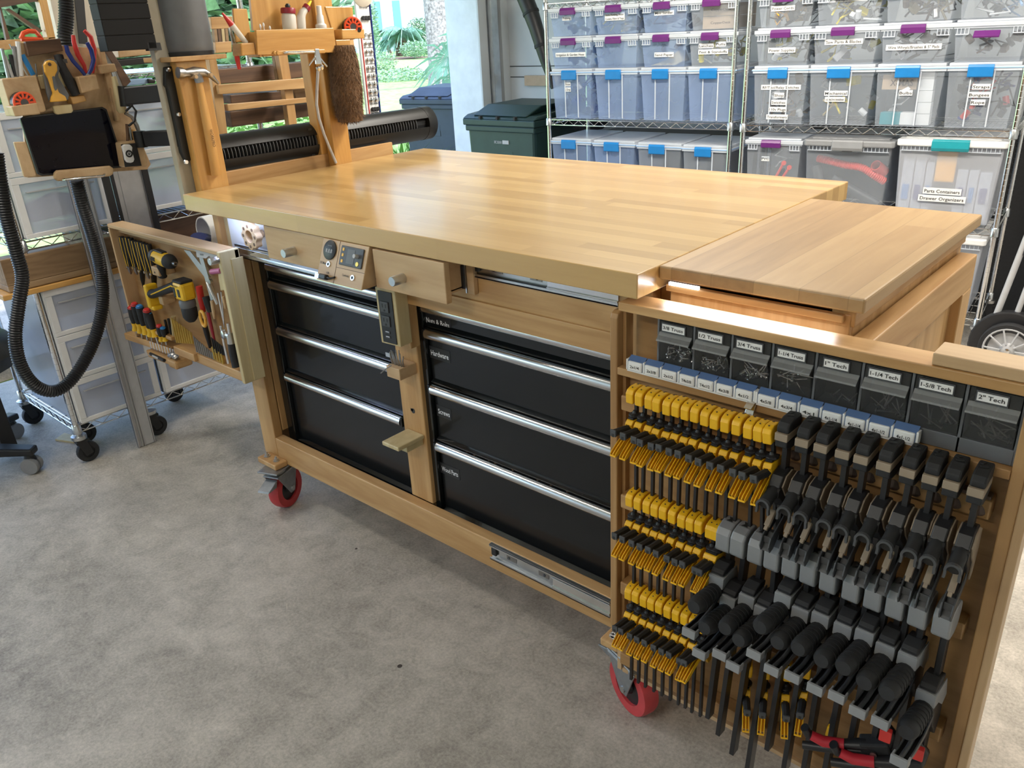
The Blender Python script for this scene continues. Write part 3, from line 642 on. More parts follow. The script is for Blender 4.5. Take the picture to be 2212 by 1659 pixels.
# two strips of small white lidded boxes on the shelf edge
names = [['2x1/4', '2x3/8', '2x1/2', 'T4x3/8', 'T4x1/2', '4x3/8', '4x1/2'], ['4x5/8', '4x3/4', '4x1', '4x1-1/4', '4x1-1/4', '4x1-1/2', '4x1-1/2']]
for g_, (gx, lab) in enumerate(((1.697, 'strip of seven small white boxes with blue tops at the left end of the shelf'), (1.972, 'strip of seven small white boxes with blue tops right of the metal clip'))):
    pt = [P('tray', B().box(gx, -.004, .9575, gx+.271, .010, .961), 'white')]
    pw_ = .271/7
    for i in range(7):
        x0 = gx+pw_*i
        pt.append(P('compartment', B().box(x0+.0035, -.007, .961, x0+pw_-.0035, .010, .9805), 'white', bevel=.002, subs=[
            P('blue_lid', B().prism([(x0+.001, -.003, .981), (x0+.001, .010, .988), (x0+.001, .010, .962), (x0+.001, -.003, .962)], (pw_-.002, 0, 0)), 'bluetile', label='translucent blue lid'),
            P('paper_label', box(x0+.007, -.0074, .9635, x0+pw_-.007, -.007, .9765), 'label'),
            P('lettering', txt(names[g_][i], .0085, (x0+.009, -.0078, .967), width=pw_-.018), 'ink')]))
        pt.append(P('divider', B().box(x0-.002, -.005, .9605, x0+.002, .010, .983), 'white', bevel=.001))
    pt.append(P('divider', B().box(gx+.269, -.005, .9605, gx+.273, .010, .983), 'white', bevel=.001))
    T('parts_strip', lab, 'small parts boxes', pt)
T('spring_clip', 'chrome spring clip on the shelf edge between the two strips of white boxes', 'clip',
  [P('jaw', B().prism([(1.957, -.001, .962), (1.957, -.020, .952), (1.957, -.021, .954), (1.957, -.001, .965)], (.014, 0, 0)), 'chrome', bevel=.0005), P('handle', B().prism([(1.956, -.003, .955), (1.956, -.018, .925), (1.956, -.020, .926), (1.956, -.004, .957)], (.016, 0, 0)), 'chrome', bevel=.0005)])
# ---------------------------------------------------------------- clamps
ORD = ['first', 'second', 'third', 'fourth', 'fifth', 'sixth', 'seventh', 'eighth', 'ninth', 'tenth', 'eleventh', 'twelfth', 'thirteenth', 'fourteenth', 'fifteenth', 'sixteenth']
def xprism(prof, w, x=0): return B().prism([(x-w/2, y, z) for y, z in prof], (w, 0, 0))
# small yellow one-handed bar clamp; origin under the head at the bar
def small_clamp(label, L, group, loc, trig=None):
    head = xprism([(-.025, .0), (-.026, .021), (-.022, .028), (-.010, .032), (.006, .032), (.016, .027), (.019, .020), (.019, .008), (.006, .002)], .0168)
    hole = B().lathe([(.0016, 0), (.0016, .0005)], (0, -.014, .0316), (0, -.3, 1), 8)
    slot = xprism([(.002, .0322), (.012, .0295), (.012, .0305), (.002, .0330)], .004)
    bar = B().box(-.0028, -.004, -L, .0028, .004, .004)
    pad = B().lathe([(.0035, .009), (.0055, .004), (.012, .001), (.012, -.003)], (0, -.006, -.030), n=12).box(-.006, -.02, -.036, .006, .012, -.032)
    body = xprism([(-.028, -.044), (-.022, -.037), (.016, -.036), (.020, -.05), (.020, -.095), (.008, -.098), (-.004, -.072), (-.020, -.064), (-.026, -.056)], .0162)
    fins = B()
    for x in (-.0055, 0, .0055): fins.box(x-.0012, -.0295, -.060, x+.0012, -.026, -.044)
    grip = B().tube([(0, -.018, -.054), (0, -.040, -.050), (0, -.060, -.046), (0, -.0745, -.044)], [.0075, .0080, .0072, .0082], 8)
    tip = B().box(-.0066, -.0775, -.0505, .0066, -.0735, -.036)
    tiph = B().box(-.0025, -.0780, -.0505, .0025, -.0774, -.044)
    lev = B()
    w = .0068
    prof = [(-.006, -.074), (-.026, -.069), (-.046, -.078), (-.070, -.092), (-.076, -.094), (-.078, -.088), (-.072, -.083), (-.048, -.068), (-.026, -.058), (-.006, -.062)]
    for s in (-w, w-.0014): lev.prism([(s, y, z) for y, z in prof], (.0014, 0, 0))
    lev.prism([(-w, y, z) for y, z in [(-.006, -.074), (-.026, -.069), (-.046, -.078), (-.070, -.092), (-.069, -.0935), (-.045, -.080), (-.026, -.0705), (-.006, -.0755)]], (2*w, 0, 0))
    lev.prism([(-.001, y, z) for y, z in prof], (.002, 0, 0))
    lev.box(-w, -.0785, -.094, w, -.0765, -.0905)
    return T('bar_clamp', label, 'clamp', [P('head', head, 'yellow', bevel=.0024, subs=[P('rivet_hole', hole, 'brownpad'), P('slot', slot, 'brownpad')]), P('bar', bar, 'black'), P('pad', pad, 'black', bevel=.0005),
        P('body', body, 'yellow', bevel=.0014, subs=[P('ribs', fins, 'yellow')]), P('grip', grip, 'softblack', smooth=True, subs=[P('grip_tip', tip, 'darkgrey', bevel=.0012), P('tip_notch', tiph, 'ink')]), P('trigger', lev, 'yellow', bevel=.0004)],
        group, loc=loc, local=True)
def run_small(pxs, zc, L, rowname, group, tilt=None):
    proto = None
    for i, (u, v) in enumerate(pxs):
        p = at(u, v, 'y', -.060)
        lb = 'small yellow-headed bar clamp, %s from the left in the %s row' % (ORD[i], rowname)
        r = (0, random.uniform(-.012, .012), random.uniform(-.05, .05))
        if i >= len(pxs)-3: r = (0, r[1]-.035*(i-len(pxs)+4)*(1 if tilt else 0), r[2])
        loc = (p.x, -.034, zc + random.uniform(-.0015, .0015))
        if proto is None: proto = small_clamp(lb, L, group, loc); proto.rotation_euler = r
        else: dup(proto, loc, r, lb)
c2 = lambda X, Y: (1300+.2773*X, 780+.2773*Y)
c3 = lambda X, Y: (1300+.2766*X, 1200+.2766*Y)
run_small([c2(x, y) for x, y in ((215,250),(280,275),(355,290),(420,310),(497,330),(571,355),(642,365),(716,385),(795,410),(872,430),(952,465),(1040,490),(1135,515),(1216,560),(1290,590))], .915, .205, 'top', 'small yellow clamps of the top row', True)
run_small([c2(x, y) for x, y in ((205,1060),(270,1080),(340,1115),(403,1130),(466,1165),(540,1190),(610,1210),(680,1240),(750,1265),(828,1300),(866,1370))], .680, .235, 'middle', 'small yellow clamps of the middle row')
run_small([c3(x, y) for x, y in ((195,265),(255,300),(315,330),(376,360),(440,385),(505,415),(572,455),(640,480),(700,512),(760,545))], .443, .245, 'bottom', 'small yellow clamps of the bottom row')
# large black clamp with tan bands
def tan_clamp(label, group, loc):
    hb = xprism([(-.062, .010), (-.063, .020), (-.056, .028), (-.040, .033), (-.012, .034), (-.010, .028), (-.010, .010)], .0215)
    band = xprism([(-.066, -.004), (-.066, .010), (-.012, .012), (-.012, .0)], .0228)
    hl = xprism([(-.064, -.016), (-.064, -.004), (-.004, -.001), (-.004, -.014), (-.030, -.022), (-.048, -.022)], .0218)
    mark = B().ob((0, -.033, .0338), (.011, .008, .001), Euler((-.15, 0, .4)).to_matrix()).ob((-.004, -.022, .0342), (.006, .010, .001), Euler((-.05, 0, -.3)).to_matrix())
    bar = B().box(-.0045, -.046, -.36, .0045, -.028, -.010)
    zb = -.068
    body = xprism([(-.085, zb-.022), (-.070, zb-.002), (-.040, zb+.006), (-.020, zb), (-.012, zb-.03), (-.016, zb-.080), (-.034, zb-.105), (-.052, zb-.080), (-.080, zb-.050)], .026)
    cheek = B()
    pr = [(-.076, zb-.024), (-.060, zb-.004), (-.034, zb+.002), (-.010, zb-.012), (-.004, zb-.060), (-.012, zb-.110), (-.028, zb-.120), (-.030, zb-.080), (-.058, zb-.052)]
    for s in (-.0165, .0130): cheek.prism([(s, y, z) for y, z in pr], (.0035, 0, 0))
    lug = xprism([(-.092, zb-.045), (-.090, zb-.028), (-.084, zb-.024), (-.078, zb-.045)], .030)
    grip = B().tube([(0, -.070, zb-.030), (0, -.090, zb-.036), (0, -.108, zb-.042), (0, -.122, zb-.047)], [.0125, .0135, .0132, .0145], 14)
    hook = B()
    n = 12; c0 = Vector((0, -.124, zb-.048))
    for r, yy in ((.0152, .0),):
        o = [c0+Vector((r*math.cos(a), 0, r*math.sin(a))) for a in [PI*-.12+PI*1.24*k/n for k in range(n+1)]]; o = [c0+Vector((r, 0, -.018))]+o+[c0+Vector((-r, 0, -.018))]
        q = [c0+Vector((.0105*math.cos(a), 0, .0105*math.sin(a))) for a in [PI*-.12+PI*1.24*k/n for k in range(n+1)]]; q = [c0+Vector((.0105, 0, -.018))]+q+[c0+Vector((-.0105, 0, -.018))]
        for k in range(len(o)-1): hook.prism([o[k], o[k+1], q[k+1], q[k]], (0, -.008, 0))
    hol = B().lathe([(.0105, 0), (.0105, .0009)], (0, -.1220, zb-.047), (0, -1, -.3), 14)
    trig = B().ob((0, -.088, zb-.098), (.0115, .038, .010), Euler((.75, 0, 0)).to_matrix())
    tr2 = B().ob((0, -.104, zb-.114), (.007, .010, .007), Euler((.75, 0, 0)).to_matrix())
    low = B()
    for s in (-.0115, .0085): low.prism([(s, y, z) for y, z in [(-.020, zb-.095), (-.060, zb-.118), (-.100, zb-.140), (-.108, zb-.160), (-.100, zb-.176), (-.086, zb-.172), (-.060, zb-.145), (-.022, zb-.125)]], (.003, 0, 0))
    low.prism([(-.0085, y, z) for y, z in [(-.060, zb-.142), (-.086, zb-.170), (-.100, zb-.175), (-.096, zb-.170), (-.070, zb-.142)]], (.017, 0, 0)).ob((0, -.092, zb-.150), (.017, .003, .016))
    strip = xprism([(-.012, -.095), (-.055, -.125), (-.055, -.21), (-.050, -.21), (-.050, -.13), (-.012, -.10)], .006, .009)
    pad = B().box(-.014, .0, -.052, .014, .020, -.030).lathe([(.012, 0), (.016, .006), (.012, .02)], (0, .008, -.066), n=14)
    for q_ in (body, cheek, lug, grip, hook, hol, trig, tr2, low): q_.v = [Vector((v.x*.82, -.036+(v.y+.036)*.84, zb+(v.z-zb)*.82)) for v in q_.v]
    return T('bar_clamp', label, 'clamp', [P('head', hb, 'softblack', bevel=.003, subs=[P('embossed_mark', mark, 'ink')]), P('tan_band', band, 'taupe', bevel=.0012), P('head_base', hl, 'softblack', bevel=.002), P('bar', bar, 'black', bevel=.0008),
        P('body', body, 'black', bevel=.002, subs=[P('cheek_plate', cheek, 'taupe', bevel=.0008), P('lug', lug, 'black', bevel=.001)]),
        P('grip', grip, 'softblack', smooth=True, subs=[P('grip_hook', hook, 'darkgrey'), P('grip_hollow', hol, 'ink')]), P('release_tab', trig, 'taupe', bevel=.001, subs=[P('tab_tip', tr2, 'taupe')]), P('lever', low, 'darkgrey', bevel=.0008), P('pad', pad, 'brownpad', bevel=.002, smooth=False)],
        group, loc=loc, local=True)
c4_ = lambda X, Y: (1650+.2652*X, 860+.2652*Y)
proto = None
for i, (x, y) in enumerate(((150,270),(300,330),(465,380),(630,430),(785,480),(985,540),(1170,590),(1345,640),(1515,700),(1720,740))):
    p = at(*c4_(x, y), 'y', -.060)
    lb = 'large black bar clamp with tan band, %s from the left under the white boxes' % ORD[i]
    loc = (p.x, .006, .932); r = (-.03, random.uniform(-.01, .01)+.01*(i-4)*.3, random.uniform(-.03, .03))
    if proto is None: proto = tan_clamp(lb, 'large black clamps with tan bands', loc); proto.rotation_euler = r
    else: dup(proto, loc, r, lb)
# large grey headed clamp
def grey_clamp(label, group, loc):
    hd = xprism([(-.069, -.024), (-.073, .012), (-.066, .024), (-.050, .030), (-.030, .031), (-.020, .026), (-.018, .008), (-.024, -.018), (-.040, -.029), (-.062, -.030)], .0285)
    bow = B().prism([(-.006, -.048, .0302), (.006, -.048, .0302), (.002, -.041, .0306), (.006, -.034, .0309), (-.006, -.034, .0309), (-.002, -.041, .0306)], (0, .0002, .0012))
    bar = B().box(-.005, -.034, -.50, .005, -.010, .0)
    zb = 0
    pad = xprism([(-.070, -.092), (-.076, -.097), (-.074, -.104), (-.026, -.104), (-.024, -.092), (-.05, -.086)], .026)
    blk = xprism([(-.060, -.100), (-.030, -.10), (-.005, -.13), (.005, -.20), (-.01, -.235), (-.035, -.200), (-.060, -.155)], .024)
    br = B().box(-.0145, -.076, -.118, .0145, -.030, -.105).box(-.0145, -.078, -.130, .0145, -.072, -.106).box(-.006, -.079, -.140, .006, -.072, -.128)
    for s in (-.0155, .0135): br.prism([(s, y, z) for y, z in [(-.078, -.130), (-.078, -.106), (-.02, -.104), (.0, -.150), (-.02, -.16), (-.05, -.135)]], (.002, 0, 0))
    grip = B().tube([(0, -.055, -.140), (0, -.080, -.138), (0, -.108, -.135), (0, -.138, -.131), (0, -.156, -.128), (0, -.163, -.127)], [.012, .0145, .0155, .0165, .0160, .012], 16)
    rid = B()
    for k in range(6): rid.tube([(0, -.078-.012*k, -.138+.0013*k), (0, -.082-.012*k, -.1376+.0013*k)], [.0160+.0004*k]*2, 14)
    lev = B()
    prof = [(-.048, -.172), (-.080, -.190), (-.125, -.190), (-.168, -.184), (-.170, -.175), (-.130, -.180), (-.088, -.178), (-.050, -.158)]
    for s in (-.0125, .0100): lev.prism([(s, y, z) for y, z in prof], (.0025, 0, 0))
    lev.tube([(0, -.055, -.165), (0, -.088, -.180), (0, -.130, -.183), (0, -.166, -.177)], .004, 8)
    cap = B().box(-.0135, -.174, -.190, .0135, -.168, -.172).box(-.0135, -.172, -.190, -.0105, -.156, -.174).box(.0105, -.172, -.190, .0135, -.156, -.174)
    ins = B().prism([(-.010, y, z) for y, z in [(-.060, -.176), (-.090, -.189), (-.165, -.184), (-.163, -.188), (-.088, -.193), (-.06, -.181)]], (.020, 0, 0))
    return T('bar_clamp', label, 'clamp', [P('head', hd, 'grey', bevel=.0035, subs=[P('bow_tie_slot', bow, 'ink')]), P('bar', bar, 'black', bevel=.0008), P('pad', pad, 'softblack', bevel=.002), P('body', blk, 'black', bevel=.002),
        P('bracket', br, 'grey', bevel=.001), P('grip', grip, 'softblack', smooth=True, subs=[P('grip_ridges', rid, 'softblack', smooth=True)]), P('trigger', lev, 'darkgrey', bevel=.0006, subs=[P('trigger_tip', cap, 'grey', bevel=.0012), P('trigger_web', ins, 'black')])],
        group, loc=loc, local=True)
gh = [(1558,1163),(1591,1179),(1627,1190),(1666,1207),(1705,1221),(1743,1253),(1786,1269),(1835,1289),(1883,1305),(1930,1327),(1980,1347),(2033,1366)]
gg = [(1507,1313),(1530,1369),(1552,1383),(1601,1399),(1651,1363),(1695,1388),(1740,1399),(1790,1421),(1838,1437),(1883,1469),(1938,1482),(1983,1553)]
protos = {}
for i, (h_, g_) in enumerate(zip(gh, gg)):
    p = at(*h_, 'y', -.070); lb = 'large grey-headed bar clamp, %s from the left below the black ones' % ORD[i]
    tz = at(*g_, 'x', p.x).z
    loc = (p.x, .002, .692); r = (-.05, .02+random.uniform(-.01, .01)-.004*(i-5), random.uniform(-.03, .03))
    o = grey_clamp(lb, 'large grey-headed clamps', loc) if not protos else dup(protos[0], loc, r, lb)
    protos.setdefault(0, o); o.rotation_euler = r
    dz = max(-.085, min(.05, (tz - (.692-.131))))
    for ch in o.children:
        if ch.name.split('.')[0] in ('pad', 'body', 'bracket', 'grip', 'trigger'): ch.location = (0, 0, dz)
        if ch.name.split('.')[0] == 'bar' : ch.scale = (1, 1, 1+.06*((i*5) % 4-1))
# spare yellow clamps on the lowest rail and the hanging one
for i, (u, v, rz, ry) in enumerate(((1602, 1475, .5, .0), (1642, 1480, .4, .0), (1688, 1485, .45, .0), (1730, 1480, .3, .0))):
    p = at(u, v, 'y', -.03)
    o = small_clamp('small yellow clamp lying behind the grey triggers, %s from the left' % ORD[i], .15, 'yellow clamps on the lowest rail', (p.x, -.008, p.z+.02)); o.rotation_euler = (0, ry, rz)
p = at(1800, 1560, 'y', -.03)
T('spring_clamp', 'tiny yellow and black clamp hanging upright near the bottom of the cabinet', 'clamp', [P('handle', B().ob((p.x, -.03, p.z+.015), (.010, .014, .07), Euler((.1, .12, 0)).to_matrix()), 'black', bevel=.003), P('grip', B().ob((p.x-.002, -.034, p.z-.018), (.012, .016, .03), Euler((.1, .12, 0)).to_matrix()), 'yellow', bevel=.003)])
# red and black ratchet spring clamps at the very bottom
def redclamp(u, v, lb, s=1.0, rz=0):
    p = at(u, v, 'y', -.07); m = Matrix.Translation(p) @ Matrix.Rotation(rz, 4, 'Z') @ Matrix.Scale(s, 4)
    def X(b): b.v = [m @ v for v in b.v]; return b
    top = X(B().tube([(-.075, -.012, .018), (-.068, -.010, .004), (-.040, -.006, -.002), (-.005, 0, .004), (.03, .01, .012)], [.010, .0105, .0095, .0105, .014], 12, flat=.8))
    gr = X(B().tube([(-.062, -.013, .006), (-.040, -.010, .0), (-.005, -.004, .006)], [.0095, .0112, .0110], 12, flat=.85))
    hd = X(B().ob((.045, .015, .008), (.05, .03, .038), Euler((0, -.3, .2)).to_matrix()))
    jaw = X(B().tube([(.06, .02, .02), (.065, .02, .05), (.055, .015, .072)], [.013, .011, .006], 10)); low = X(B().tube([(.03, .01, -.005), (-.02, .0, -.018), (-.075, -.008, -.030)], [.010, .009, .008], 12))
    pv = X(B().lathe([(.006, 0), (.006, .004)], (.045, -.004, .010), (0, -1, 0), 12)); pd = X(B().ob((.058, .004, .056), (.02, .012, .026)))
    T('spring_clamp', lb, 'clamp', [P('handle', top, 'black', smooth=True, subs=[P('red_grip', gr, 'redcloth', smooth=True)]), P('pivot_block', hd, 'softblack', bevel=.004), P('jaw', jaw, 'black', smooth=True), P('lower_handle', low, 'black', smooth=True), P('pivot', pv, 'tip'), P('jaw_pad', pd, 'red', bevel=.002)])
redclamp(1830, 1612, 'red and black spring clamp at the bottom of the clamp cabinet, left one of two', 1.0, .15)
redclamp(1895, 1650, 'red and black spring clamp cut by the bottom edge, right one of two', 1.0, .15)
# ================================================================ TOOL CABINET (pulled out to the left)
TX0, TX1, TZ0, TZ1 = -.640, .165, .500, .992
tp = [P('top_board', B().prism([(TX0+.012, 0, TZ1-.015), (TX0, .0, TZ1-.012), (TX0, 0, TZ1), (TX1-.02, 0, TZ1), (TX1-.02, 0, TZ1-.015)], (0, .062, 0)), 'birch', bevel=.003), P('side_panel', box(TX0, 0, TZ0+.04, TX0+.012, .062, TZ1-.015), 'birchz', bevel=.002),
  P('end_panel', box(TX1-.018, -.004, .536, TX1, .066, TZ1-.001), 'palewood', bevel=.003), P('end_strip', box(TX1, .030, .54, TX1+.006, .072, TZ1-.03), 'palewood', bevel=.001),
  P('back_panel', box(TX0+.006, .050, TZ0+.045, TX1, .062, TZ1-.005), 'cabwood'), P('bottom_board', box(-.25, .004, .535, TX1-.018, .056, .572), 'pine', bevel=.004),
  P('bottom_board', box(TX0, .002, .585, -.33, .056, .600), 'pine', bevel=.003), P('cleat', box(TX0+.012, .03, .955, TX1-.02, .050, TZ1-.015), 'birch', bevel=.002)]
T('tool_cabinet', 'shallow wooden tool cabinet pulled out at the left front of the workbench', 'cabinet', tp)
def z2(X, Y, y=.03): return at(220+.2411*X, 440+.2411*Y, 'y', y)
S('cabinet_knob', B().lathe([(.0125, 0), (.0125, .032), (.011, .034), (.0001, .034)], z2(1050, 500, .0), (0,-1,0), 20), 'steel', 'aluminium cylinder knob on the end of the tool cabinet', 'knob', smooth=True)
def holder(x0, x1, z0, z1, y0, y1, lb, m='pine'): T('tool_holder', lb, 'holder', [P('block', box(x0, y0, z0, x1, y1, z1), m, bevel=.004)])
# five knife-like pliers with black handles edged in yellow
for i, (x, y) in enumerate(((186,300),(241,305),(297,333),(347,343),(402,362))):
    a = z2(x, y, .025); b = z2(x+62, y+255, .025); c = z2(x+78, y+330+ (90 if i in (2,4) else 0)+(80 if i==4 else 0), .03)
    dd = (b-a); ax = dd.normalized(); sd = Vector((ax.z, 0, -ax.x)) 
    lp = B()
    hf = [a+sd*.013-ax*.0, a+sd*.015+dd*.45, b+sd*.007]; hf2 = [a-sd*.013, a-sd*.013+dd*.4, b-sd*.006]
    lp.tube(hf, [.0105, .0105, .008], 10).tube(hf2, [.0105, .0100, .0075], 10)
    tr = B().tube([p+Vector((.0045, -.0092, 0)) for p in hf], .0014, 6).tube([p+Vector((.0045, -.0092, 0)) for p in hf2], .0010, 6)
    T('pliers', 'black and yellow handled pliers hanging in the tool cabinet, %s from the left' % ORD[i], 'pliers', [P('handle', lp, 'softblack', smooth=True, subs=[P('yellow_trim', tr, 'yellow2', smooth=True)]),
      P('jaw', B().tube([b, b*.5+c*.5+Vector((0, 0, 0)), c], [.012, .010, .003], 8, flat=.6), 'tip' if i in (0, 1, 3) else 'blackmetal', smooth=True), P('pivot', B().lathe([(.006, 0), (.005, .004)], b+Vector((0, -.011, -.004)), (0,-1,0), 12), 'chrome')], 'pliers in the tool cabinet')
# impact driver lying nose right
o = z2(560, 500, .0)
ax = (z2(740, 565, .0)-z2(430, 440, .0)).normalized(); up = Vector((-ax.z, 0, ax.x))
mt = Matrix((ax, Vector((0,-1,0)), up)).transposed()
def L3(b, o, m): b.v = [o + m @ v for v in b.v]; return b
T('impact_driver', 'yellow and black cordless driver lying nose to the right in the upper tool cabinet', 'power tool', [
  P('body', L3(B().tube([(-.062, 0, 0), (-.045, 0, 0), (.01, 0, 0), (.03, 0, 0)], [.020, .025, .026, .024], 16), o, mt), 'yellow2', smooth=True, subs=[P('top_rail', L3(B().box(-.05, -.010, .020, .01, .010, .029), o, mt), 'black', bevel=.002), P('side_vent', L3(B().box(-.045, .0225, -.006, -.02, .026, .008), o, mt), 'black')]),
  P('rear_cap', L3(B().tube([(-.085, 0, 0), (-.075, 0, 0), (-.058, 0, 0)], [.016, .022, .023], 16), o, mt), 'darkgrey', smooth=True),
  P('nose', L3(B().tube([(.026, 0, 0), (.035, 0, 0), (.055, 0, 0), (.062, 0, 0)], [.0255, .0265, .021, .012], 18), o, mt), 'softblack', smooth=True, subs=[P('chuck', L3(B().cyl((.06, 0, 0), (.078, 0, 0), .0085, .0075, 14), o, mt), 'tip', smooth=True), P('hex_hole', L3(B().cyl((.0778, 0, 0), (.0784, 0, 0), .004, n=6), o, mt), 'ink')]),
  P('handle', L3(B().tube([(-.035, 0, -.015), (-.045, -.004, -.05), (-.052, -.006, -.075)], [.015, .014, .016], 12), o, mt), 'softblack', smooth=True)])
h0 = z2(560, 600, .02); T('tool_holder', 'pale wooden cradle block under the upper cordless driver', 'holder', [P('block', B().box(h0.x-.03, -.012, h0.z-.012, h0.x+.022, .05, h0.z+.02), 'birch', bevel=.003), P('screw', B().lathe([(.004, 0), (.003, .001)], (h0.x-.008, -.012, h0.z), (0,-1,0), 8), 'ink')])
# drill nose down
o = z2(745, 790, -.004); hb = z2(470, 800, .01)
T('cordless_drill', 'yellow and black cordless drill hanging nose down in the middle of the tool cabinet', 'power tool', [
  P('body', B().box(o.x-.034, o.y-.026, o.z-.026, o.x+.030, o.y+.026, o.z+.038), 'yellow2', bevel=.010, subs=[P('top_cap', B().box(o.x-.033, o.y-.024, o.z+.034, o.x+.028, o.y+.024, o.z+.045), 'softblack', bevel=.006), P('rear_vent', B().box(o.x-.002, o.y-.0275, o.z-.012, o.x+.014, o.y-.0255, o.z+.016), 'black', bevel=.002), P('side_label', B().box(o.x-.030, o.y-.0275, o.z-.016, o.x-.016, o.y-.0258, o.z+.020), 'black', bevel=.001), P('lettering', txt('DEWALT', .010, (o.x-.026, o.y-.0265, o.z+.022), width=.034), 'ink')]),
  P('clutch_ring', B().lathe([(.026, .0), (.028, .006), (.028, .022), (.024, .028)], (o.x, o.y, o.z-.054), n=22), 'frame', smooth=True),
  P('chuck', B().lathe([(.012, 0), (.020, .008), (.026, .020), (.027, .048), (.024, .055)], (o.x+.002, o.y, o.z-.108), n=18), 'softblack', smooth=True),
  P('handle', B().tube([(o.x-.025, o.y, o.z+.005), (o.x-.06, o.y, o.z+.012), (hb.x+.03, hb.y-.01, hb.z+.006), (hb.x, hb.y-.01, hb.z)], [.020, .017, .016, .018], 12), 'softblack', smooth=True, subs=[P('yellow_trim', B().tube([(o.x-.025, o.y-.0175, o.z+.010), (o.x-.06, o.y-.0165, o.z+.016), (hb.x+.03, hb.y-.026, hb.z+.006)], .0025, 6), 'yellow2')]),
  P('battery_foot', B().box(hb.x-.022, hb.y-.028, hb.z-.055, hb.x+.002, hb.y+.018, hb.z+.035).box(hb.x-.018, hb.y-.024, hb.z-.062, hb.x+.018, hb.y+.014, hb.z-.045), 'yellow2', bevel=.006),
  P('trigger', B().box(o.x-.052, o.y-.008, o.z-.012, o.x-.034, o.y+.008, o.z-.002), 'taupe', bevel=.003)])
h0 = z2(570, 850, .02); T('tool_holder', 'pale wooden peg block holding the hanging drill handle', 'holder', [P('block', B().box(h0.x-.014, .0, h0.z-.018, h0.x+.016, .05, h0.z+.014), 'birch', bevel=.003)])
# screwdrivers
for i, (x, y, x2, y2, cap) in enumerate(((262, 925, 305, 1130, 'red'), (290, 895, 350, 1150, 'red'), (335, 915, 395, 1165, 'blue'), (400, 950, 440, 1180, 'red'), (412, 975, 482, 1190, 'blue'), (510, 1090, 535, 1225, 'red'), (545, 1110, 570, 1225, 'blue'))):
    a = z2(x, y, .000-.004*(i % 2)); b = z2(x2, y2, .004); d = b-a; r = .0150 if i < 5 else .0115
    T('screwdriver', 'black handled screwdriver with %s cap and yellow collar, %s from the left in the rack' % (cap, ORD[i]), 'screwdriver', [P('handle', B().tube([a, a+d*.1, a+d*.45, a+d*.72], [r*.9, r, r*.95, r*.7], 12), 'softblack', smooth=True),
      P('cap', B().tube([a-d*.03, a+d*.015, a+d*.05], [r*.6, r*.95, r*.95], 12), cap, smooth=True), P('collar', B().tube([a+d*.68, a+d*.85, b], [r*.85, r*.7, r*.95], 12), 'yellow2', smooth=True), P('shaft', B().tube([b, b+d*.35], .003, 6), 'steel')], 'screwdrivers in the rack')
a = z2(262, 1130); b = z2(660, 1270)
T('screwdriver_rack', 'long pine rack bar holding the screwdrivers', 'rack', [P('bar', B().prism([(a.x-.005, .0, a.z-.006), (b.x, .0, b.z+.0), (b.x, .0, b.z-.026), (a.x-.005, 0, a.z-.034)], (0, .056, 0)), 'pine', bevel=.003)])
# gold bits in a block
bl = z2(660, 1270, .0); br_ = z2(830, 1290, .0)
T('bit_block', 'pine block full of gold drill bits below the hanging drill', 'holder', [P('block', box(bl.x, -.010, bl.z-.03, br_.x, .05, bl.z+.0), 'pine', bevel=.003)])
def bits(n, x0, y0, x1, y1, l0, l1, m, lb, grp, r=.0023):
    for i in range(n):
        t = i/(n-1); row = i % 2
        a = z2(x0+(x1-x0)*t, y0+(y1-y0)*t, .000+.014*row); L = l0+(l1-l0)*t
        b = B().tube([a, a+Vector((0, 0, L*.5)), a+Vector((random.uniform(-.003, .003), 0, L))], [r*1.1, r, r*.8], 6)
        S('drill_bit', b, m, lb, 'drill bit', grp)
bits(16, 672, 1245, 820, 1255, .098, .045, 'brass', 'slim gold drill bit standing in the pine block below the drill', 'gold drill bits')
bits(18, 852, 1330, 1010, 1400, .062, .024, 'tip', 'short dark drill bit in the right hand bit rail of the tool cabinet', 'dark drill bits')
bits(8, 1012, 1390, 1100, 1440, .045, .035, 'brass', 'gold countersink or bit near the right of the bit rail', 'gold bits in the rail', .0035)
bits(12, 1010, 1330, 1110, 1360, .055, .03, 'blackmetal', 'black twist bit in the back row of the bit rail', 'black bits in the rail')
# socket tray and pen tray
a = z2(420, 1330, .0); b = z2(640, 1420, .0)
T('socket_tray', 'small pine tray holding a row of chrome sockets', 'tray', [P('tray', B().prism([(a.x, -.01, a.z+.012), (b.x, -.01, b.z+.012), (b.x, -.01, b.z-.012), (a.x+.01, -.01, a.z-.016)], (0, .062, 0)), 'pine', bevel=.004)])
for i in range(18):
    t = i/17; p = z2(440+215*t, 1260+75*t, .002+.014*(i % 2))
    S('socket', B().lathe([(.0036, 0), (.0036, .030), (.0022, .030), (.0022, .026)], (p.x, p.y, p.z-.016), n=10), 'chrome', 'little chrome bit or socket standing in the small pine tray', 'socket', 'sockets in the small tray', smooth=True)
a = z2(435, 1345, -.016); b = z2(560, 1405, -.016)
T('marker', 'black marker with light window lying on the lip of the socket tray', 'pen', [P('barrel', B().tube([a, b], .0065, 10), 'black', smooth=True), P('window', B().tube([a+(b-a)*.25+Vector((0,-.003,0)), a+(b-a)*.65+Vector((0,-.003,0))], .0050, 8), 'lightgrey'), P('clip', B().lathe([(.004, 0), (.004, .002)], a+Vector((.004, -.006, .0)), (0,-1,0), 10), 'chrome')])
a = z2(630, 1400, -.0)
T('brush_box', 'small rounded pine box of wire wheels under the bit block', 'box', [P('box', box(a.x, -.02, a.z-.022, a.x+.062, .05, a.z+.012), 'pine', bevel=.008)])
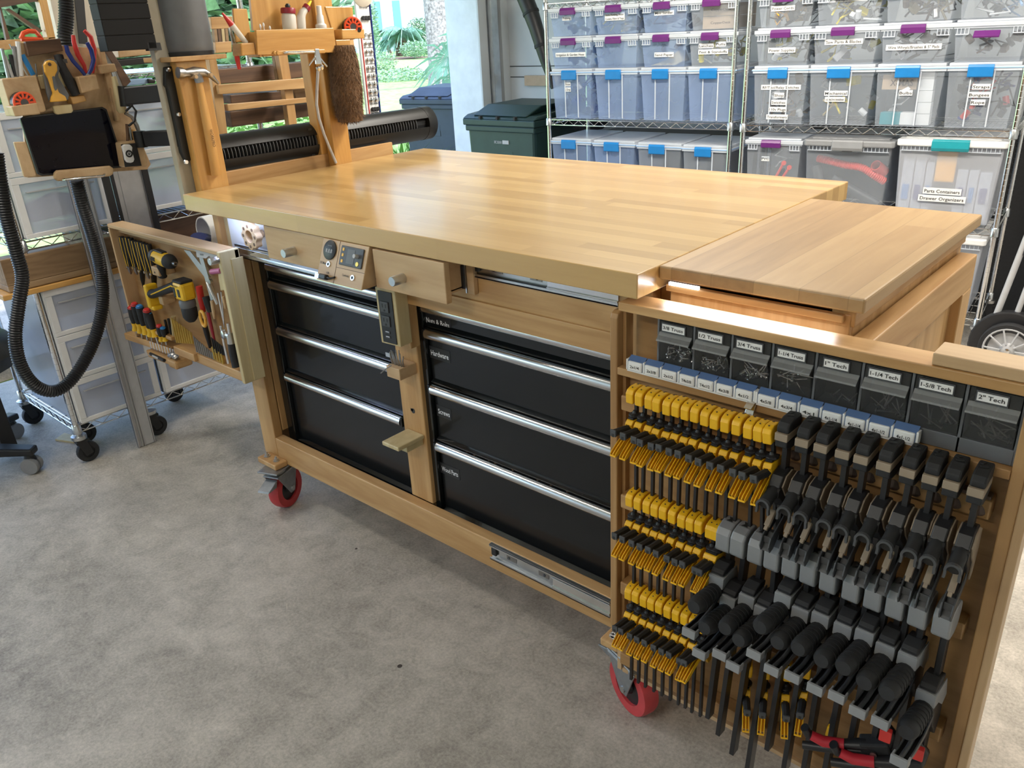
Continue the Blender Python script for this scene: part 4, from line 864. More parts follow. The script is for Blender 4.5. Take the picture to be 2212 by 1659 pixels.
for i in range(5):
    c = Vector((a.x+.014+.009*i, -.006+.006*(i % 2), a.z+.022+.003*(i % 3)))
    S('cup_brush', B().lathe([(.004, 0), (.011, .002), (.011, .008), (.004, .010)], c, (0.4, -.5, .7), 14), 'tip', 'small steel wire wheel lying in the rounded pine box', 'wire wheel', 'wire wheels in the pine box')
# light speed squares / rulers
def plk(pts, t, y): return B().prism([z2(px, py, y) for px, py in pts], (0, t, 0))
T('combination_square', 'grey metal square with two slanting rules at the upper right of the tool cabinet', 'square', [P('stock', plk([(680, 340), (855, 385), (845, 430), (830, 420), (705, 385)], .008, .02), 'lightgrey', bevel=.001), P('rule', plk([(735, 415), (790, 425), (975, 660), (925, 665)], .002, .028), 'alu')])
T('sliding_square', 'silver square with lettering and long blade beside the aluminium knob', 'square', [P('stock', plk([(840, 415), (1045, 430), (1040, 480), (985, 490), (960, 470), (930, 492), (850, 480)], .010, .008), 'lightgrey', bevel=.001, subs=[P('lettering', txt('SWANSON', .008, z2(880, 462, .0074), (z2(980,470)-z2(880,462)), (0,0,1), width=.024), 'ink')]),
  P('rule', plk([(870, 480), (905, 485), (1010, 850), (975, 870)], .002, .02), 'alu'), P('slide_knob', B().lathe([(.008, 0), (.008, .01)], z2(985, 690, .01), (0,-1,0), 12), 'steel')])
a = z2(1030, 600, .0); b = z2(1085, 775, .0)
T('work_light', 'slim cream stick with a pink end hanging near the cabinet end', 'tool', [P('stick', B().prism([z2(1035, 625, .0), z2(1085, 615, .0), z2(1112, 775, .0), z2(1060, 785, .0)], (0, .012, 0)), 'palewood', bevel=.004), P('pink_end', B().tube([z2(985, 610, .0), z2(1070, 600, .0)], .009, 12), 'pink', smooth=True)])
a = z2(1070, 1090, -.002); b = z2(1175, 1200, -.002); c = z2(1205, 1450, -.002)
T('ratchet', 'chrome ratchet wrench with black grip standing against the cabinet end', 'wrench', [P('shaft', B().tube([z2(1065, 1090, 0), z2(1095, 1250, 0), z2(1135, 1430, .0)], .005, 8), 'chrome', smooth=True), P('shaft', B().tube([z2(1130, 1070, 0), z2(1145, 1160, 0)], .006, 8), 'chrome', smooth=True),
  P('head', B().lathe([(.013, -.008), (.017, -.004), (.017, .006), (.010, .010)], z2(1095, 1170, -.004), (-.3,-1,0), 20).tube([z2(1100, 1170, 0), z2(1150, 1180, 0), z2(1160, 1250, 0)], [.010, .013, .013], 14), 'steel', smooth=True), P('grip', B().tube([z2(1160, 1255, -.002), z2(1175, 1330, -.002), z2(1205, 1460, -.002)], [.012, .014, .014], 12), 'softblack', smooth=True)])
for i, (p0, p1, r, m, lb) in enumerate((((1040, 800), (1095, 1080), .0035, 'chrome', 'long thin steel rod slanting in the right of the tool cabinet'), ((1070, 790), (1100, 1110), .003, 'steel', 'second thin steel rod slanting beside the chrome ratchet'), ((955, 700), (1040, 900), .010, 'steel', 'grey caliper body hanging below the square'), ((870, 740), (910, 970), .012, 'red', 'flat red tool hanging behind the drill'),
   ((935, 830), (975, 970), .015, 'black', 'black clamp-like gauge right of the drill'), ((950, 970), (1010, 1230), .006, 'maroon', 'dark red shafted tool right of the orange handle'), ((905, 1030), (975, 1290), .010, 'black', 'black handled tool with a pale orange loop'), ((985, 870), (1010, 1030), .006, 'birch', 'thin wooden stick beside the black gauge'), ((1085, 830), (1110, 940), .005, 'birch', 'short wooden peg near the cabinet end'), ((640, 1010), (650, 1200), .010, 'palewood', 'pale marker standing left of the gold bits'), ((565, 1040), (605, 1200), .005, 'blackmetal', 'thin dark awl in the screwdriver rack'), ((595, 1030), (630, 1210), .005, 'blackmetal', 'thin dark file next to the pale marker'))):
    a, b = z2(*p0, .02), z2(*p1, .02)
    S('hand_tool', B().tube([a, a*.5+b*.5, b], [r, r, r*.7], 10, flat=.6 if r > .008 else 1), m, lb, 'tool', smooth=True)
lp = z2(905, 1030, .01); lo = [lp+Vector((.016*math.cos(t), 0, .028*math.sin(t))) for t in [2*PI*k/14 for k in range(15)]]
S('loop_handle', B().tube(lo, .0055, 8), 'amber', 'pale orange loop handle right of the drill chuck', 'handle', smooth=True)
S('pipe_end', B().lathe([(.058, 0), (.058, .30), (.053, .30), (.053, .0)], tuple(at(440, 500, 'y', .30)), (-.0, 1, 0), 28, open=True), 'white', 'end of a wide white pipe behind the tool cabinet', 'pipe', smooth=True)
S('blue_cloth', B().tube([at(428, 512, 'y', .24), at(440, 516, 'y', .32), at(446, 518, 'y', .5)], [.03, .036, .03], 12, flat=.6), 'navy', 'dark blue cloth in the mouth of the white pipe', 'cloth', smooth=True)
# ================================================================ UPRIGHT STRUCTURE AT THE LEFT END OF THE TOP
def py(pxs, x, t, m=None): return B().prism([at(u, v, 'x', x) for u, v in pxs], (-t, 0, 0))
T('hanging_frame', 'varnished wooden uprights and tray carried above the left end of the worktop', 'frame', [
  P('upright', box(-.045, .070, 1.10, -.004, .170, 1.548), 'orangez', bevel=.003), P('upright', box(-.045, .613, 1.10, -.004, .690, 1.95), 'orangez', bevel=.003), P('upright', box(-.10, .590, 1.0, -.05, .625, 1.95), 'orangez', bevel=.003),
  P('top_shelf', box(-.16, .045, 1.548, .015, .235, 1.562), 'pine', bevel=.002),
  P('edge_board', box(-.06, .18, 1.12, -.045, .93, 1.196), 'piney', bevel=.002),
  P('back_board', py([(536, -60), (700, -60), (702, 60), (547, 66)], -.02, .012), 'orangez'),
  P('tray_front', py([(553, 65), (721, 60), (727, 113), (557, 119)], .055, .012), 'orange', bevel=.002),
  P('tray_floor', box(-.02, .345, 1.545, .045, .655, 1.555), 'orange'), P('tray_end', box(-.02, .335, 1.545, .045, .347, 1.62), 'orangez'),
  P('left_panel', py([(503, 18), (534, 19), (545, 92), (510, 92)], .0, .010), 'orangez', bevel=.003), P('left_pocket', py([(520, 93), (550, 92), (555, 118), (522, 121)], .045, .055), 'orange', bevel=.004),
  P('right_panel', py([(702, 14), (762, 14), (768, 85), (725, 90)], -.0, .010), 'orangez', bevel=.003), P('right_block', py([(725, 86), (757, 85), (759, 112), (729, 114)], .045, .05), 'orange', bevel=.003), P('tape_ledge', py([(738, 63), (787, 62), (788, 83), (740, 85)], .045, .045), 'orange', bevel=.003)])
rb0, rb1 = at(592, 115, 'x', .058), at(700, 111, 'x', .058)
T('chrome_pull_bar', 'chrome bar on an oval wooden base under the hanging tray', 'bar', [P('base', B().prism([rb0+Vector((-.003, 0, -.006)), rb1+Vector((-.003, 0, -.006)), rb1+Vector((-.003, 0.006, 0)), rb1+Vector((-.003, 0, .007)), rb0+Vector((-.003, 0, .007)), rb0+Vector((-.003, -.006, 0))], (.008, 0, 0)), 'orange', bevel=.002),
  P('bar', B().tube([rb0+Vector((.004, .035, 0)), rb0+Vector((.018, .040, 0)), rb1+Vector((.018, -.045, 0)), rb1+Vector((.004, -.04, 0))], .0045, 10), 'chrome', smooth=True), P('screw_knob', B().lathe([(.008, 0), (.006, .004)], rb0+Vector((.005, .012, 0)), (1,0,0), 14), 'orange')])
cl = at(685, 125, 'x', .075)
T('alligator_clip', 'chrome spring clips dangling from the bar above the white hose', 'clip', [P('jaws', B().prism([cl+Vector((0, -.008, .028)), cl+Vector((0, .006, .028)), cl+Vector((0, .012, -.02)), cl+Vector((0, -.012, -.02))], (.008, 0, 0)), 'chrome', bevel=.001),
  P('handle', B().tube([cl+Vector((0, 0, .01)), cl+Vector((0, -.038, -.022))], [.004, .003], 6).tube([cl+Vector((0, 0, .012)), cl+Vector((0, .036, -.030))], [.004, .003], 6), 'chrome'), P('ball', B().lathe([(.004, -.009), (.009, -.003), (.009, .004), (.003, .009)], cl+Vector((0, 0, -.034)), n=14).lathe([(.004, -.009), (.008, -.003), (.008, .004), (.003, .009)], cl+Vector((0, .014, -.030)), n=14), 'chrome', smooth=True)])
hp = [at(u, v, 'x', xx) for u, v, xx in ((687, 150, .075), (685, 190, .06), (684, 225, .05), (689, 255, .05), (700, 290, .045), (713, 322, .03), (726, 352, .03))]
S('air_hose', B().tube(hp, .0048, 8), 'lightgrey', 'thin off-white hose dropping from the clips to the worktop edge', 'hose', smooth=True)
# fleece duster
a, b = at(738, 98, 'x', -.005+.05), at(757, 262, 'x', .05)
fu = B(); rr = random.Random(3)
core = B().tube([a, a*.8+b*.2, a*.4+b*.6, b], [.040, .052, .056, .044], 20)
for k in range(5200):
    t = rr.random(); an = rr.random()*2*PI; c = a+(b-a)*t; r = .045+.012*math.sin(t*PI); 
    if t > .93: r *= (1-(t-.93)*6)
    d = Vector((math.cos(an), math.sin(an), 0)); p = c+d*r*.9; q = c+d*(r+.008)+Vector((rr.uniform(-.005, .005), rr.uniform(-.005, .005), -.016*rr.random()-.004)); s = d.cross(Vector((0,0,1)))*.0017
    fu.add([p-s, p+s, q], [(0, 1, 2)])
T('duster', 'fluffy brown fleece duster hanging beside the second upright', 'duster', [P('core', core, 'fur', smooth=True), P('fleece', fu, 'fur', kind='stuff')])
# bottles
def bot(u0, v0, u1, v1, prof, x, lb, cap, capm, bm='bottle', extra=None, cat='bottle', nm='glue_bottle'):
    a, b = at(u0, v0, 'x', x), at(u1, v1, 'x', x); H_ = (b-a).length; d = (b-a).normalized()
    body = B().lathe([(r, h*H_) for r, h in prof], a, d, 20); cp_ = B().lathe([(r, h*H_) for r, h in cap], a, d, 20)
    T(nm, lb, cat, [P('body', body, bm, smooth=True), P('cap', cp_, capm, smooth=True)]+([P('tip', B().lathe([(r, h*H_) for r, h in extra[0]], a, d, 14), extra[1], smooth=True)] if extra else []))
bot(626, 64, 621, 8, [(.022, 0), (.0235, .1), (.0235, .52), (.020, .62)], .02, 'short milky glue bottle with maroon cap and black nozzle on the hanging tray', [(.024, .62), (.0245, .66), (.0245, .80), (.022, .84)], 'maroon', extra=([(.008, .84), (.009, .92), (.005, 1.0)], 'black'))
a = at(652, 64, 'x', .02); b = at(650, 36, 'x', .02); c = at(660, 20, 'x', .02); d = at(672, 2, 'x', .02)
T('glue_bottle', 'bent milky glue bottle with maroon collar and yellow tip on the hanging tray', 'bottle', [P('body', B().tube([a, b, (b+c)/2+Vector((0,-.002,.002)), c], [.0145, .0150, .0125, .010], 16), 'bottle', smooth=True), P('cap', B().tube([c, c+(d-c)*.35], [.013, .013], 16), 'maroon', smooth=True), P('tip', B().tube([c+(d-c)*.35, d], [.007, .003], 12), 'ylabel', smooth=True)])
bot(694, 62, 688, 12, [(.018, 0), (.019, .04), (.019, .16), (.016, .2)], .02, 'small white spray bottle on the right of the hanging tray', [(.016, .2), (.013, .24), (.012, .55), (.009, .62), (.009, .98), (.006, 1.0)], 'white', 'white', nm='spray_bottle')
a, b = at(532, 93, 'x', .02), at(480, 28, 'x', .02)
T('glue_tube', 'slanting translucent tube with a red conical cap in the left pocket', 'tube', [P('barrel', B().tube([a, a+(b-a)*.62], [.008, .0095], 12), 'bottle', smooth=True), P('cap', B().tube([a+(b-a)*.62, a+(b-a)*.66, b], [.0105, .0095, .003], 12), 'red', smooth=True)])
a, b = at(508, 105, 'x', -.02), at(517, 150, 'x', -.02)
T('scissors', 'steel and red handled blade hanging under the left pocket', 'knife', [P('blade', B().tube([at(496, 60, 'x', -.02), a], [.006, .008], 8, flat=.4), 'steel'), P('handle', B().tube([a, a*.5+b*.5, b], [.008, .009, .006], 10, flat=.6), 'red', smooth=True)])
for i, (u, v) in enumerate(((562, 56), (569, 53), (583, 60))):
    p = at(u, v, 'x', .03); S('cotton_swab', B().tube([p+Vector((0,0,-.03)), p+Vector((0,0,-.006))], .0014, 6).lathe([(.001, -.008), (.0035, -.003), (.003, .003), (.001, .006)], p, n=10), 'white', 'cotton swab standing in the left end of the hanging tray', 'swab', 'cotton swabs in the tray', smooth=True)
def tape(c, d, r, w_, lb, up=Vector((0,0,1))):
    sd = d.cross(up).normalized(); m = Matrix((sd, up, d)).transposed()
    body = B(); n = 20
    body.prism([c+m @ Vector((r*math.cos(2*PI*k/n), max(-.62*r, r*math.sin(2*PI*k/n)), -w_/2)) for k in range(n)], d*w_)
    ring = B()
    for k in range(7):
        an = PI*k/6; p0 = c+m @ Vector((r*.92*math.cos(an), r*.92*math.sin(an), w_/2+.001)); p1 = c+m @ Vector((r*.45*math.cos(an), r*.45*math.sin(an), w_/2+.0015)); ring.tube([p0, p1], r*.11, 6)
    ring.tube([c+m @ Vector((r*.93*math.cos(t), r*.93*math.sin(t), w_/2)) for t in [PI*k/12-.2 for k in range(15)]], r*.12, 6)
    ring.tube([c+m @ Vector((r*.45*math.cos(t), r*.45*math.sin(t), w_/2)) for t in [2*PI*k/12 for k in range(13)]], r*.10, 6)
    T('tape_measure', lb, 'tape measure', [P('case', body, 'black', bevel=.003), P('orange_trim', ring, 'redorange', smooth=True), P('badge', B().lathe([(r*.38, 0), (r*.36, .001)], c+d*(w_/2), d, 16), 'darkgrey')])
tape(at(760, 58, 'x', .025), Vector((.93, -.36, 0)), .032, .032, 'black and orange tape measure on the ledge right of the hanging tray')
# horizontal tower fan / light bar
a, b = Vector((-.12, .195, 1.243)), Vector((-.12, 1.155, 1.238))
R_ = .066; d = (b-a).normalized(); body = B(); n = 28; vs = []; fs = []
gap0, gap1 = -.15, .42
angs = [gap1+(2*PI-(gap1-gap0))*k/n for k in range(n+1)]
def ringp(c, r): return [c+Vector((r*math.cos(t), 0, r*math.sin(t))) for t in angs]
for c in (a, b):
    pass
o0, o1, q0, q1 = ringp(a, R_), ringp(b, R_), ringp(a, R_-.005), ringp(b, R_-.005)
m1 = n+1
body.add(o0+o1+q0+q1, [f for k in range(n) for f in ((k, k+1, m1+k+1, m1+k), (2*m1+k+1, 2*m1+k, 3*m1+k, 3*m1+k+1), (k+1, k, 2*m1+k, 2*m1+k+1), (m1+k, m1+k+1, 3*m1+k+1, 3*m1+k))]+[(0, m1, 3*m1, 2*m1), (m1-1, 3*m1-1, 4*m1-1, 2*m1-1)])
cap = B().lathe([(R_+.001, 0), (R_+.001, .045), (R_*.92, .052)], b-d*.005, d, 36); cap0 = B().lathe([(R_*.96, 0), (R_*.98, .008)], a-d*.004, d, 30)
imp = B().cyl(a+d*.01, b, R_-.022, n=20); fins = B()
for k in range(64):
    c = a+d*(.012+.0139*k); fins.add([c+Vector((r*math.cos(t), dy, r*math.sin(t))) for dy in (0, .0025) for t in [gap0-.08+(.73)*j/5 for j in range(6)] for r in (R_-.022, R_-.006)], [(2*j+o, 2*j+1+o, 2*j+3+o, 2*j+2+o) for o in (0, 12) for j in range(5)]+[(2*j+1, 2*j+13, 2*j+15, 2*j+3) for j in range(5)])
T('tower_fan', 'dark cylindrical fan mounted horizontally behind the left edge of the worktop', 'fan', [P('shell', body, 'blackmetal', smooth=True), P('end_cap', cap, 'blackmetal', smooth=True), P('end_cap', cap0, 'blackmetal', smooth=True), P('impeller', imp, 'black', subs=[P('blades', fins, 'darkgrey', kind='stuff')]),
  P('inner_seam', B().box(-.10, .56, 1.19, -.07, .575, 1.29), 'black')])
# speaker
sp = Vector((-.07, .152, 1.562))
T('speaker', 'tall rounded charcoal speaker standing on top of the first upright', 'speaker', [P('body', B().lathe([(.060, 0), (.072, .004), (.078, .014), (.080, .03), (.080, .34), (.074, .36)], sp, n=36), 'frame', smooth=True), P('base_ring', B().lathe([(.0785, .0), (.0795, .012)], sp, n=36), 'black', smooth=True)])
S('steel_post', box(-.080, .032, 1.11, -.050, .092, 1.95), 'beige', 'beige steel post left of the hammer upright', 'post', bevel=.002)
bl_ = at(222, 60, 'x', -.03).y; bx_ = B(); a, b = at(192, -60, 'x', -.03), at(342, 105, 'x', -.03)
for k in range(6):
    z0 = b.z+.042*k; bx_.box(-.085, bl_, z0, -.03, b.y-.002, z0+.0405)
bx_.box(-.083, bl_+.001, b.z+.002, -.032, b.y-.004, b.z+.25)
T('black_panel_box', 'big black housing with horizontal grooves above the tablet arm', 'box', [P('body', bx_, 'mattblack', bevel=.002), P('foot', py([(318, 92), (346, 92), (350, 108), (322, 110)], -.03, .02), 'black')])
# tv arm
T('monitor_mount', 'black steel wall bracket and two folding arms holding the tablet board', 'bracket', [
  P('mount_plate', py([(357, 145), (372, 143), (378, 178), (383, 180), (415, 345), (403, 352), (392, 330), (362, 190), (357, 185)], -.035, .03), 'blackmetal', bevel=.003, subs=[P('bolt', B().lathe([(.008, 0), (.006, .004)], at(bu, bv, 'x', -.034), (1,0,0), 12), 'chrome') for bu, bv in ((364, 151), (386, 247), (402, 350))]),
  P('upper_arm', B().prism([at(265, 188, 'x', -.22), at(372, 177, 'x', -.06), at(376, 218, 'x', -.06), at(270, 228, 'x', -.22)], (.0, .03, 0)), 'black', bevel=.005),
  P('lower_arm', B().prism([at(305, 284, 'x', -.22), at(390, 280, 'x', -.06), at(395, 315, 'x', -.06), at(312, 317, 'x', -.22)], (.0, .03, 0)), 'black', bevel=.005),
  P('pivot', B().cyl(at(369, 180, 'x', -.05), at(377, 222, 'x', -.05), .014, n=14), 'blackmetal', smooth=True), P('pivot', B().cyl(at(386, 280, 'x', -.05), at(392, 316, 'x', -.05), .014, n=14), 'blackmetal', smooth=True),
  P('inner_hub', B().cyl(at(268, 186, 'x', -.25), at(274, 230, 'x', -.25), .02, n=14), 'blackmetal', smooth=True), P('inner_hub', B().cyl(at(300, 283, 'x', -.25), at(306, 318, 'x', -.25), .02, n=14), 'blackmetal', smooth=True)])
cb = [at(u, v, 'x', -.10) for u, v in ((372, 320), (378, 345), (392, 370), (402, 390), (412, 415))]
S('cable', B().tube(cb, .004, 8), 'black', 'black cable hanging below the tablet bracket', 'cable', smooth=True)
S('cable', B().tube([at(u, v, 'x', -.2) for u, v in ((272, 240), (285, 228), (294, 240), (290, 262), (278, 272))], .004, 8), 'black', 'short black cable loop behind the tablet board', 'cable', smooth=True)
# hammer
a, b = at(427, 165, 'x', .012), at(468, 378, 'x', .010)
T('hammer', 'claw hammer with wooden handle hanging on two pegs on the first upright', 'hammer', [
  P('handle', B().tube([a, a+(b-a)*.15, a+(b-a)*.4, a+(b-a)*.7, b], [.0115, .012, .015, .0160, .0185], 14, flat=.75), 'orangez', smooth=True, subs=[P('lettering', txt('WORKPRO', .014, a+(b-a)*.52+Vector((.0145, -.002, 0)), (b-a), Vector((0, 1, -.1)), width=.055), 'darkwood')]),
  P('head', B().tube([at(384, 157, 'x', .012), at(394, 158, 'x', .012), at(401, 158, 'x', .012), at(420, 155, 'x', .012), at(440, 156, 'x', .012), at(455, 163, 'x', .012), at(472, 181, 'x', .012)], [.0165, .0165, .0120, .0155, .0130, .009, .0038], 12), 'tip', smooth=True, subs=[P('cheek', B().tube([at(424, 155, 'x', .012), at(431, 178, 'x', .012)], [.0145, .0140], 8), 'tip')])])
for i, (u, v) in enumerate(((411, 166), (444, 162))):
    p = at(u, v, 'x', .0); S('peg', B().cyl(p+Vector((-.004, 0, 0)), p+Vector((.038, 0, 0)), .0055, n=12), 'birch', ['left', 'right'][i]+' wooden peg carrying the hammer head', 'peg', smooth=True)
# ---------------------------------------------------------------- tablet board
XP = -.33
def pp(pts, x=XP, t=.012): return py(pts, x, t)
T('tablet_board', 'birch board with pockets and a tablet hung on the black arm at the left', 'tool board', [
  P('board', pp([(36, 92), (213, 104), (222, 112), (326, 355), (318, 366), (60, 384)]), 'birch', bevel=.001),
  P('dark_cap', pp([(55, 90), (130, 83), (137, 110), (62, 122)], XP+.02, .02), 'darkwood', bevel=.002),
  P('edge_strip', pp([(213, 104), (226, 108), (262, 262), (250, 262)], XP+.016, .02), 'birch', bevel=.002), P('top_block', pp([(214, 141), (248, 137), (254, 154), (220, 160)], XP+.045, .05), 'birch', bevel=.003),
  P('left_pocket', pp([(4, 171), (78, 163), (100, 238), (95, 242), (28, 252)], XP+.06, .06), 'birch', bevel=.003), P('tape_pocket', pp([(25, 230), (80, 222), (88, 246), (33, 252)], XP+.10, .05), 'birchz', bevel=.003),
  P('clip_block', pp([(88, 163), (98, 161), (107, 189), (97, 193)], XP+.035, .03), 'palewood', bevel=.002), P('clip_block', pp([(126, 157), (137, 155), (143, 187), (134, 189)], XP+.035, .03), 'palewood', bevel=.002),
  P('rest_block', pp([(151, 209), (182, 205), (188, 218), (158, 226)], XP+.04, .04), 'orange', bevel=.003), P('plier_pocket', pp([(168, 166), (208, 161), (217, 193), (178, 202)], XP+.07, .07), 'birch', bevel=.004),
  P('tablet_hook', pp([(114, 229), (155, 225), (159, 240), (155, 244), (124, 248), (119, 245)], XP+.05, .012), 'palewood', bevel=.003), P('left_guide', pp([(30, 307), (56, 306), (79, 378), (75, 382), (53, 383)], XP+.045, .012), 'birch', bevel=.003),
  P('bottom_guide', pp([(118, 373), (124, 368), (238, 358), (247, 364), (246, 376), (238, 381), (126, 392), (117, 386)], XP+.065, .014), 'birch', bevel=.005), P('file_clip', pp([(240, 190), (247, 195), (262, 258), (254, 262)], XP+.03, .02), 'birch', bevel=.002),
  P('pencil_pocket', pp([(261, 309), (308, 300), (320, 352), (318, 360), (270, 362)], XP+.08, .07), 'birch', bevel=.004, subs=[P('dark_face', pp([(262, 312), (294, 309), (306, 358), (271, 361)], XP+.083, .004), 'black')]),
  P('handle_rod', B().tube([at(136, 387, 'x', XP+.075), at(140, 388, 'x', XP+.10), at(222, 380, 'x', XP+.10), at(226, 376, 'x', XP+.075)], .004, 10), 'chrome', smooth=True)])
T('tablet', 'black glossy tablet held at the bottom of the birch board', 'tablet', [P('case', pp([(44, 257), (52, 252), (222, 231), (231, 236), (270, 355), (262, 362), (92, 380), (82, 376)], XP+.038, .012), 'black', bevel=.002), P('screen', pp([(47, 259), (54, 255), (220, 235), (228, 240), (265, 353), (258, 358), (94, 376), (86, 373)], XP+.0395, .002), 'screen')])
T('remote_control', 'white remote with a round black power button on the pencil pocket', 'remote', [P('body', pp([(264, 316), (270, 312), (281, 312), (287, 318), (286, 326), (291, 344), (289, 350), (283, 352), (275, 351), (271, 345), (268, 330)], XP+.098, .012), 'white', bevel=.003),
  P('power_button', B().lathe([(.012, 0), (.0115, .002)], at(279, 332, 'x', XP+.098), (1,0,0), 20), 'ink', subs=[P('power_symbol', B().tube([at(279, 332, 'x', XP+.1005)+Vector((0, .0055*math.cos(t), .0055*math.sin(t))) for t in [PI*.7+PI*1.6*k/10 for k in range(11)]], .0008, 5).cyl(at(279, 332, 'x', XP+.1005), at(279, 332, 'x', XP+.1005)+Vector((0, 0, .007)), .0008, n=5), 'whiteink')])])
T('putty_knife', 'amber and grey scraper handle hanging on the birch board', 'scraper', [P('grip', pp([(96, 140), (100, 133), (108, 130), (118, 132), (124, 140), (125, 152), (120, 162), (118, 170), (128, 200), (142, 208), (146, 218), (110, 221), (112, 210), (116, 202), (106, 170), (98, 156)], XP+.065, .014), 'amber', bevel=.003, subs=[P('hole', B().lathe([(.005, 0), (.005, .001)], at(107, 139, 'x', XP+.066), (1,0,0), 12), 'brownpad'), P('insert', pp([(113, 166), (117, 164), (123, 180), (124, 193), (120, 196), (117, 190)], XP+.067, .003), 'frame')]),
  P('backing', pp([(92, 142), (98, 130), (110, 127), (122, 131), (129, 148), (126, 165), (150, 205), (148, 216), (106, 218), (100, 200)], XP+.052, .006), 'frame', bevel=.002)])
tape(at(49, 222, 'x', XP+.075), Vector((1, 0, 0)), .031, .03, 'black and orange tape measure in the lower left pocket of the birch board')
def pl(pts, m, r, lb, x=XP+.04, jaw=None):
    T('pliers', lb, 'pliers', [P('handle', B().tube([at(u, v, 'x', x) for u, v in p_], r, 10), m_, smooth=True) for p_, m_ in pts]+[P('pivot', B().lathe([(.010, 0), (.008, .012)], at(*jaw, 'x', x-.006), (1,0,0), 12), 'tip')])
pl([([(143, 98), (146, 112), (158, 132), (176, 152), (184, 163)], 'navy'), ([(188, 92), (197, 108), (202, 130), (197, 150), (190, 162)], 'navy')], 'navy', [.006, .007, .0065, .006, .005], 'blue handled pliers standing in the right pocket of the birch board', XP+.05, (187, 165))
pl([([(158, 76), (160, 92), (168, 118), (182, 142), (186, 160)], 'red'), ([(182, 66), (196, 80), (203, 105), (203, 135), (200, 158)], 'red')], 'red', [.006, .007, .0075, .006, .005], 'red handled pliers behind the blue pair in the right pocket', XP+.025, (190, 166))
T('black_tool', 'long black flashlight-like tool leaning on the birch board', 'tool', [P('body', B().tube([at(126, 120, 'x', XP+.03), at(134, 145, 'x', XP+.04), at(152, 180, 'x', XP+.04), at(165, 205, 'x', XP+.04)], [.014, .013, .016, .013], 12), 'softblack', smooth=True), P('switch', B().ob(at(140, 132, 'x', XP+.045), (.006, .012, .012)), 'darkgrey')])
a, b = at(244, 158, 'x', XP+.06), at(264, 244, 'x', XP+.06)
T('file_tool', 'pale wooden tool handle with steel ferrule on the right edge of the birch board', 'tool', [P('handle', B().tube([a+(b-a)*.08, a+(b-a)*.3, a+(b-a)*.6, a+(b-a)*.92, b], [.008, .010, .0130, .0155, .010], 14), 'palewood', smooth=True), P('ferrule', B().tube([a-(b-a)*.02, a+(b-a)*.08], .006, 10), 'steel', smooth=True)])
gn = [at(u, v, 'x', XP+.07) for u, v in ((270, 244), (284, 252), (296, 270), (302, 290), (303, 306))]
S('gooseneck', B().tube(gn, .0055, 10), 'tip', 'curved flexible metal neck by the pencil pocket', 'cable', smooth=True)
for i, (u0, v0, u1, v1, r, m, lb) in enumerate(((10, 120, 28, 168, .005, 'lightgrey', 'pale grey chisel in the left pocket, nearest the picture edge'), (4, 105, 18, 168, .005, 'steel', 'steel rule in the left pocket'), (22, 118, 34, 165, .006, 'black', 'black handled tool in the left pocket'), (38, 90, 46, 165, .007, 'white', 'white stick standing in the left pocket'), (48, 118, 72, 162, .0075, 'blue', 'flat blue handle in the left pocket'), (20, 95, 60, 164, .0022, 'steel', 'thin bent steel pick crossing the left pocket'), (77, 138, 80, 165, .002, 'tip', 'thin spike right of the left pocket'), (30, 100, 36, 166, .006, 'grey', 'dark grey marker in the left pocket'))):
    S('hand_tool', B().tube([at(u0, v0, 'x', XP+.03), at(u1, v1, 'x', XP+.035)], r, 8), m, lb, 'tool', smooth=True)
for i, (u0, v0, u1, v1, m) in enumerate(((279, 275, 284, 306, 'tip'), (287, 280, 290, 304, 'orange'), (274, 268, 276, 305, 'darkwood'))):
    S('pencil', B().tube([at(u0, v0, 'x', XP+.05), at(u1, v1, 'x', XP+.055)], .005, 8), m, ['steel tipped marker in the pencil pocket', 'orange pencil in the pencil pocket', 'dark brown pencil in the pencil pocket'][i], 'pencil', smooth=True)
ol = [at(u, v, 'x', XP-.05) for u, v in ((45, 84), (50, 72), (62, 67), (76, 68), (84, 76), (92, 84), (75, 85))]
S('orange_handle', B().tube(ol+[ol[0]], .007, 8), 'redorange', 'orange loop handle poking up behind the birch board', 'handle', smooth=True)
# ---------------------------------------------------------------- corrugated hoses
def corr(pts, r, step=.0085):
    P_ = [Vector(p) for p in pts]; out = []
    # Catmull-Rom resample
    Q = [P_[0]]+P_+[P_[-1]]
    raw = []
    for i in range(1, len(Q)-2):
        for k in range(24):
            t = k/24; a, b, c, d = Q[i-1], Q[i], Q[i+1], Q[i+2]
            raw.append(.5*((2*b)+(-a+c)*t+(2*a-5*b+4*c-d)*t*t+(-a+3*b-3*c+d)*t**3))
    raw.append(Q[-2]); acc = 0; out = [raw[0]]
    for i in range(1, len(raw)):
        s = (raw[i]-raw[i-1]).length
        while acc+s >= step/2:
            f = (step/2-acc)/s; raw[i-1] = raw[i-1].lerp(raw[i], f); out.append(raw[i-1].copy()); s = (raw[i]-raw[i-1]).length; acc = 0
        acc += s
    return B().tube(out, [r if k % 2 else r*.84 for k in range(len(out))], 18)
hx = -.45
S('vacuum_hose', corr([at(u, v, 'x', x) for u, v, x in ((165, 388, -.36), (178, 440, -.38), (200, 510, -.42), (217, 580, hx), (222, 650, hx), (210, 715, hx), (185, 775, hx), (150, 825, hx), (115, 845, hx), (75, 832, hx), (45, 790, hx), (33, 730, hx), (40, 660, hx), (48, 600, hx), (35, 545, hx), (14, 470, hx), (2, 400, hx), (-8, 330, hx))], .0225), 'black', 'black corrugated vacuum hose hanging in a long loop at the left', 'hose', smooth=True)
S('vacuum_hose', corr([at(u, v, 'x', -.42) for u, v in ((138, -40), (142, 0), (143, 40), (140, 80), (146, 110), (152, 140))], .0235), 'black', 'black corrugated hose coming down behind the birch board', 'hose', smooth=True)
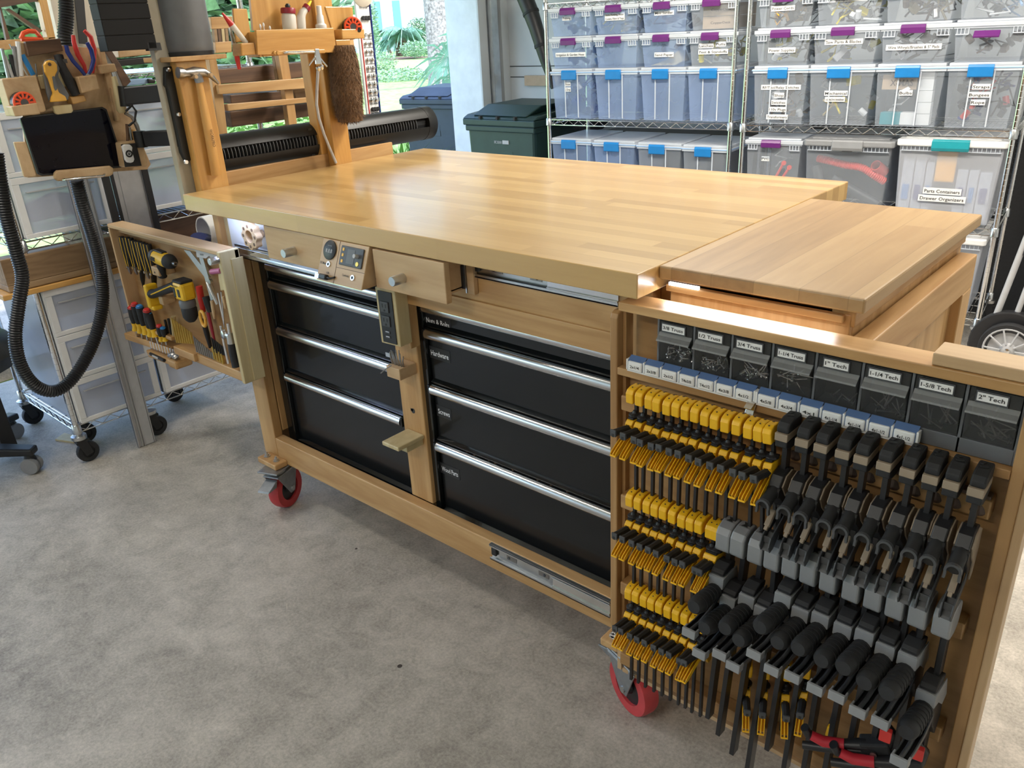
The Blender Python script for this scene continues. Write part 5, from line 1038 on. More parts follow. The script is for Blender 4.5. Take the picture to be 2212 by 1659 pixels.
S('cream_panel', py([(104, -20), (188, -20), (215, 104), (130, 96)], -.56, .03), 'cream', 'cream metal panel behind the corrugated hose at the top left', 'panel', bevel=.003)
S('black_strap', py([(160, -20), (180, -20), (190, 96), (172, 94)], -.545, .006), 'black', 'black strip running down the cream panel', 'strip')
# guide rails
def rail(y0, x, lb, zt_, w_=.076):
    b = B().box(x-.008, y0, .002, x, y0+w_, zt_); 
    for f_ in (0, .22, .36, .94): b.box(x-.006, y0+w_*f_, .002, x+.006, y0+w_*f_+.005, zt_)
    T('guide_rail', lb, 'rail', [P('extrusion', b, 'alu', bevel=.001), P('plate', box(x-.001, y0+w_*.42, .004, x+.004, y0+w_*.92, zt_), 'lightgrey')])
rail(-.040, -.80, 'long aluminium guide rail standing on the floor beside the hose', 1.32)
a = at(268, 478, 'x', -.70); b = at(330, 478, 'x', -.70)
T('guide_rail', 'wide aluminium guide rail with black strips behind the tool cabinet', 'rail', [P('extrusion', box(-.72, a.y, .70, -.70, b.y, 1.35), 'alu', bevel=.001), P('black_strip', box(-.70, a.y-.045, .70, -.69, a.y-.018, 1.35), 'black'), P('black_strip', box(-.70, a.y-.012, .70, -.694, a.y, 1.35), 'black'), P('black_strip', box(-.70, b.y, .70, -.69, b.y+.022, 1.35), 'black'), P('groove', box(-.70, a.y+.02, .70, -.6985, a.y+.022, 1.35), 'grey')])
# ================================================================ WIRE SHELVING
def wire_shelf(w, d, z, n_long=3, pitch=.025):
    b = B(); r = .0032
    for zz in (z-.004, z-.034):
        for y in (0, d): b.tube([(0, y, zz), (w, y, zz)], r, 6)
        for x in (0, w): b.tube([(x, 0, zz), (x, d, zz)], r, 6)
    def zig(p, q, k):
        p = Vector(p); q = Vector(q); pts = [p.lerp(q, i/k)+Vector((0, 0, -.032 if i % 2 else -.006)) for i in range(k+1)]
        b.tube(pts, .0022, 5)
    k = int(w/.035); zig((0, 0, z), (w, 0, z), k); zig((0, d, z), (w, d, z), k); k = int(d/.035); zig((0, 0, z), (0, d, z), k); zig((w, 0, z), (w, d, z), k)
    for i in range(int(w/pitch)): b.tube([(pitch*(i+.5), 0, z-.002), (pitch*(i+.5), d, z-.002)], .0016, 4)
    for i in range(1, n_long+1): b.tube([(0, d*i/(n_long+1), z-.006), (w, d*i/(n_long+1), z-.006)], .0025, 5)
    return b
def small_caster(x, y, zt, r=.045, body='black'):
    b = B().lathe([(.026, 0), (.030, .004), (.030, .018), (.018, .022)], (x, y, zt-.022), n=18)
    f = B().prism([(x-.02, y-.018, zt-.03), (x+.02, y-.018, zt-.03), (x+.035, y-.018, r-.006), (x+.005, y-.018, r-.014)], (0, .004, 0)).prism([(x-.02, y+.014, zt-.03), (x+.02, y+.014, zt-.03), (x+.035, y+.014, r-.006), (x+.005, y+.014, r-.014)], (0, .004, 0)).box(x-.02, y-.02, zt-.034, x+.03, y+.02, zt-.024)
    wh = B().lathe([(r*.55, -.013), (r*.94, -.013), (r, -.008), (r, .008), (r*.94, .013), (r*.55, .013)], (x+.018, y, r), (0,1,0), 22, open=True).lathe([(.008, -.014), (r*.56, -.009), (r*.56, .009), (.008, .014)], (x+.018, y, r), (0,1,0), 16)
    return P('caster', f, body, bevel=.001, subs=[P('wheel', wh, 'softblack', smooth=True), P('stem_collar', b, 'steel', smooth=True)])
def shelving(name, label, w, d, zs, top, org, ang, foot=.13, posts=None, casters=None):
    parts = []; rr_ = .0127
    for (x, y) in posts or ((0, 0), (w, 0), (0, d), (w, d)):
        b = B().tube([(x, y, foot), (x, y, top)], rr_, 14); rg = B()
        k = int((top-foot)/.0254)
        for i in range(k): rg.lathe([(rr_+.0001, 0), (rr_+.0004, .0006), (rr_+.0001, .0012)], (x, y, foot+.0254*i), n=12)
        cl = B()
        for z in zs: cl.lathe([(.014, -.040), (.019, -.036), (.0175, .002), (.014, .006)], (x, y, z), n=16)
        parts.append(P('post', b, 'chrome', smooth=True, subs=[P('post_grooves', rg, 'tip'), P('shelf_collars', cl, 'steel', smooth=True)]))
    for z in zs: parts.append(P('wire_shelf', wire_shelf(w, d, z), 'chrome'))
    for (x, y) in casters or posts or ((0, 0), (w, 0), (0, d), (w, d)): parts.append(small_caster(x, y, foot+.01))
    return T(name, label, 'shelving', parts, loc=org, rot=(0, 0, ang), local=True)
RO, RA = Vector((.495, 2.874, 0)), math.radians(6.49); LO, LA = Vector((-.744, 2.788, 0)), math.radians(5.41)
shelving('wire_shelving', 'chrome wire shelving unit on casters holding labelled bins at the right back', 1.235, .46, [.171, .617, 1.058, 1.70], 1.95, RO, RA)
shelving('wire_shelving', 'chrome wire shelving unit left of the other, next to the green wheelie bin', 1.160, .46, [.171, .617, 1.058, 1.70], 1.95, LO, LA)
# ---------------------------------------------------------------- storage bins
def fr_bin(w, h, d, kind, col, latch_c, lid='lid', tall=False, open_latch=False, lidc=None):
    """bin parts in local coordinates: front face at y=0, base at z=0"""
    hb = h-.026; tp = .012; t = .003
    b = B()
    def shell(x0, x1, y0, y1, s, z0, z1):
        lo = [(x0+s, y0+s, z0), (x1-s, y0+s, z0), (x1-s, y1-s, z0), (x0+s, y1-s, z0)]; hi = [(x0, y0, z1), (x1, y0, z1), (x1, y1, z1), (x0, y1, z1)]
        b.add(lo+hi, [(0, 3, 2, 1), (0, 1, 5, 4), (1, 2, 6, 5), (2, 3, 7, 6), (3, 0, 4, 7)])
    shell(.010, w-.010, .008, d-.008, .014, 0, hb)
    rim = B().box(.004, .002, hb-.010, w-.004, .008, hb).box(.004, d-.008, hb-.010, w-.004, d-.002, hb).box(.004, .008, hb-.010, .010, d-.008, hb).box(w-.010, .008, hb-.010, w-.004, d-.008, hb)
    ribs = B(); tribs = []
    if tall:
        for x in (w*.34, w*.64): tribs.append(B().prism([(x-.003, .016, .006), (x+.003, .016, .006), (x+.005, .007, hb-.01), (x-.001, .007, hb-.01)], (0, -.004, 0)))
    else:
        for k in range(4):
            x = .018+k*w*.05; ribs.box(x, .001, hb-.034, x+.003, .010, hb-.008)
            x = w-.018-k*w*.05; ribs.box(x-.003, .001, hb-.034, x, .010, hb-.008)
        ribs.box(.014, .001, hb-.036, .018+w*.16, .009, hb-.032).box(w-.018-w*.16, .001, hb-.036, w-.014, .009, hb-.032)
    ld = B().box(0, 0, hb, w, d, hb+.010).box(.008, .008, hb+.010, w-.008, d-.008, hb+.024)
    if not tall: ld = B().box(0, -.003, hb-.004, w, d, hb+.014).box(.012, .010, hb+.014, w-.012, d-.010, h-.002)
    lx0, lx1 = w*.5-w*.17-.012, w*.5+w*.17-.012
    if tall: la = B().prism([(lx0, -.004, hb+.016), (lx0, -.009, hb+.006), (lx0, -.009, hb-.034), (lx0, -.005, hb-.038), (lx0, .004, hb-.034), (lx0, .004, hb+.016)], (lx1-lx0, 0, 0))
    elif open_latch: la = B().prism([(lx0, -.002, hb-.02), (lx0, -.026, hb-.042), (lx0, -.024, hb-.050), (lx0, .002, hb-.034)], (lx1-lx0, 0, 0))
    else: la = B().prism([(lx0, .010, hb+.016), (lx0, -.004, hb+.014), (lx0, -.012, hb+.002), (lx0, -.011, hb-.022), (lx0, .004, hb-.022), (lx0, .01, hb+.0)], (lx1-lx0, 0, 0))
    seal = B().box(-.0005, -.001, hb+.001, w+.0005, .001, hb+.005).box(w-.001, 0, hb+.001, w+.001, d, hb+.005)
    ps = [P('body', b, col, subs=[P('rim', rim, 'lid')]+([P('rib', q, 'lid') for q in tribs] if tall else [P('ribs', ribs, 'lid')])), P('lid', ld, lidc or lid, bevel=.003, subs=([P('blue_seal', seal, 'paleblue')] if tall else [])), P('latch', la, latch_c, bevel=.002)]
    return ps
def sticker(w, labels, y=.0125):
    ps = []
    for s, cx, z, lw, lh in labels:
        cnt = s.count('/')+0
        ps.append(P('paper_label', box(cx-lw/2, y-.0012, z-lh/2, cx+lw/2, y, z+lh/2), 'label', subs=[P('lettering', txt(s, lh*.72, (cx-lw/2+lw*.04, y-.0014, z-lh*.27), width=lw*.92), 'ink')]))
    return ps
def jumble(w, d, h, n, mats, seed):
    r = random.Random(seed); b = B(); w0 = .026
    for k in range(n):
        b.m = r.randrange(len(mats)); c = (r.uniform(w0+.03, w-w0-.03), r.uniform(.05, d-.06), r.uniform(.025, h*.8))
        q = r.random(); m = Euler((r.uniform(-.5, .5), r.uniform(-.9, .9), r.uniform(-3, 3))).to_matrix()
        if q < .4: b.ob(c, (r.uniform(.02, .07), r.uniform(.01, .04), r.uniform(.01, .04)), m)
        elif q < .75:
            a = Vector(c); pts = [a+m @ Vector((.045*math.cos(t*2.2), .03*math.sin(t*2.2), .02*t-.03)) for t in range(5)]; b.tube(pts, r.uniform(.002, .006), 6)
        else: b.lathe([(.006, -.02), (.014, -.018), (.014, .018), (.006, .02)], c, m @ Vector((0, 0, 1)), 12)
    return b
def place_bin(org, ang, x, z, w, h, col, latch_c, label, labels=(), tall=False, cont=None, seed=0, group=None, d=.42, **k):
    m = Matrix.Rotation(ang, 3, 'Z'); loc = org + m @ Vector((x, -.005, z))
    T('storage_bin', label, 'storage bin', fr_bin(w, h, d, None, col, latch_c, tall=tall, **k)+sticker(w, labels, .0125 if not tall else .0105), group, loc=loc, rot=(0, 0, ang), local=True)
    if cont:
        n, mats, lb = cont
        S('bin_contents', jumble(w, d, h-.04, n, mats, seed), mats, lb, 'contents', kind='stuff', local=True, loc=loc+Vector((0, 0, .001)), rot=(0, 0, ang))
    return loc
W4 = .299
mixA = ['darkgrey', 'navy', 'paleblue', 'lightgrey']; mixB = ['ink', 'darkgrey', 'white', 'ylabel']; mixC = ['white', 'palewood', 'lightgrey', 'ylabel']; mixD = ['darkgrey', 'ink', 'brownpad', 'lightgrey']; mixE = ['cardboard', 'white', 'darkwood', 'lightgrey']
def Lb(s, cx, z, lw, lh=.024): return (s, cx, z, lw, lh)
ZA, ZB_, ZC = 1.0625, 1.3445, 1.5195
HA, HB, HC = .282, .175, .160
# left unit
lx = [.018, .317, .612, .894]; lw_ = [.293, .289, .286, .283]
for i in range(4):
    w = lw_[i]
    lb3 = ['blue latched tall bin labelled Hose and Drip, bottom left of the left shelving', 'empty tall clear bin with blue latch, second from the left in its row', 'empty tall clear bin with blue latch, third from the left on the left shelving', 'empty tall clear bin with blue latch beside the double posts'][i]
    place_bin(LO, LA, lx[i], ZA, w, HA, 'binblue', 'blue', lb3, [Lb('Hose', w*.40, .195, .042), Lb('& Drip', w*.40, .165, .044)] if i == 0 else (), True, (26, mixA, 'dark hose fittings in the bin labelled Hose and Drip') if i == 0 else None, i)
    lb4 = ['lidded bin with blue latch on the lower tier nearest the green wheelie bin', 'lidded bin with blue latch, second on the lower tier of the left shelving', 'lidded bin with blue latch, third on the lower tier of the left shelving', 'lidded bin with blue latch on the lower tier next to the double posts'][i]
    place_bin(LO, LA, lx[i]-.012, .622, w, .327-.003*i, 'binblue' if i < 2 else 'bin', 'blue', lb4, (), True, None, i)
lab2 = [('purple latched bin labelled Irrigation and Garden Hose', [Lb('Irrigation & Garden Hose', .14, .075, .205)], (18, mixA, 'coiled pale hose in the irrigation bin')), ('unlabelled purple latched bin between the irrigation and sand paper bins', (), None), ('purple latched bin labelled Sand Paper', [Lb('Sand Paper', .145, .062, .115)], (5, mixE, 'curled sheet and papers in the sand paper bin')), ('purple latched bin labelled Latches, Pulls, Feet and Standoffs', [Lb('Latches', .105, .100, .082), Lb('Pulls', .185, .106, .055), Lb('Feet & Standoffs', .145, .070, .165)], (22, mixC, 'white feet and small parts in the latches bin'))]
lab1 = [('purple latched bin labelled Tubing at the top left of the shelving', [Lb('Tubing', .12, .095, .06)], (14, mixA, 'blue tubing in the top left bin')), ('purple latched bin with a two line label next to the tubing bin', [Lb('Inside Plumbing, Water', .135, .100, .125, .020), Lb('Coolers, Filters & Traps', .135, .080, .125, .020)], (30, mixC, 'white plumbing parts in the two line labelled bin')), ('purple latched bin labelled Mini Sander', [Lb('Mini Sander', .14, .095, .115)], (16, mixE, 'papers and box in the mini sander bin')), ('purple latched bin with brown cardboard boxes inside, top of the left shelving', (), None)]
for i in range(4):
    for z, lab, h in ((ZB_, lab2, HB), (ZC, lab1, HC)):
        l, st, ct = lab[i]; place_bin(LO, LA, lx[i], z, lw_[i], h, 'binblue' if i < 3 else 'bin', 'purple', l, st, False, ct, i+7)
def inbin(org, ang, x, y, z): return org + Matrix.Rotation(ang, 3, 'Z') @ Vector((x, y, z))
for k, (z, s) in enumerate(((ZC+.004, 'lower'), (ZC+.066, 'upper'))):
    T('cardboard_box', '%s of two brown cardboard boxes inside the top bin by the double posts' % s, 'box', [P('carton', B().box(0, 0, 0, .175, .30, .060), 'cardboard', bevel=.002), P('lettering', txt('CopperDesk', .016, (.045, -.0006, .024), width=.11), 'brownpad')], loc=inbin(LO, LA, .955, .05, z), rot=(0, 0, LA), local=True)
T('paper_roll', 'curled cream sheet of abrasive paper inside the sand paper bin', 'paper', [P('sheet', B().prism([(0, 0, 0), (.15, 0, 0), (.19, 0, .02), (.165, 0, .075), (.10, 0, .03)], (0, .10, 0)), 'palewood', bevel=.003)], loc=inbin(LO, LA, .66, .04, ZB_+.005), rot=(0, 0, LA), local=True)
# right unit
rx = [.030, .312, .622, .925]; rw = [.288, .315, .308, .300]
rA = [('tall blue latched bin with five labels from RF Tool Relay Switches to Transformers', [Lb('RF/Tool/Relay Switches', .150, .178, .200), Lb('Shop', .145, .140, .050), Lb('Swicthes', .145, .106, .075), Lb('110v Plugs', .142, .072, .092), Lb('Transformers', .142, .035, .110)], (30, mixE, 'switches and plugs in the bin with five labels')),
      ('tall blue latched bin labelled Mechanical', [Lb('Mechanical', .140, .150, .110), Lb('Locks/Relays/Service Solenoids/Bumpers', .138, .122, .095, .022)], (12, mixC, 'hinges and packets in the mechanical bin')),
      ('tall blue latched bin labelled Bulbs with white boxes inside', [Lb('Bulbs', .145, .152, .058)], (10, ['lightgrey', 'white', 'frame'], 'clear wrapped bulbs in the bulbs bin')),
      ('tall blue latched bin labelled Straps Bungees Rope', [Lb('Straps', .150, .178, .072), Lb('Bungees', .147, .144, .086), Lb('Rope', .147, .112, .058)], (26, ['ink', 'darkgrey', 'red', 'navy'], 'dark straps with red and blue bits in the straps bin'))]
rB = [('purple latched bin labelled Power Supplies', [Lb('Power Supplies', .140, .070, .135)], (26, mixB, 'black supplies and wires in the power supplies bin')), ('purple latched bin labelled Saw Parts and Blades', [Lb('Saw Parts & Blades', .150, .100, .175)], (10, ['darkgrey', 'ylabel', 'lightgrey'], 'yellow and grey saw parts in their bin')),
      ('purple latched bin labelled Wire Wheels Brushes and Pads', [Lb('Wire Wheels/Brushes & 5" Pads', .150, .068, .235)], (22, mixD, 'brown and dark brushes in the wire wheels bin')), ('purple bin with its front latch hanging open at the right end', (), (10, ['frame', 'brownpad', 'darkgrey'], 'murky brown contents of the bin with the open latch'))]
rC = [('purple latched bin labelled Power Cords', [Lb('Power Cords', .130, .085, .115)], (34, ['ink', 'darkgrey', 'ink', 'amber'], 'black coiled cords in the power cords bin')), ('purple latched bin labelled Lamps Spots Lenses', [Lb('Lamps/Spots/Lenses', .145, .110, .185)], (26, mixB, 'dark lamps and a yellow strip in the lamps bin')),
      ('purple latched bin labelled Pipe Clamps', [Lb('Pipe Clamps', .150, .105, .110)], (24, ['palewood', 'tip', 'lightgrey', 'brownpad'], 'bright and brown pipe clamps in their bin')), ('unlabelled purple latched bin at the top right with pale coil inside', (), (16, ['white', 'paleblue', 'lightgrey'], 'pale coil and blue parts in the top right bin'))]
for i in range(4):
    for z, lab, h, tall, lc in ((ZA, rA, HA, True, 'blue'), (ZB_, rB, HB, False, 'purple'), (ZC, rC, HC, False, 'purple')):
        l, st, ct = lab[i]
        place_bin(RO, RA, rx[i], z, rw[i], h, 'bin', lc, l, st, tall, ct, i+20+int(z*10), open_latch=(lab is rB and i == 3))
for k in range(5):
    T('small_box', 'small white carton in the bulbs bin, %s from the bottom' % ORD[k], 'box', [P('carton', B().box(0, 0, 0, .058, .06, .050), 'white', bevel=.001)], 'white cartons in the bulbs bin', loc=inbin(RO, RA, rx[2]+.20-.001*k, .026, ZA+.006+.0515*k), rot=(0, 0, RA), local=True)
T('small_box', 'white and teal carton lying at the bottom of the bulbs bin', 'box', [P('carton', B().box(0, 0, 0, .09, .06, .055), 'teal', bevel=.001), P('white_end', B().box(.09, 0, 0, .155, .06, .055), 'white', bevel=.001)], loc=inbin(RO, RA, rx[2]+.040, .026, ZA+.006), rot=(0, 0, RA), local=True)
T('cardboard_box', 'brown card piece with handwriting in the bulbs bin', 'box', [P('carton', B().box(0, 0, 0, .15, .02, .065), 'cardboard'), P('lettering', txt('X-MAS', .04, (.035, -.0006, .016), width=.10), 'brownpad')], loc=inbin(RO, RA, rx[2]+.032, .030, ZA+.165), rot=(0, 0, RA), local=True)
# lower tier
loc = place_bin(RO, RA, .018, .622, .300, .372, 'bin', 'purple', 'purple latched bin labelled PVC on the lower tier of the right shelving', [Lb('PVC', .110, .265, .042)], False, (6, ['white', 'lightgrey', 'ink'], 'white pipe fittings in the PVC bin'), 3)
T('pipe_cutter', 'red pair of cutter handles standing in the PVC bin', 'cutter', [P('handle', B().tube([(.14, .04, .12), (.20, .03, .24)], .007, 8).lathe([(.012, 0), (.012, .01)], (.205, .02, .245), (0,1,0), 12), 'redhose', smooth=True), P('handle', B().tube([(.17, .05, .12), (.23, .04, .22)], .007, 8).lathe([(.012, 0), (.012, .01)], (.232, .03, .222), (0,1,0), 12), 'redhose', smooth=True)], loc=loc, rot=(0, 0, RA), local=True)
def tote(x, w, z, h, col, lidm, latm, label, labels, d=.44):
    hb = h-.04; b = B(); lo = [(.03, .03, 0), (w-.03, .03, 0), (w-.03, d-.03, 0), (.03, d-.03, 0)]; hi = [(.012, .010, hb), (w-.012, .010, hb), (w-.012, d-.01, hb), (.012, d-.01, hb)]
    b.add(lo+hi, [(0, 3, 2, 1), (0, 1, 5, 4), (1, 2, 6, 5), (2, 3, 7, 6), (3, 0, 4, 7)])
    ld = B().prism([(.012, -.004, hb-.004), (w-.012, -.004, hb-.004), (w, .008, hb-.004), (w, d, hb-.004), (0, d, hb-.004), (0, .008, hb-.004)], (0, 0, .030)).box(.03, .04, hb+.02, w-.03, d-.03, hb+.034)
    la = B().prism([(w*.33, .01, hb+.030), (w*.33, -.010, hb+.026), (w*.33, -.014, hb-.008), (w*.33, -.008, hb-.024), (w*.33, .008, hb-.02)], (w*.34, 0, 0)); rb = B()
    for k in range(9):
        for x0 in (.03+k*.018, w-.03-k*.018): rb.box(x0-.001, .002, hb-.024, x0+.001, .014, hb-.004)
    rb.box(.022, .001, hb-.026, .19, .013, hb-.024).box(w-.19, .001, hb-.026, w-.022, .013, hb-.024)
    L_ = RO + Matrix.Rotation(RA, 3, 'Z') @ Vector((x, -.01, z))
    T('storage_tote', label, 'storage bin', [P('body', b, col, bevel=.010, subs=[P('ribs', rb, 'lid')]), P('lid', ld, lidm, bevel=.006), P('latch', la, latm, bevel=.004)]+sticker(w, labels, .0185), loc=L_, rot=(0, 0, RA), local=True); return L_
l1 = tote(.322, .430, .622, .385, 'bin', 'grey', 'grey', 'large clear tote with a grey lid and a red hose inside', ())
red = [(.06, .07, .27), (.12, .06, .262), (.20, .06, .245), (.28, .06, .235), (.34, .07, .20), (.39, .10, .165)]
S('red_hose', corr([tuple(v) for v in red], .020, .010), 'redhose', 'thick red ribbed hose inside the grey lidded tote', 'hose', smooth=True, local=True, loc=l1, rot=(0, 0, RA))
T('hose_end', 'round open end of red hose at the right of the grey lidded tote', 'hose', [P('ring', B().lathe([(.024, 0), (.026, .0), (.030, .08), (.026, .08), (.021, .002)], (.345, .06, .25), (.3, .8, -.5), 20, open=True), 'redhose', smooth=True)], loc=l1, rot=(0, 0, RA), local=True)
S('grey_pipe', B().tube([(.05, .08, .23), (.08, .07, .15), (.13, .07, .05)], .026, 12).tube([(.14, .09, .17), (.25, .09, .11), (.37, .10, .05)], .024, 12), 'darkgrey', 'dark grey pipes lying under the red hose in the tote', 'pipe', smooth=True, local=True, loc=l1, rot=(0, 0, RA))
l2 = tote(.760, .465, .622, .400, 'whitebin', 'white', 'teal', 'large frosted tote with white lid and teal latch labelled Parts Containers Drawer Organizers', [Lb('Parts Containers', .225, .150, .165, .030), Lb('Drawer Organizers', .228, .115, .205, .030)])
T('amber_tray', 'amber plastic tray upright inside the white lidded tote', 'tray', [P('tray', B().box(.18, .03, .19, .265, .05, .335), 'amber', bevel=.006)], loc=l2, rot=(0, 0, RA), local=True)
for k, (x0, x1, z0, z1) in enumerate(((.035, .085, .02, .30), (.09, .135, .02, .30), (.14, .175, .02, .28), (.275, .32, .02, .25), (.325, .365, .02, .25), (.37, .42, .02, .24))):
    T('organizer', 'clear blue clasped organizer case in the white lidded tote, %s from the left' % ORD[k], 'organizer', [P('case', B().box(x0, .04, z0, x1, .25, z1), 'frost', bevel=.003), P('clasp', B().box(x0+.01, .034, z0+.08, x1-.01, .042, z0+.15), 'navy' if k % 2 else 'blue', bevel=.001)], 'organizer cases in the tote', loc=l2, rot=(0, 0, RA), local=True)
tote(.760, .45, .176, .40, 'whitebin', 'white', 'white', 'pale frosted tote on the bottom tier of the right shelving', ())
# dark cabinet behind the right shelving
S('black_curtain', B().prism([(x_, 3.62+.02*math.sin(x_*23), 0) for x_ in [.55+.05*k for k in range(45)]]+[(2.75, 3.66, 0), (.55, 3.66, 0)], (0, 0, .98)), 'softblack', 'black cloth hanging behind the right shelving', 'curtain', smooth=True)
S('black_tote', B().box(-.72, 3.28, .0, .30, 3.60, .93), 'softblack', 'dark boxes standing behind the left shelving', 'box', bevel=.02)
S('leaning_board', B().prism([(-.05, 3.60, .4), (.95, 3.70, .4), (.95, 3.70, 1.02), (.22, 3.63, 1.02), (-.05, 3.60, .92)], (0, .02, 0)), 'lightgrey', 'pale grey board leaning behind the left shelving', 'board')
# hand truck
def hp_(u, v, y): return at(u, v, 'y', y)
hc = hp_(2190, 735, 2.85)
hub = Vector((1.895, 2.83, .125))
arch = [hub+Vector((.165*math.cos(t), -.0, .165*math.sin(t))) for t in [math.radians(a_) for a_ in range(200, 20, -12)]]
T('hand_truck', 'folding hand truck with black fender and grey spoked wheel at the right edge', 'hand truck', [
  P('fender', B().prism(arch+[hub+Vector((.04, 0, .02)), hub+Vector((-.02, 0, -.03))], (0, .05, 0)), 'black', bevel=.006),
  P('wheel', B().lathe([(.085, -.018), (.120, -.02), (.125, -.012), (.125, .012), (.120, .02), (.085, .018)], hub+Vector((.012, -.03, 0)), (0,1,0), 36, open=True), 'softblack', smooth=True, subs=[P('rim', B().lathe([(.012, -.026), (.03, -.02), (.035, -.012), (.085, -.010), (.100, -.022), (.104, -.021), (.104, .01), (.012, .01)], hub+Vector((.012, -.03, 0)), (0,1,0), 32), 'lightgrey', smooth=True),
     P('spokes', (lambda b: [b.tube([hub+Vector((.012+.03*math.cos(t), -.054, .03*math.sin(t))), hub+Vector((.012+.098*math.cos(t), -.050, .098*math.sin(t)))], .004, 6) for t in [2*PI*k/10 for k in range(10)]] and b)(B()), 'lightgrey'), P('hub_cap', B().lathe([(.014, 0), (.012, .006), (.004, .008)], hub+Vector((.012, -.055, 0)), (0,-1,0), 14), 'chrome')]),
  P('frame', B().tube([hub+Vector((-.075, .03, .12)), hub+Vector((-.02, .05, .5)), hub+Vector((.05, .06, .95))], .014, 12).tube([hub+Vector((.0, .03, .10)), hub+Vector((.05, .05, .5)), hub+Vector((.10, .06, .95))], .012, 12), 'lightgrey', smooth=True),
  P('bracket', B().prism([hub+Vector((-.02, .03, .42)), hub+Vector((.05, .03, .42)), hub+Vector((.06, .03, .60)), hub+Vector((.0, .03, .60))], (0, .03, 0)), 'black', bevel=.004)])
# ---------------------------------------------------------------- wheelie bins
def wheelie(c, w, d, h, m, lb, rot=0, mark=None, grab=True):
    b = B(); s = .05; t = .012
    lo = [(-w/2+s, s*.3, .05), (w/2-s, s*.3, .05), (w/2-s, d-s, .05), (-w/2+s, d-s, .05)]; hi = [(-w/2+.02, .0, h), (w/2-.02, .0, h), (w/2-.02, d, h), (-w/2+.02, d, h)]
    b.add(lo+hi, [(0, 3, 2, 1), (0, 1, 5, 4), (1, 2, 6, 5), (2, 3, 7, 6), (3, 0, 4, 7), (4, 5, 6, 7)])
    rim = B().box(-w/2, -.025, h-.045, w/2, d+.01, h).box(-w/2+.012, -.014, h-.085, w/2-.012, d, h-.045)
    lid = B().prism([(-w/2-.005, -.03, h), (-w/2-.005, .03, h+.025), (-w/2-.005, d*.5, h+.05), (-w/2-.005, d+.02, h+.04), (-w/2-.005, d+.02, h)], (w+.01, 0, 0)).prism([(-w/2+.07, .0, h+.02), (-w/2+.11, .13, h+.085), (-w/2+.11, d*.7, h+.09), (-w/2+.07, d-.03, h+.04)], (w-.16, 0, 0))
    rb = B()
    for x in (-w*.24, 0, w*.24): rb.box(x-.008, -.032, h+.0, x+.008, -.006, h+.022)
    ps = [P('body', b, m, bevel=.02, subs=[P('rim', rim, m, bevel=.008)]), P('lid', lid, m, bevel=.012, subs=[P('lid_ribs', rb, 'ink')])]
    if grab: ps.append(P('grab_pocket', B().box(-.07, .004, h-.32, .12, .03, h-.20), 'ink', bevel=.01, subs=[P('grab_lip', B().box(.0, .002, h-.31, .105, .0035, h-.215), m)]))
    if mark: ps.append(P('serial_mark', box(.02, -.0035, h-.165, .075, .01, h-.140), 'lightgrey')); ps.append(P('lettering', txt(mark, .026, (-.055, -.004, h-.163), width=.070), 'lightgrey'))
    for sx in (-1, 1): ps.append(P('wheel', B().lathe([(.03, -.02), (.11, -.02), (.115, 0), (.11, .02), (.03, .02)], (sx*(w/2-.02), d-.02, .115), (1,0,0), 24), 'softblack', smooth=True))
    T('wheelie_bin', lb, 'bin', ps, loc=c, rot=(0, 0, rot), local=True)
a, b = at(998, 268, 'y', 3.10), at(1172, 258, 'y', 3.10)
wheelie(Vector(((a.x+b.x)/2-.01, 3.10, 0)), .66, .72, 1.00, 'greenbin', 'dark green wheelie bin with ribbed lid standing against the white wall', math.radians(1), 'RFC 051810')
a = at(900, 230, 'x', -2.75); b = at(1000, 220, 'x', -2.75)
wheelie(Vector((-2.96, 3.86, 0)), .62, .70, 1.04, 'bluebin', 'blue-grey wheelie bin outside behind the stucco pillar', math.radians(8))
S('wood_block', B().box(-1.94, YW-.03, 1.145, -1.60, YW-.002, 1.22), 'cardboard', 'short brown board fixed to the white wall above the green bin', 'board')
tb = [at(u, v, 'y', 3.70) for u, v in ((1128, -20), (1146, 25), (1158, 60), (1168, 95), (1176, 128), (1184, 155), (1196, 190))]
T('black_tube', 'black tapering nozzle tube leaning against the wall left of the shelving', 'tube', [P('tube', B().tube(tb, [.060, .058, .052, .047, .036, .028, .022], 18), 'black', smooth=True), P('rings', B().tube([tb[1], tb[1]+(tb[2]-tb[1])*.15], .0615, 18).tube([tb[3], tb[3]+(tb[4]-tb[3])*.2], .050, 18), 'softblack', smooth=True)])
S('shop_vac', B().lathe([(.10, 0), (.14, .04), (.15, .2), (.12, .32), (.04, .40)], (-1.0, 3.55, .90), n=20), 'softblack', 'dark shape with red tabs behind the first shelving post', 'vacuum', smooth=True)
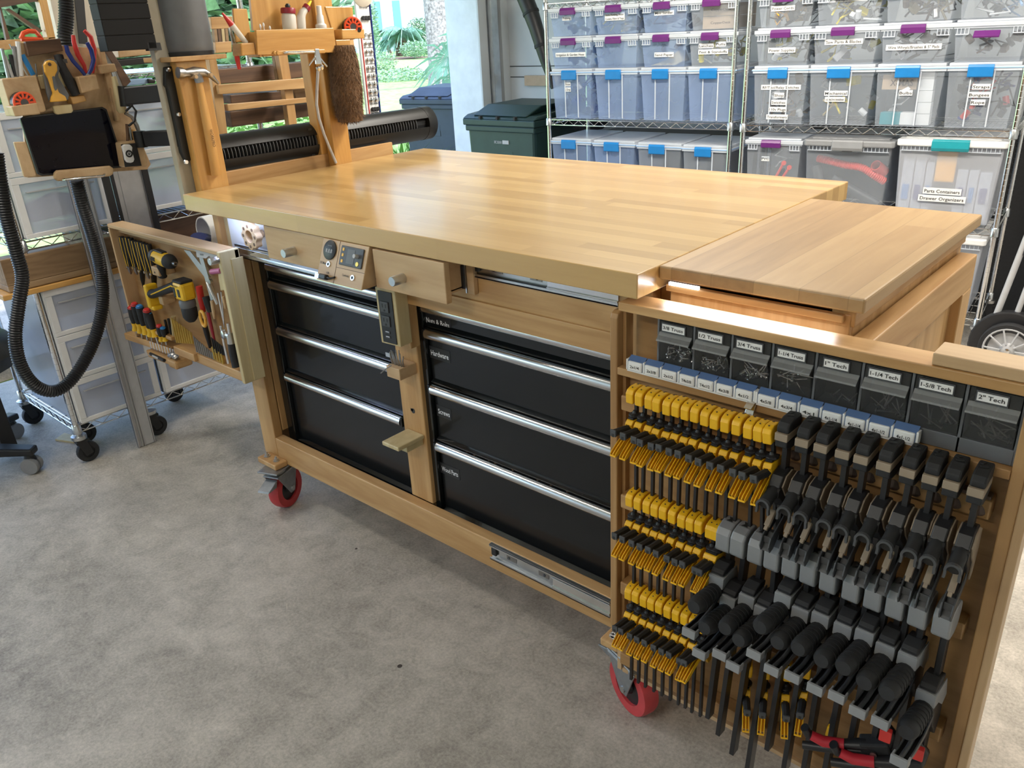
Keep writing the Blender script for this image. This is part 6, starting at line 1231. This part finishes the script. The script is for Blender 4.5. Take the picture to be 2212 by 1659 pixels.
# ================================================================ LEFT RACK WITH DRAWER TOWERS
# front faces the bench (+x): local x runs along +y, local y runs away from the bench
LRO = Vector((-.868, -.236, 0)); LRA = PI/2
shelving('wire_shelving', 'wire shelving on casters behind the tool cabinet at the left, with drawer towers', 1.10, .60, [.172, .945, 1.50], 2.15, LRO, LRA, foot=.12, casters=((0, 0), (0, .60), (.07, .19), (.30, -.01), (.53, .27), (1.1, 0), (1.1, .6)))
def tower(y0, y1, z0, z1, n, lb, conts=()):
    x1 = -.852; x0 = -1.36; b = B(); t = .014
    b.box(x0, y0, z0, x1-.01, y0+.004, z1).box(x0, y1-.004, z0, x1-.01, y1, z1).box(x0, y0, z1-.006, x1, y1, z1).box(x0, y0, z0, x1, y1, z0+.008).box(x0, y0, z0, x0+.004, y1, z1)
    f = B().box(x1-.03, y0, z0, x1, y0+t, z1).box(x1-.03, y1-t, z0, x1, y1, z1); ps = [P('shell', b, 'whitebin'), P('frame', f, 'white', bevel=.002)]
    h = (z1-z0)/n
    for i in range(n):
        za = z0+h*i; zb = za+h; e = .026
        fr_ = B().box(x1-.004, y0+.004, zb-e, x1+.008, y1-.004, zb-.001).box(x1-.004, y0+.004, za+.001, x1+.008, y1-.004, za+e*.7).box(x1-.004, y0+.004, za+e*.7, x1+.008, y0+.004+e, zb-e).box(x1-.004, y1-.004-e, za+e*.7, x1+.008, y1-.004, zb-e)
        pn = B().box(x1-.002, y0+e, za+e*.6, x1+.001, y1-e, zb-e*.9); hd = B().box(x1+.001, y0+e+.02, zb-e-.034, x1+.010, y1-e-.02, zb-e-.030)
        ps.append(P('drawer', fr_, 'white', bevel=.002, subs=[P('window', pn, 'frost'), P('pull_lip', hd, 'lightgrey')]))
    T('drawer_tower', lb, 'drawer tower', ps)
    for k, (m, l, s) in enumerate(conts):
        za = z0+h*k+.025; r = random.Random(k+5); b = B()
        b.tube([(x1-.10, y0+.06, za+.05*s), (x1-.09, (y0+y1)/2, za+.07*s), (x1-.11, y1-.06, za+.05*s)], [.045*s, .06*s, .045*s], 12, flat=.8)
        S('drawer_contents', b, m, l, 'contents', smooth=True)
tower(-.222, .135, .178, .750, 3, 'white three drawer tower with frosted windows on the bottom tier', [('navy', 'dark clothes bundle in the lowest frosted drawer', .8), ('brownpad', 'brownish shape in the middle frosted drawer', .7), ('navy', 'dark blue bundle in the top drawer of the bottom tower', 1.2)])
tower(.15, .52, .178, .70, 3, 'second white drawer tower on the bottom tier behind the guide rail')
tower(-.222, .120, .952, 1.405, 2, 'white drawer tower on the upper tier behind the tablet board', [('frame', 'grey things in the lower frosted drawer of the upper left tower', 1.0)])
tower(.205, .50, .965, 1.42, 2, 'white drawer tower on the upper tier left of the hammer upright')
S('wood_tray', B().box(-1.40, -.33, .775, -.84, .12, .800).box(-.86, -.33, .80, -.84, .12, .900).box(-1.4, -.33, .80, -.86, -.315, .900).box(-1.4, .10, .80, -.86, .12, .900), 'barkwood', 'long shallow wooden tray lying below the upper drawer towers', 'tray', bevel=.003)
S('plank', B().box(-1.42, -.36, .752, -.83, .66, .773), 'orange', 'varnished plank edge below the wooden tray', 'plank', bevel=.003)
S('dark_crate', box(-1.38, .16, .775, -.92, .66, .925), 'darkwood', 'dark brown crate on the plank behind the tool cabinet top', 'crate', bevel=.006)
S('desk_leg', B().ob((-1.22, -.42, .42), (.05, .06, .78), Euler((0, -.12, 0)).to_matrix()), 'black', 'slanting black table leg behind the vacuum hose', 'leg', bevel=.004)
S('table_top', B().box(-1.75, -1.05, .745, -.95, -.34, .775), 'white', 'pale tabletop at the far left edge of the picture', 'table', bevel=.004)
S('floor_tile', B().prism([at(u, v, 'z', .001) for u, v in ((120, 952), (140, 938), (166, 946), (160, 958))], (0, 0, .008)), 'palewood', 'thin pale tile lying on the floor by the shelving caster', 'tile')
S('black_folder', B().prism([(-.90, .30, .18), (-.90, .50, .18), (-.90, .56, .33), (-.90, .24, .33)], (-.02, 0, 0)), 'black', 'black folder leaning on the bottom tier behind the tool cabinet', 'folder', bevel=.002)
S('perforated_strip', B().box(-.862, .19, .18, -.856, .235, .46), 'cream', 'pale perforated strip standing by the black folder', 'strip')
# office chair
cc = Vector((-1.22, -.66, 0)); ps = []
ps.append(P('seat', B().lathe([(.02, -.05), (.22, -.05), (.285, -.02), (.30, .03), (.27, .07), (.20, .085), (.02, .09)], cc+Vector((.03, .10, .475)), n=36), 'camo', smooth=True))
for k, an in enumerate((44, 116, 188, 260, 332)):
    t = math.radians(an); d = Vector((math.cos(t), math.sin(t), 0)); s = Vector((-d.y, d.x, 0)); p0 = cc+d*.04; p1 = cc+d*.39
    ps.append(P('base_leg', B().add([p0-s*.035+Vector((0,0,.10)), p0+s*.035+Vector((0,0,.10)), p1+s*.028+Vector((0,0,.085)), p1-s*.028+Vector((0,0,.085)), p0-s*.035+Vector((0,0,.15)), p0+s*.035+Vector((0,0,.15)), p1+s*.028+Vector((0,0,.115)), p1-s*.028+Vector((0,0,.115))], [(3,2,1,0),(4,5,6,7),(0,1,5,4),(1,2,6,5),(2,3,7,6),(3,0,4,7)]), 'black', bevel=.008, subs=[
        P('caster', B().lathe([(.012, -.011), (.034, -.011), (.037, 0), (.034, .011), (.012, .011)], p1-d*.03+Vector((0, 0, .037))+s*.016, s, 20).lathe([(.012, -.011), (.034, -.011), (.037, 0), (.034, .011), (.012, .011)], p1-d*.03+Vector((0, 0, .037))-s*.016, s, 20), 'grey', smooth=True), P('caster_hood', B().cyl(p1-d*.03+Vector((0, 0, .06)), p1-d*.03+Vector((0, 0, .10)), .026, .012, 14), 'black', smooth=True)]))
ps.append(P('column', B().cyl(cc+Vector((0, 0, .10)), cc+Vector((0, 0, .43)), .03, .022, 18), 'blackmetal', smooth=True))
T('office_chair', 'black office chair on a star base with casters at the left edge', 'chair', ps)
S('cushion', B().lathe([(.01, 0), (.10, .004), (.12, .02), (.09, .035), (.01, .04)], cc+Vector((.06, .16, .562)), n=24), 'brownpad', 'small faded pad lying on the office chair seat', 'cushion', smooth=True)
# ---------------------------------------------------------------- lumber rack behind the fan
XL = -.52
def bd(pts, m, x=XL, t=.03): return py(pts, x, t)
T('lumber_rack', 'pine rack frame with cross rails behind the fan', 'rack', [P('leg', box(XL-.03, y_, 0, XL, y_+.05, 1.25), 'pinez') for y_ in (.42, 1.02)]+[
  P('post', bd([(452, 127), (467, 125), (482, 205), (500, 360), (482, 362)], 'pinez'), 'pinez', bevel=.002), P('post', bd([(601, 118), (621, 117), (633, 196), (652, 345), (634, 345), (615, 197)], 'pinez'), 'pinez', bevel=.002), P('rail', bd([(471, 183), (701, 165), (702, 188), (474, 204)], 0, XL+.02, .02), 'piney', bevel=.002),
  P('rail', bd([(491, 225), (705, 207), (706, 217), (494, 240)], 0, XL+.005, .03), 'piney', bevel=.002), P('rail', bd([(455, 37), (502, 35), (503, 61), (458, 63)], 0), 'piney', bevel=.002), P('rail', bd([(465, 91), (500, 89), (501, 113), (467, 115)], 0), 'piney', bevel=.002), P('rail', bd([(496, 356), (800, 318), (802, 330), (500, 372)], 0, XL+.02), 'barkwood', bevel=.002),
  P('board', bd([(634, 193), (705, 187), (706, 206), (640, 213)], 0, XL-.03, .04), 'barkwood', bevel=.002), P('post', bd([(752, 70), (762, 70), (800, 345), (790, 347)], 0), 'pinez', bevel=.002), P('post', bd([(592, 120), (602, 119), (615, 197), (604, 198)], 0, XL-.05, .02), 'barkwood', bevel=.002)])
for i, (pts, m, lb) in enumerate((([(470, 150), (700, 130), (702, 164), (474, 182)], 'darkwood', 'dark plank stack in the lumber rack above the long rail'), ([(497, 205), (700, 190), (701, 206), (500, 224)], 'darkwood', 'thin dark plank in the lumber rack between the two rails'), ([(497, 241), (705, 219), (708, 246), (502, 275)], 'darkwood', 'wide dark plank at the bottom of the lumber rack'), ([(250, 130), (350, 120), (352, 134), (253, 144)], 'black', 'black shelf edge seen between the tablet board and the post'), ([(254, 100), (345, 96), (347, 116), (257, 125)], 'birch', 'stacked pale wood offcuts under the black housing'))):
    S('plank', py(pts, XL-.10-.01*i, .12), m, lb, 'plank', bevel=.003)
for i, u in enumerate((470, 478, 486, 494)):
    S('plank', py([(u-8, 60), (u-2, 59), (u+1, 90), (u-5, 91)], XL-.12, .02), ['barkwood', 'darkwood', 'palewood', 'barkwood'][i], 'offcut standing on end in the lumber rack, %s from the left' % ORD[i], 'plank', 'offcuts standing on end')
S('brown_case', py([(224, 108), (240, 106), (284, 176), (268, 192), (250, 150)], XL+.02, .05), 'darkwood', 'dark brown riveted case behind the right edge of the tablet board', 'case', bevel=.003)
T('shelf_tools', 'light blue plastic tool lying on the black shelf behind the upper arm', 'tool', [P('body', py([(272, 172), (330, 168), (332, 180), (274, 186)], XL, .03), 'paleblue', bevel=.004), P('tail', py([(320, 170), (336, 172), (336, 180), (322, 181)], XL+.01, .02), 'black', bevel=.003)])
# window frame at the top left
T('garage_window', 'wooden framed opening at the top left showing trees', 'window frame', [P('frame_post', py([(80, -20), (104, -20), (126, 84), (104, 86)], -1.30, .05), 'orangez', bevel=.003), P('sill', py([(-30, 89), (130, 78), (132, 96), (-30, 112)], -1.30, .05), 'pine', bevel=.003),
  P('muntin', py([(-6, -10), (3, 18), (22, 84), (14, 86)], -1.32, .02), 'darkwood'), P('brace', py([(12, 20), (20, 18), (92, 66), (86, 72)], -1.32, .02), 'darkwood'), P('head', py([(-30, -6), (84, -18), (84, 2), (-30, 22)], -1.31, .04), 'darkwood')])
# parts board (bolt gauge panel)
g0, g1, g2, g3 = at(765, -20, 'x', -.62), at(795, -20, 'x', -.62), at(829, 326, 'x', -.62), at(803, 330, 'x', -.62)
pb = B().prism([g0, g1, g2, g3], (-.012, 0, 0)); kn = B(); kb = B(); ln = B()
def gp(a, t): return (g0.lerp(g3, t)).lerp(g1.lerp(g2, t), a)+Vector((.003, 0, 0))
for k in range(9):
    t = .26+.05*k
    for a in (.42, .78): kn.lathe([(.0075+.0006*k, 0), (.0075+.0006*k, .010), (.004, .013)], gp(a, t), (1,-.3,0), 10)
    ln.tube([gp(.25, t+.026), gp(.93, t+.026)], .0009, 4)
for t in (.08, .16, .72, .755, .79, .835):
    for a in (.40, .60, .80): kb.lathe([(.0095, 0), (.0095, .010), (.006, .014)], gp(a, t), (1,-.3,0), 10)
T('bolt_gauge_board', 'tall white board with rows of silver and black threaded samples behind the duster', 'gauge board', [P('board', pb, 'white', bevel=.001), P('silver_samples', kn, 'chrome', smooth=True), P('black_samples', kb, 'black', smooth=True), P('row_lines', ln, 'ink'), P('red_line', B().tube([gp(.14, .2), gp(.14, .98)], .0022, 5), 'red'), P('blue_edge', B().tube([gp(1.0, 0), gp(1.0, 1)], .004, 5), 'navy')])
S('round_handle', B().lathe([(.030, 0), (.042, .004), (.042, .012), (.030, .016)], at(782, -8, 'x', -.45), (1, -.4, 0), 24), 'cream', 'round yellowish object above the gauge board at the top', 'object', smooth=True)
# ================================================================ OUTDOORS
S('lawn', B().box(-110, -30, -.16, XW-.4, 110, -.11), 'grass2', kind='structure')
S('driveway', B().box(-4.2, -8, -.11, -2.5, 3.0, -.02), 'concrete', kind='structure')
def leaves(c, rad, n, size, seed, squash=1.0, up=.3):
    r = random.Random(seed); b = B(); c = Vector(c)
    for k in range(n):
        while True:
            p = Vector((r.uniform(-1, 1), r.uniform(-1, 1), r.uniform(-1, 1)))
            if .35 < p.length < 1: break
        q = c+Vector((p.x*rad[0], p.y*rad[1], p.z*rad[2])); d = Vector((r.uniform(-1, 1), r.uniform(-1, 1), r.uniform(-.6, 1)*up+.1)).normalized(); s = d.cross(Vector((r.uniform(-1, 1), r.uniform(-1, 1), 1))).normalized(); L_ = size*r.uniform(.6, 1.3)
        b.add([q, q+d*L_*.45+s*L_*.22, q+d*L_, q+d*L_*.45-s*L_*.22], [(0, 1, 2, 3)])
    return b
def blades(c, rad, n, h, seed, w=.012):
    r = random.Random(seed); b = B()
    for k in range(n):
        a = r.uniform(0, 2*PI); q = Vector(c)+Vector((math.cos(a), math.sin(a), 0))*r.random()*rad; t = Vector((math.cos(a+r.uniform(-1, 1)), math.sin(a+r.uniform(-1, 1)), 0)); hh = h*r.uniform(.6, 1.2); s = Vector((-t.y, t.x, 0))*w
        b.add([q-s, q+s, q+s*.8+t*hh*.25+Vector((0, 0, hh*.6)), q-s*.8+t*hh*.25+Vector((0, 0, hh*.6)), q+t*hh*.7+Vector((0, 0, hh*.85))], [(0, 1, 2, 3), (3, 2, 4)])
    return b
# big trunk near the pillar
def G(u, v): return at(u, v, 'z', -.11)
def far(u, v, dist):
    d = (RM @ Vector(((u-IW/2)/FPX, -(v-IH/2)/FPX, -1.0))).normalized(); return CAMP+d*dist
tk = G(955, 184); tx, ty = tk.x, tk.y
T('tree', 'thick rough barked trunk beside the stucco pillar outside', 'tree', [P('trunk', B().tube([(tx, ty, -.15), (tx, ty, .5), (tx-.02, ty, 2.5), (tx, ty, 6), (tx+.1, ty+.1, 9)], [.46, .38, .36, .34, .30], 26), 'trunk', smooth=True), P('crown', leaves((tx, ty+.3, 10.5), (4, 4, 2.4), 2600, .5, 5), 'leaf', kind='stuff')])
def fan_leaf(b, c0, nrm_, R0, sq=.5, n=26):
    c0 = Vector(c0)
    for k in range(n):
        t = 2*PI*k/n; dv = (Vector((math.cos(t), math.sin(t)*sq, math.sin(t)*.8))+Vector(nrm_)).normalized(); sv = Vector((-math.sin(t), .2, math.cos(t))).normalized()
        L_ = R0*(.8+.2*math.sin(k*2.7)); b.add([c0, c0+dv*L_*.5+sv*.014, c0+dv*L_+Vector((0, 0, -.10)), c0+dv*L_*.5-sv*.014], [(0, 1, 2, 3)])
fpb = B()
for u, v, dd, R0 in ((968, 122, 8.6, .62), (990, 165, 8.3, .5), (985, 90, 9.0, .45)):
    c0 = far(u, v, dd); fan_leaf(fpb, c0, (.0, -.1, -.25), R0); fpb.tube([c0, (c0.x-.1, c0.y+.1, -.1)], .010, 5)
S('fan_palm', fpb, 'palmleaf', 'fan palm with radiating blades behind the blue-grey bin outside', 'palm')
def palm(base, h, lean, R0, n, seed, lb):
    r = random.Random(seed); base = Vector(base); top = base+Vector((lean[0], lean[1], h)); fr_ = B()
    for k in range(n):
        a = 2*PI*k/n+r.uniform(-.2, .2); el = r.uniform(-.1, .9); d = Vector((math.cos(a), math.sin(a), 0)); L_ = R0*r.uniform(.8, 1.15); pts = [top+d*L_*t*math.cos(el*.5)+Vector((0, 0, L_*(el*t-1.05*t*t))) for t in (0, .2, .4, .6, .8, 1)]
        fr_.tube(pts, .03, 5); s = Vector((-d.y, d.x, 0))
        for j in range(44):
            t = .08+.92*j/44; i = min(4, int(t*5)); f_ = t*5-i; p = pts[i].lerp(pts[i+1], f_); ll = .34*R0*math.sin(PI*min(1, t+.12))**.6
            for sg in (-1, 1): q = p+s*sg*ll*.85+Vector((0, 0, -ll*.45))+d*ll*.35; fr_.add([p-d*.04, p+d*.04, q], [(0, 1, 2)])
    T('palm_tree', lb, 'palm', [P('trunk', B().tube([base, base.lerp(top, .5)+Vector((lean[0]*.2, 0, 0)), top+Vector((0, 0, .1))], [.16, .14, .26], 12), 'palmtrunk', smooth=True), P('fronds', fr_, 'palmleaf', kind='stuff')])
for i, (u, v, ut, vt, R0, lb) in enumerate(((860, 121, 858, 74, 2.0, 'left stem of the twin palm in front of the pale house'), (866, 121, 876, 70, 2.1, 'right stem of the twin palm in front of the pale house'), (843, 116, 826, 68, 1.6, 'slim leaning palm left of the twin one'))):
    b_ = G(u, v); d_ = (Vector((b_.x, b_.y, 0))-Vector((CAMP.x, CAMP.y, 0))).length; t_ = far(ut, vt, d_*1.0)
    palm((b_.x, b_.y, -.11), t_.z+.1, (t_.x-b_.x, t_.y-b_.y), R0, 20, i, lb)
hc_ = far(850, 64, 78); hd_ = Vector((hc_.x-CAMP.x, hc_.y-CAMP.y, 0)).normalized(); hs = Vector((hd_.y, -hd_.x, 0)); Hm = Matrix((hs, hd_, Vector((0, 0, 1)))).transposed()
def HB_(x0, y0, z0, x1, y1, z1): b = box(x0*1.34, y0, z0*1.34, x1*1.34, y1, z1*1.34); b.v = [Vector((hc_.x, hc_.y, 0))+Hm @ v for v in b.v]; return b
T('house', 'pale blue-white house behind the palms with a shuttered window', 'house', [P('wall', HB_(-4.5, 0, -.1, 3.2, 4, 6), 'house'), P('roof', HB_(-5, -.8, 6, 3.8, 4.8, 6.4), 'lightgrey'), P('shutter', HB_(.08, -.1, .80, .55, 0, 2.9), 'houseblue'), P('shutter', HB_(-1.1, -.1, .80, -.72, 0, 2.9), 'houseblue'), P('window', HB_(-.70, -.06, .80, .06, 0, 2.9), 'paleblue', subs=[P('sill', HB_(-.9, -.2, .62, .3, -.06, .80), 'white'), P('mullion', HB_(-.06, -.12, .8, .06, -.06, 2.9), 'white')]), P('porch', HB_(1.2, -3, -.1, 2.6, -.5, 1.5), 'white')])
p_ = G(903, 127); S('hedge', leaves((p_.x, p_.y, .42), (1.5, .8, .5), 1800, .16, 11), 'leaf2', 'round clipped hedge below the palms', 'hedge')
p_ = G(912, 118); S('shrub', leaves((p_.x, p_.y, 1.1), (1.3, .9, 1.2), 1800, .22, 12), 'leaf', 'dark green shrub beside the trunk in front of the house', 'shrub')
p_ = G(812, 140); S('shrub', leaves((p_.x, p_.y, 1.7), (.40, .40, 1.7), 1800, .16, 13), 'leaf2', 'tall leafy shrub at the left edge of the opening', 'shrub')
p_ = G(824, 150); S('flower_bush', leaves((p_.x, p_.y, .2), (.8, .8, .5), 1500, .12, 14), 'leaf2', 'loose pale bush at the left of the lawn', 'bush')
p_ = G(868, 172); S('ground_cover', leaves((p_.x, p_.y, .0), (1.5, 1.4, .28), 1800, .12, 15), 'leaf2', 'low ground cover plants on the lawn before the palms', 'ground cover', kind='stuff')
p_ = G(858, 127); S('mulch_bed', B().lathe([(2.2, 0), (2.0, .05), (.01, .08)], (p_.x, p_.y, -.11), n=24), 'soil', 'brown mulch bed under the palms', 'flower bed')
q = [G(900, 140), G(990, 133), G(990, 152), G(905, 156)]; S('footpath', B().prism([(v.x, v.y, -.108) for v in q], (0, 0, .03)), 'label', 'pale footpath crossing the lawn behind the trunk', 'path')
for i, (u, dist, rad, z) in enumerate(((40, 14, (1.7, 1.7, 2.4), 2.6), (210, 15, (1.7, 1.7, 2.4), 2.8), (380, 16, (1.7, 1.7, 2.4), 2.6), (545, 16, (1.7, 1.7, 2.2), 2.4), (780, 104, (14, 8, 11), 13), (930, 106, (14, 8, 11), 13.5))):
    p_ = far(u, 80, dist); T('tree', 'leafy green tree beyond the garage opening, %s from the left' % ORD[i], 'tree', [P('trunk', B().tube([(p_.x, p_.y, -.1), (p_.x, p_.y, z)], [.2, .12], 10), 'trunk', smooth=True), P('crown', leaves((p_.x, p_.y, z), rad, 4200, .42 if dist < 30 else 1.0, 30+i), ['leaf', 'leaf2'][i % 2], kind='stuff')])
for i, (u, v, d_, h_) in enumerate(((850, 300, 7.8, .75), (885, 306, 8.4, .6), (830, 312, 7.7, .7), (908, 300, 8.6, .5), (838, 240, 9.0, .85), (875, 250, 8.6, .8))):
    p_ = far(u, v, d_); S('grass_clump', blades((p_.x, p_.y, -.11), .20, 90, h_+.1, 60+i, .012), 'grass', 'clump of long green blades growing just outside the opening, %s of the nearer ones' % ORD[i], 'grass clump')
for i, (u, v, m_) in enumerate(((500, 215, 10.5), (650, 190, 11))):
    p_ = far(u, v, m_); S('bush', leaves((p_.x, p_.y, .35), (.9, .9, .4), 2500, .12, 80+i), 'grass', ['low green bush seen through the left half of the lumber rack', 'low green bush seen through the right half of the lumber rack'][i], 'bush')
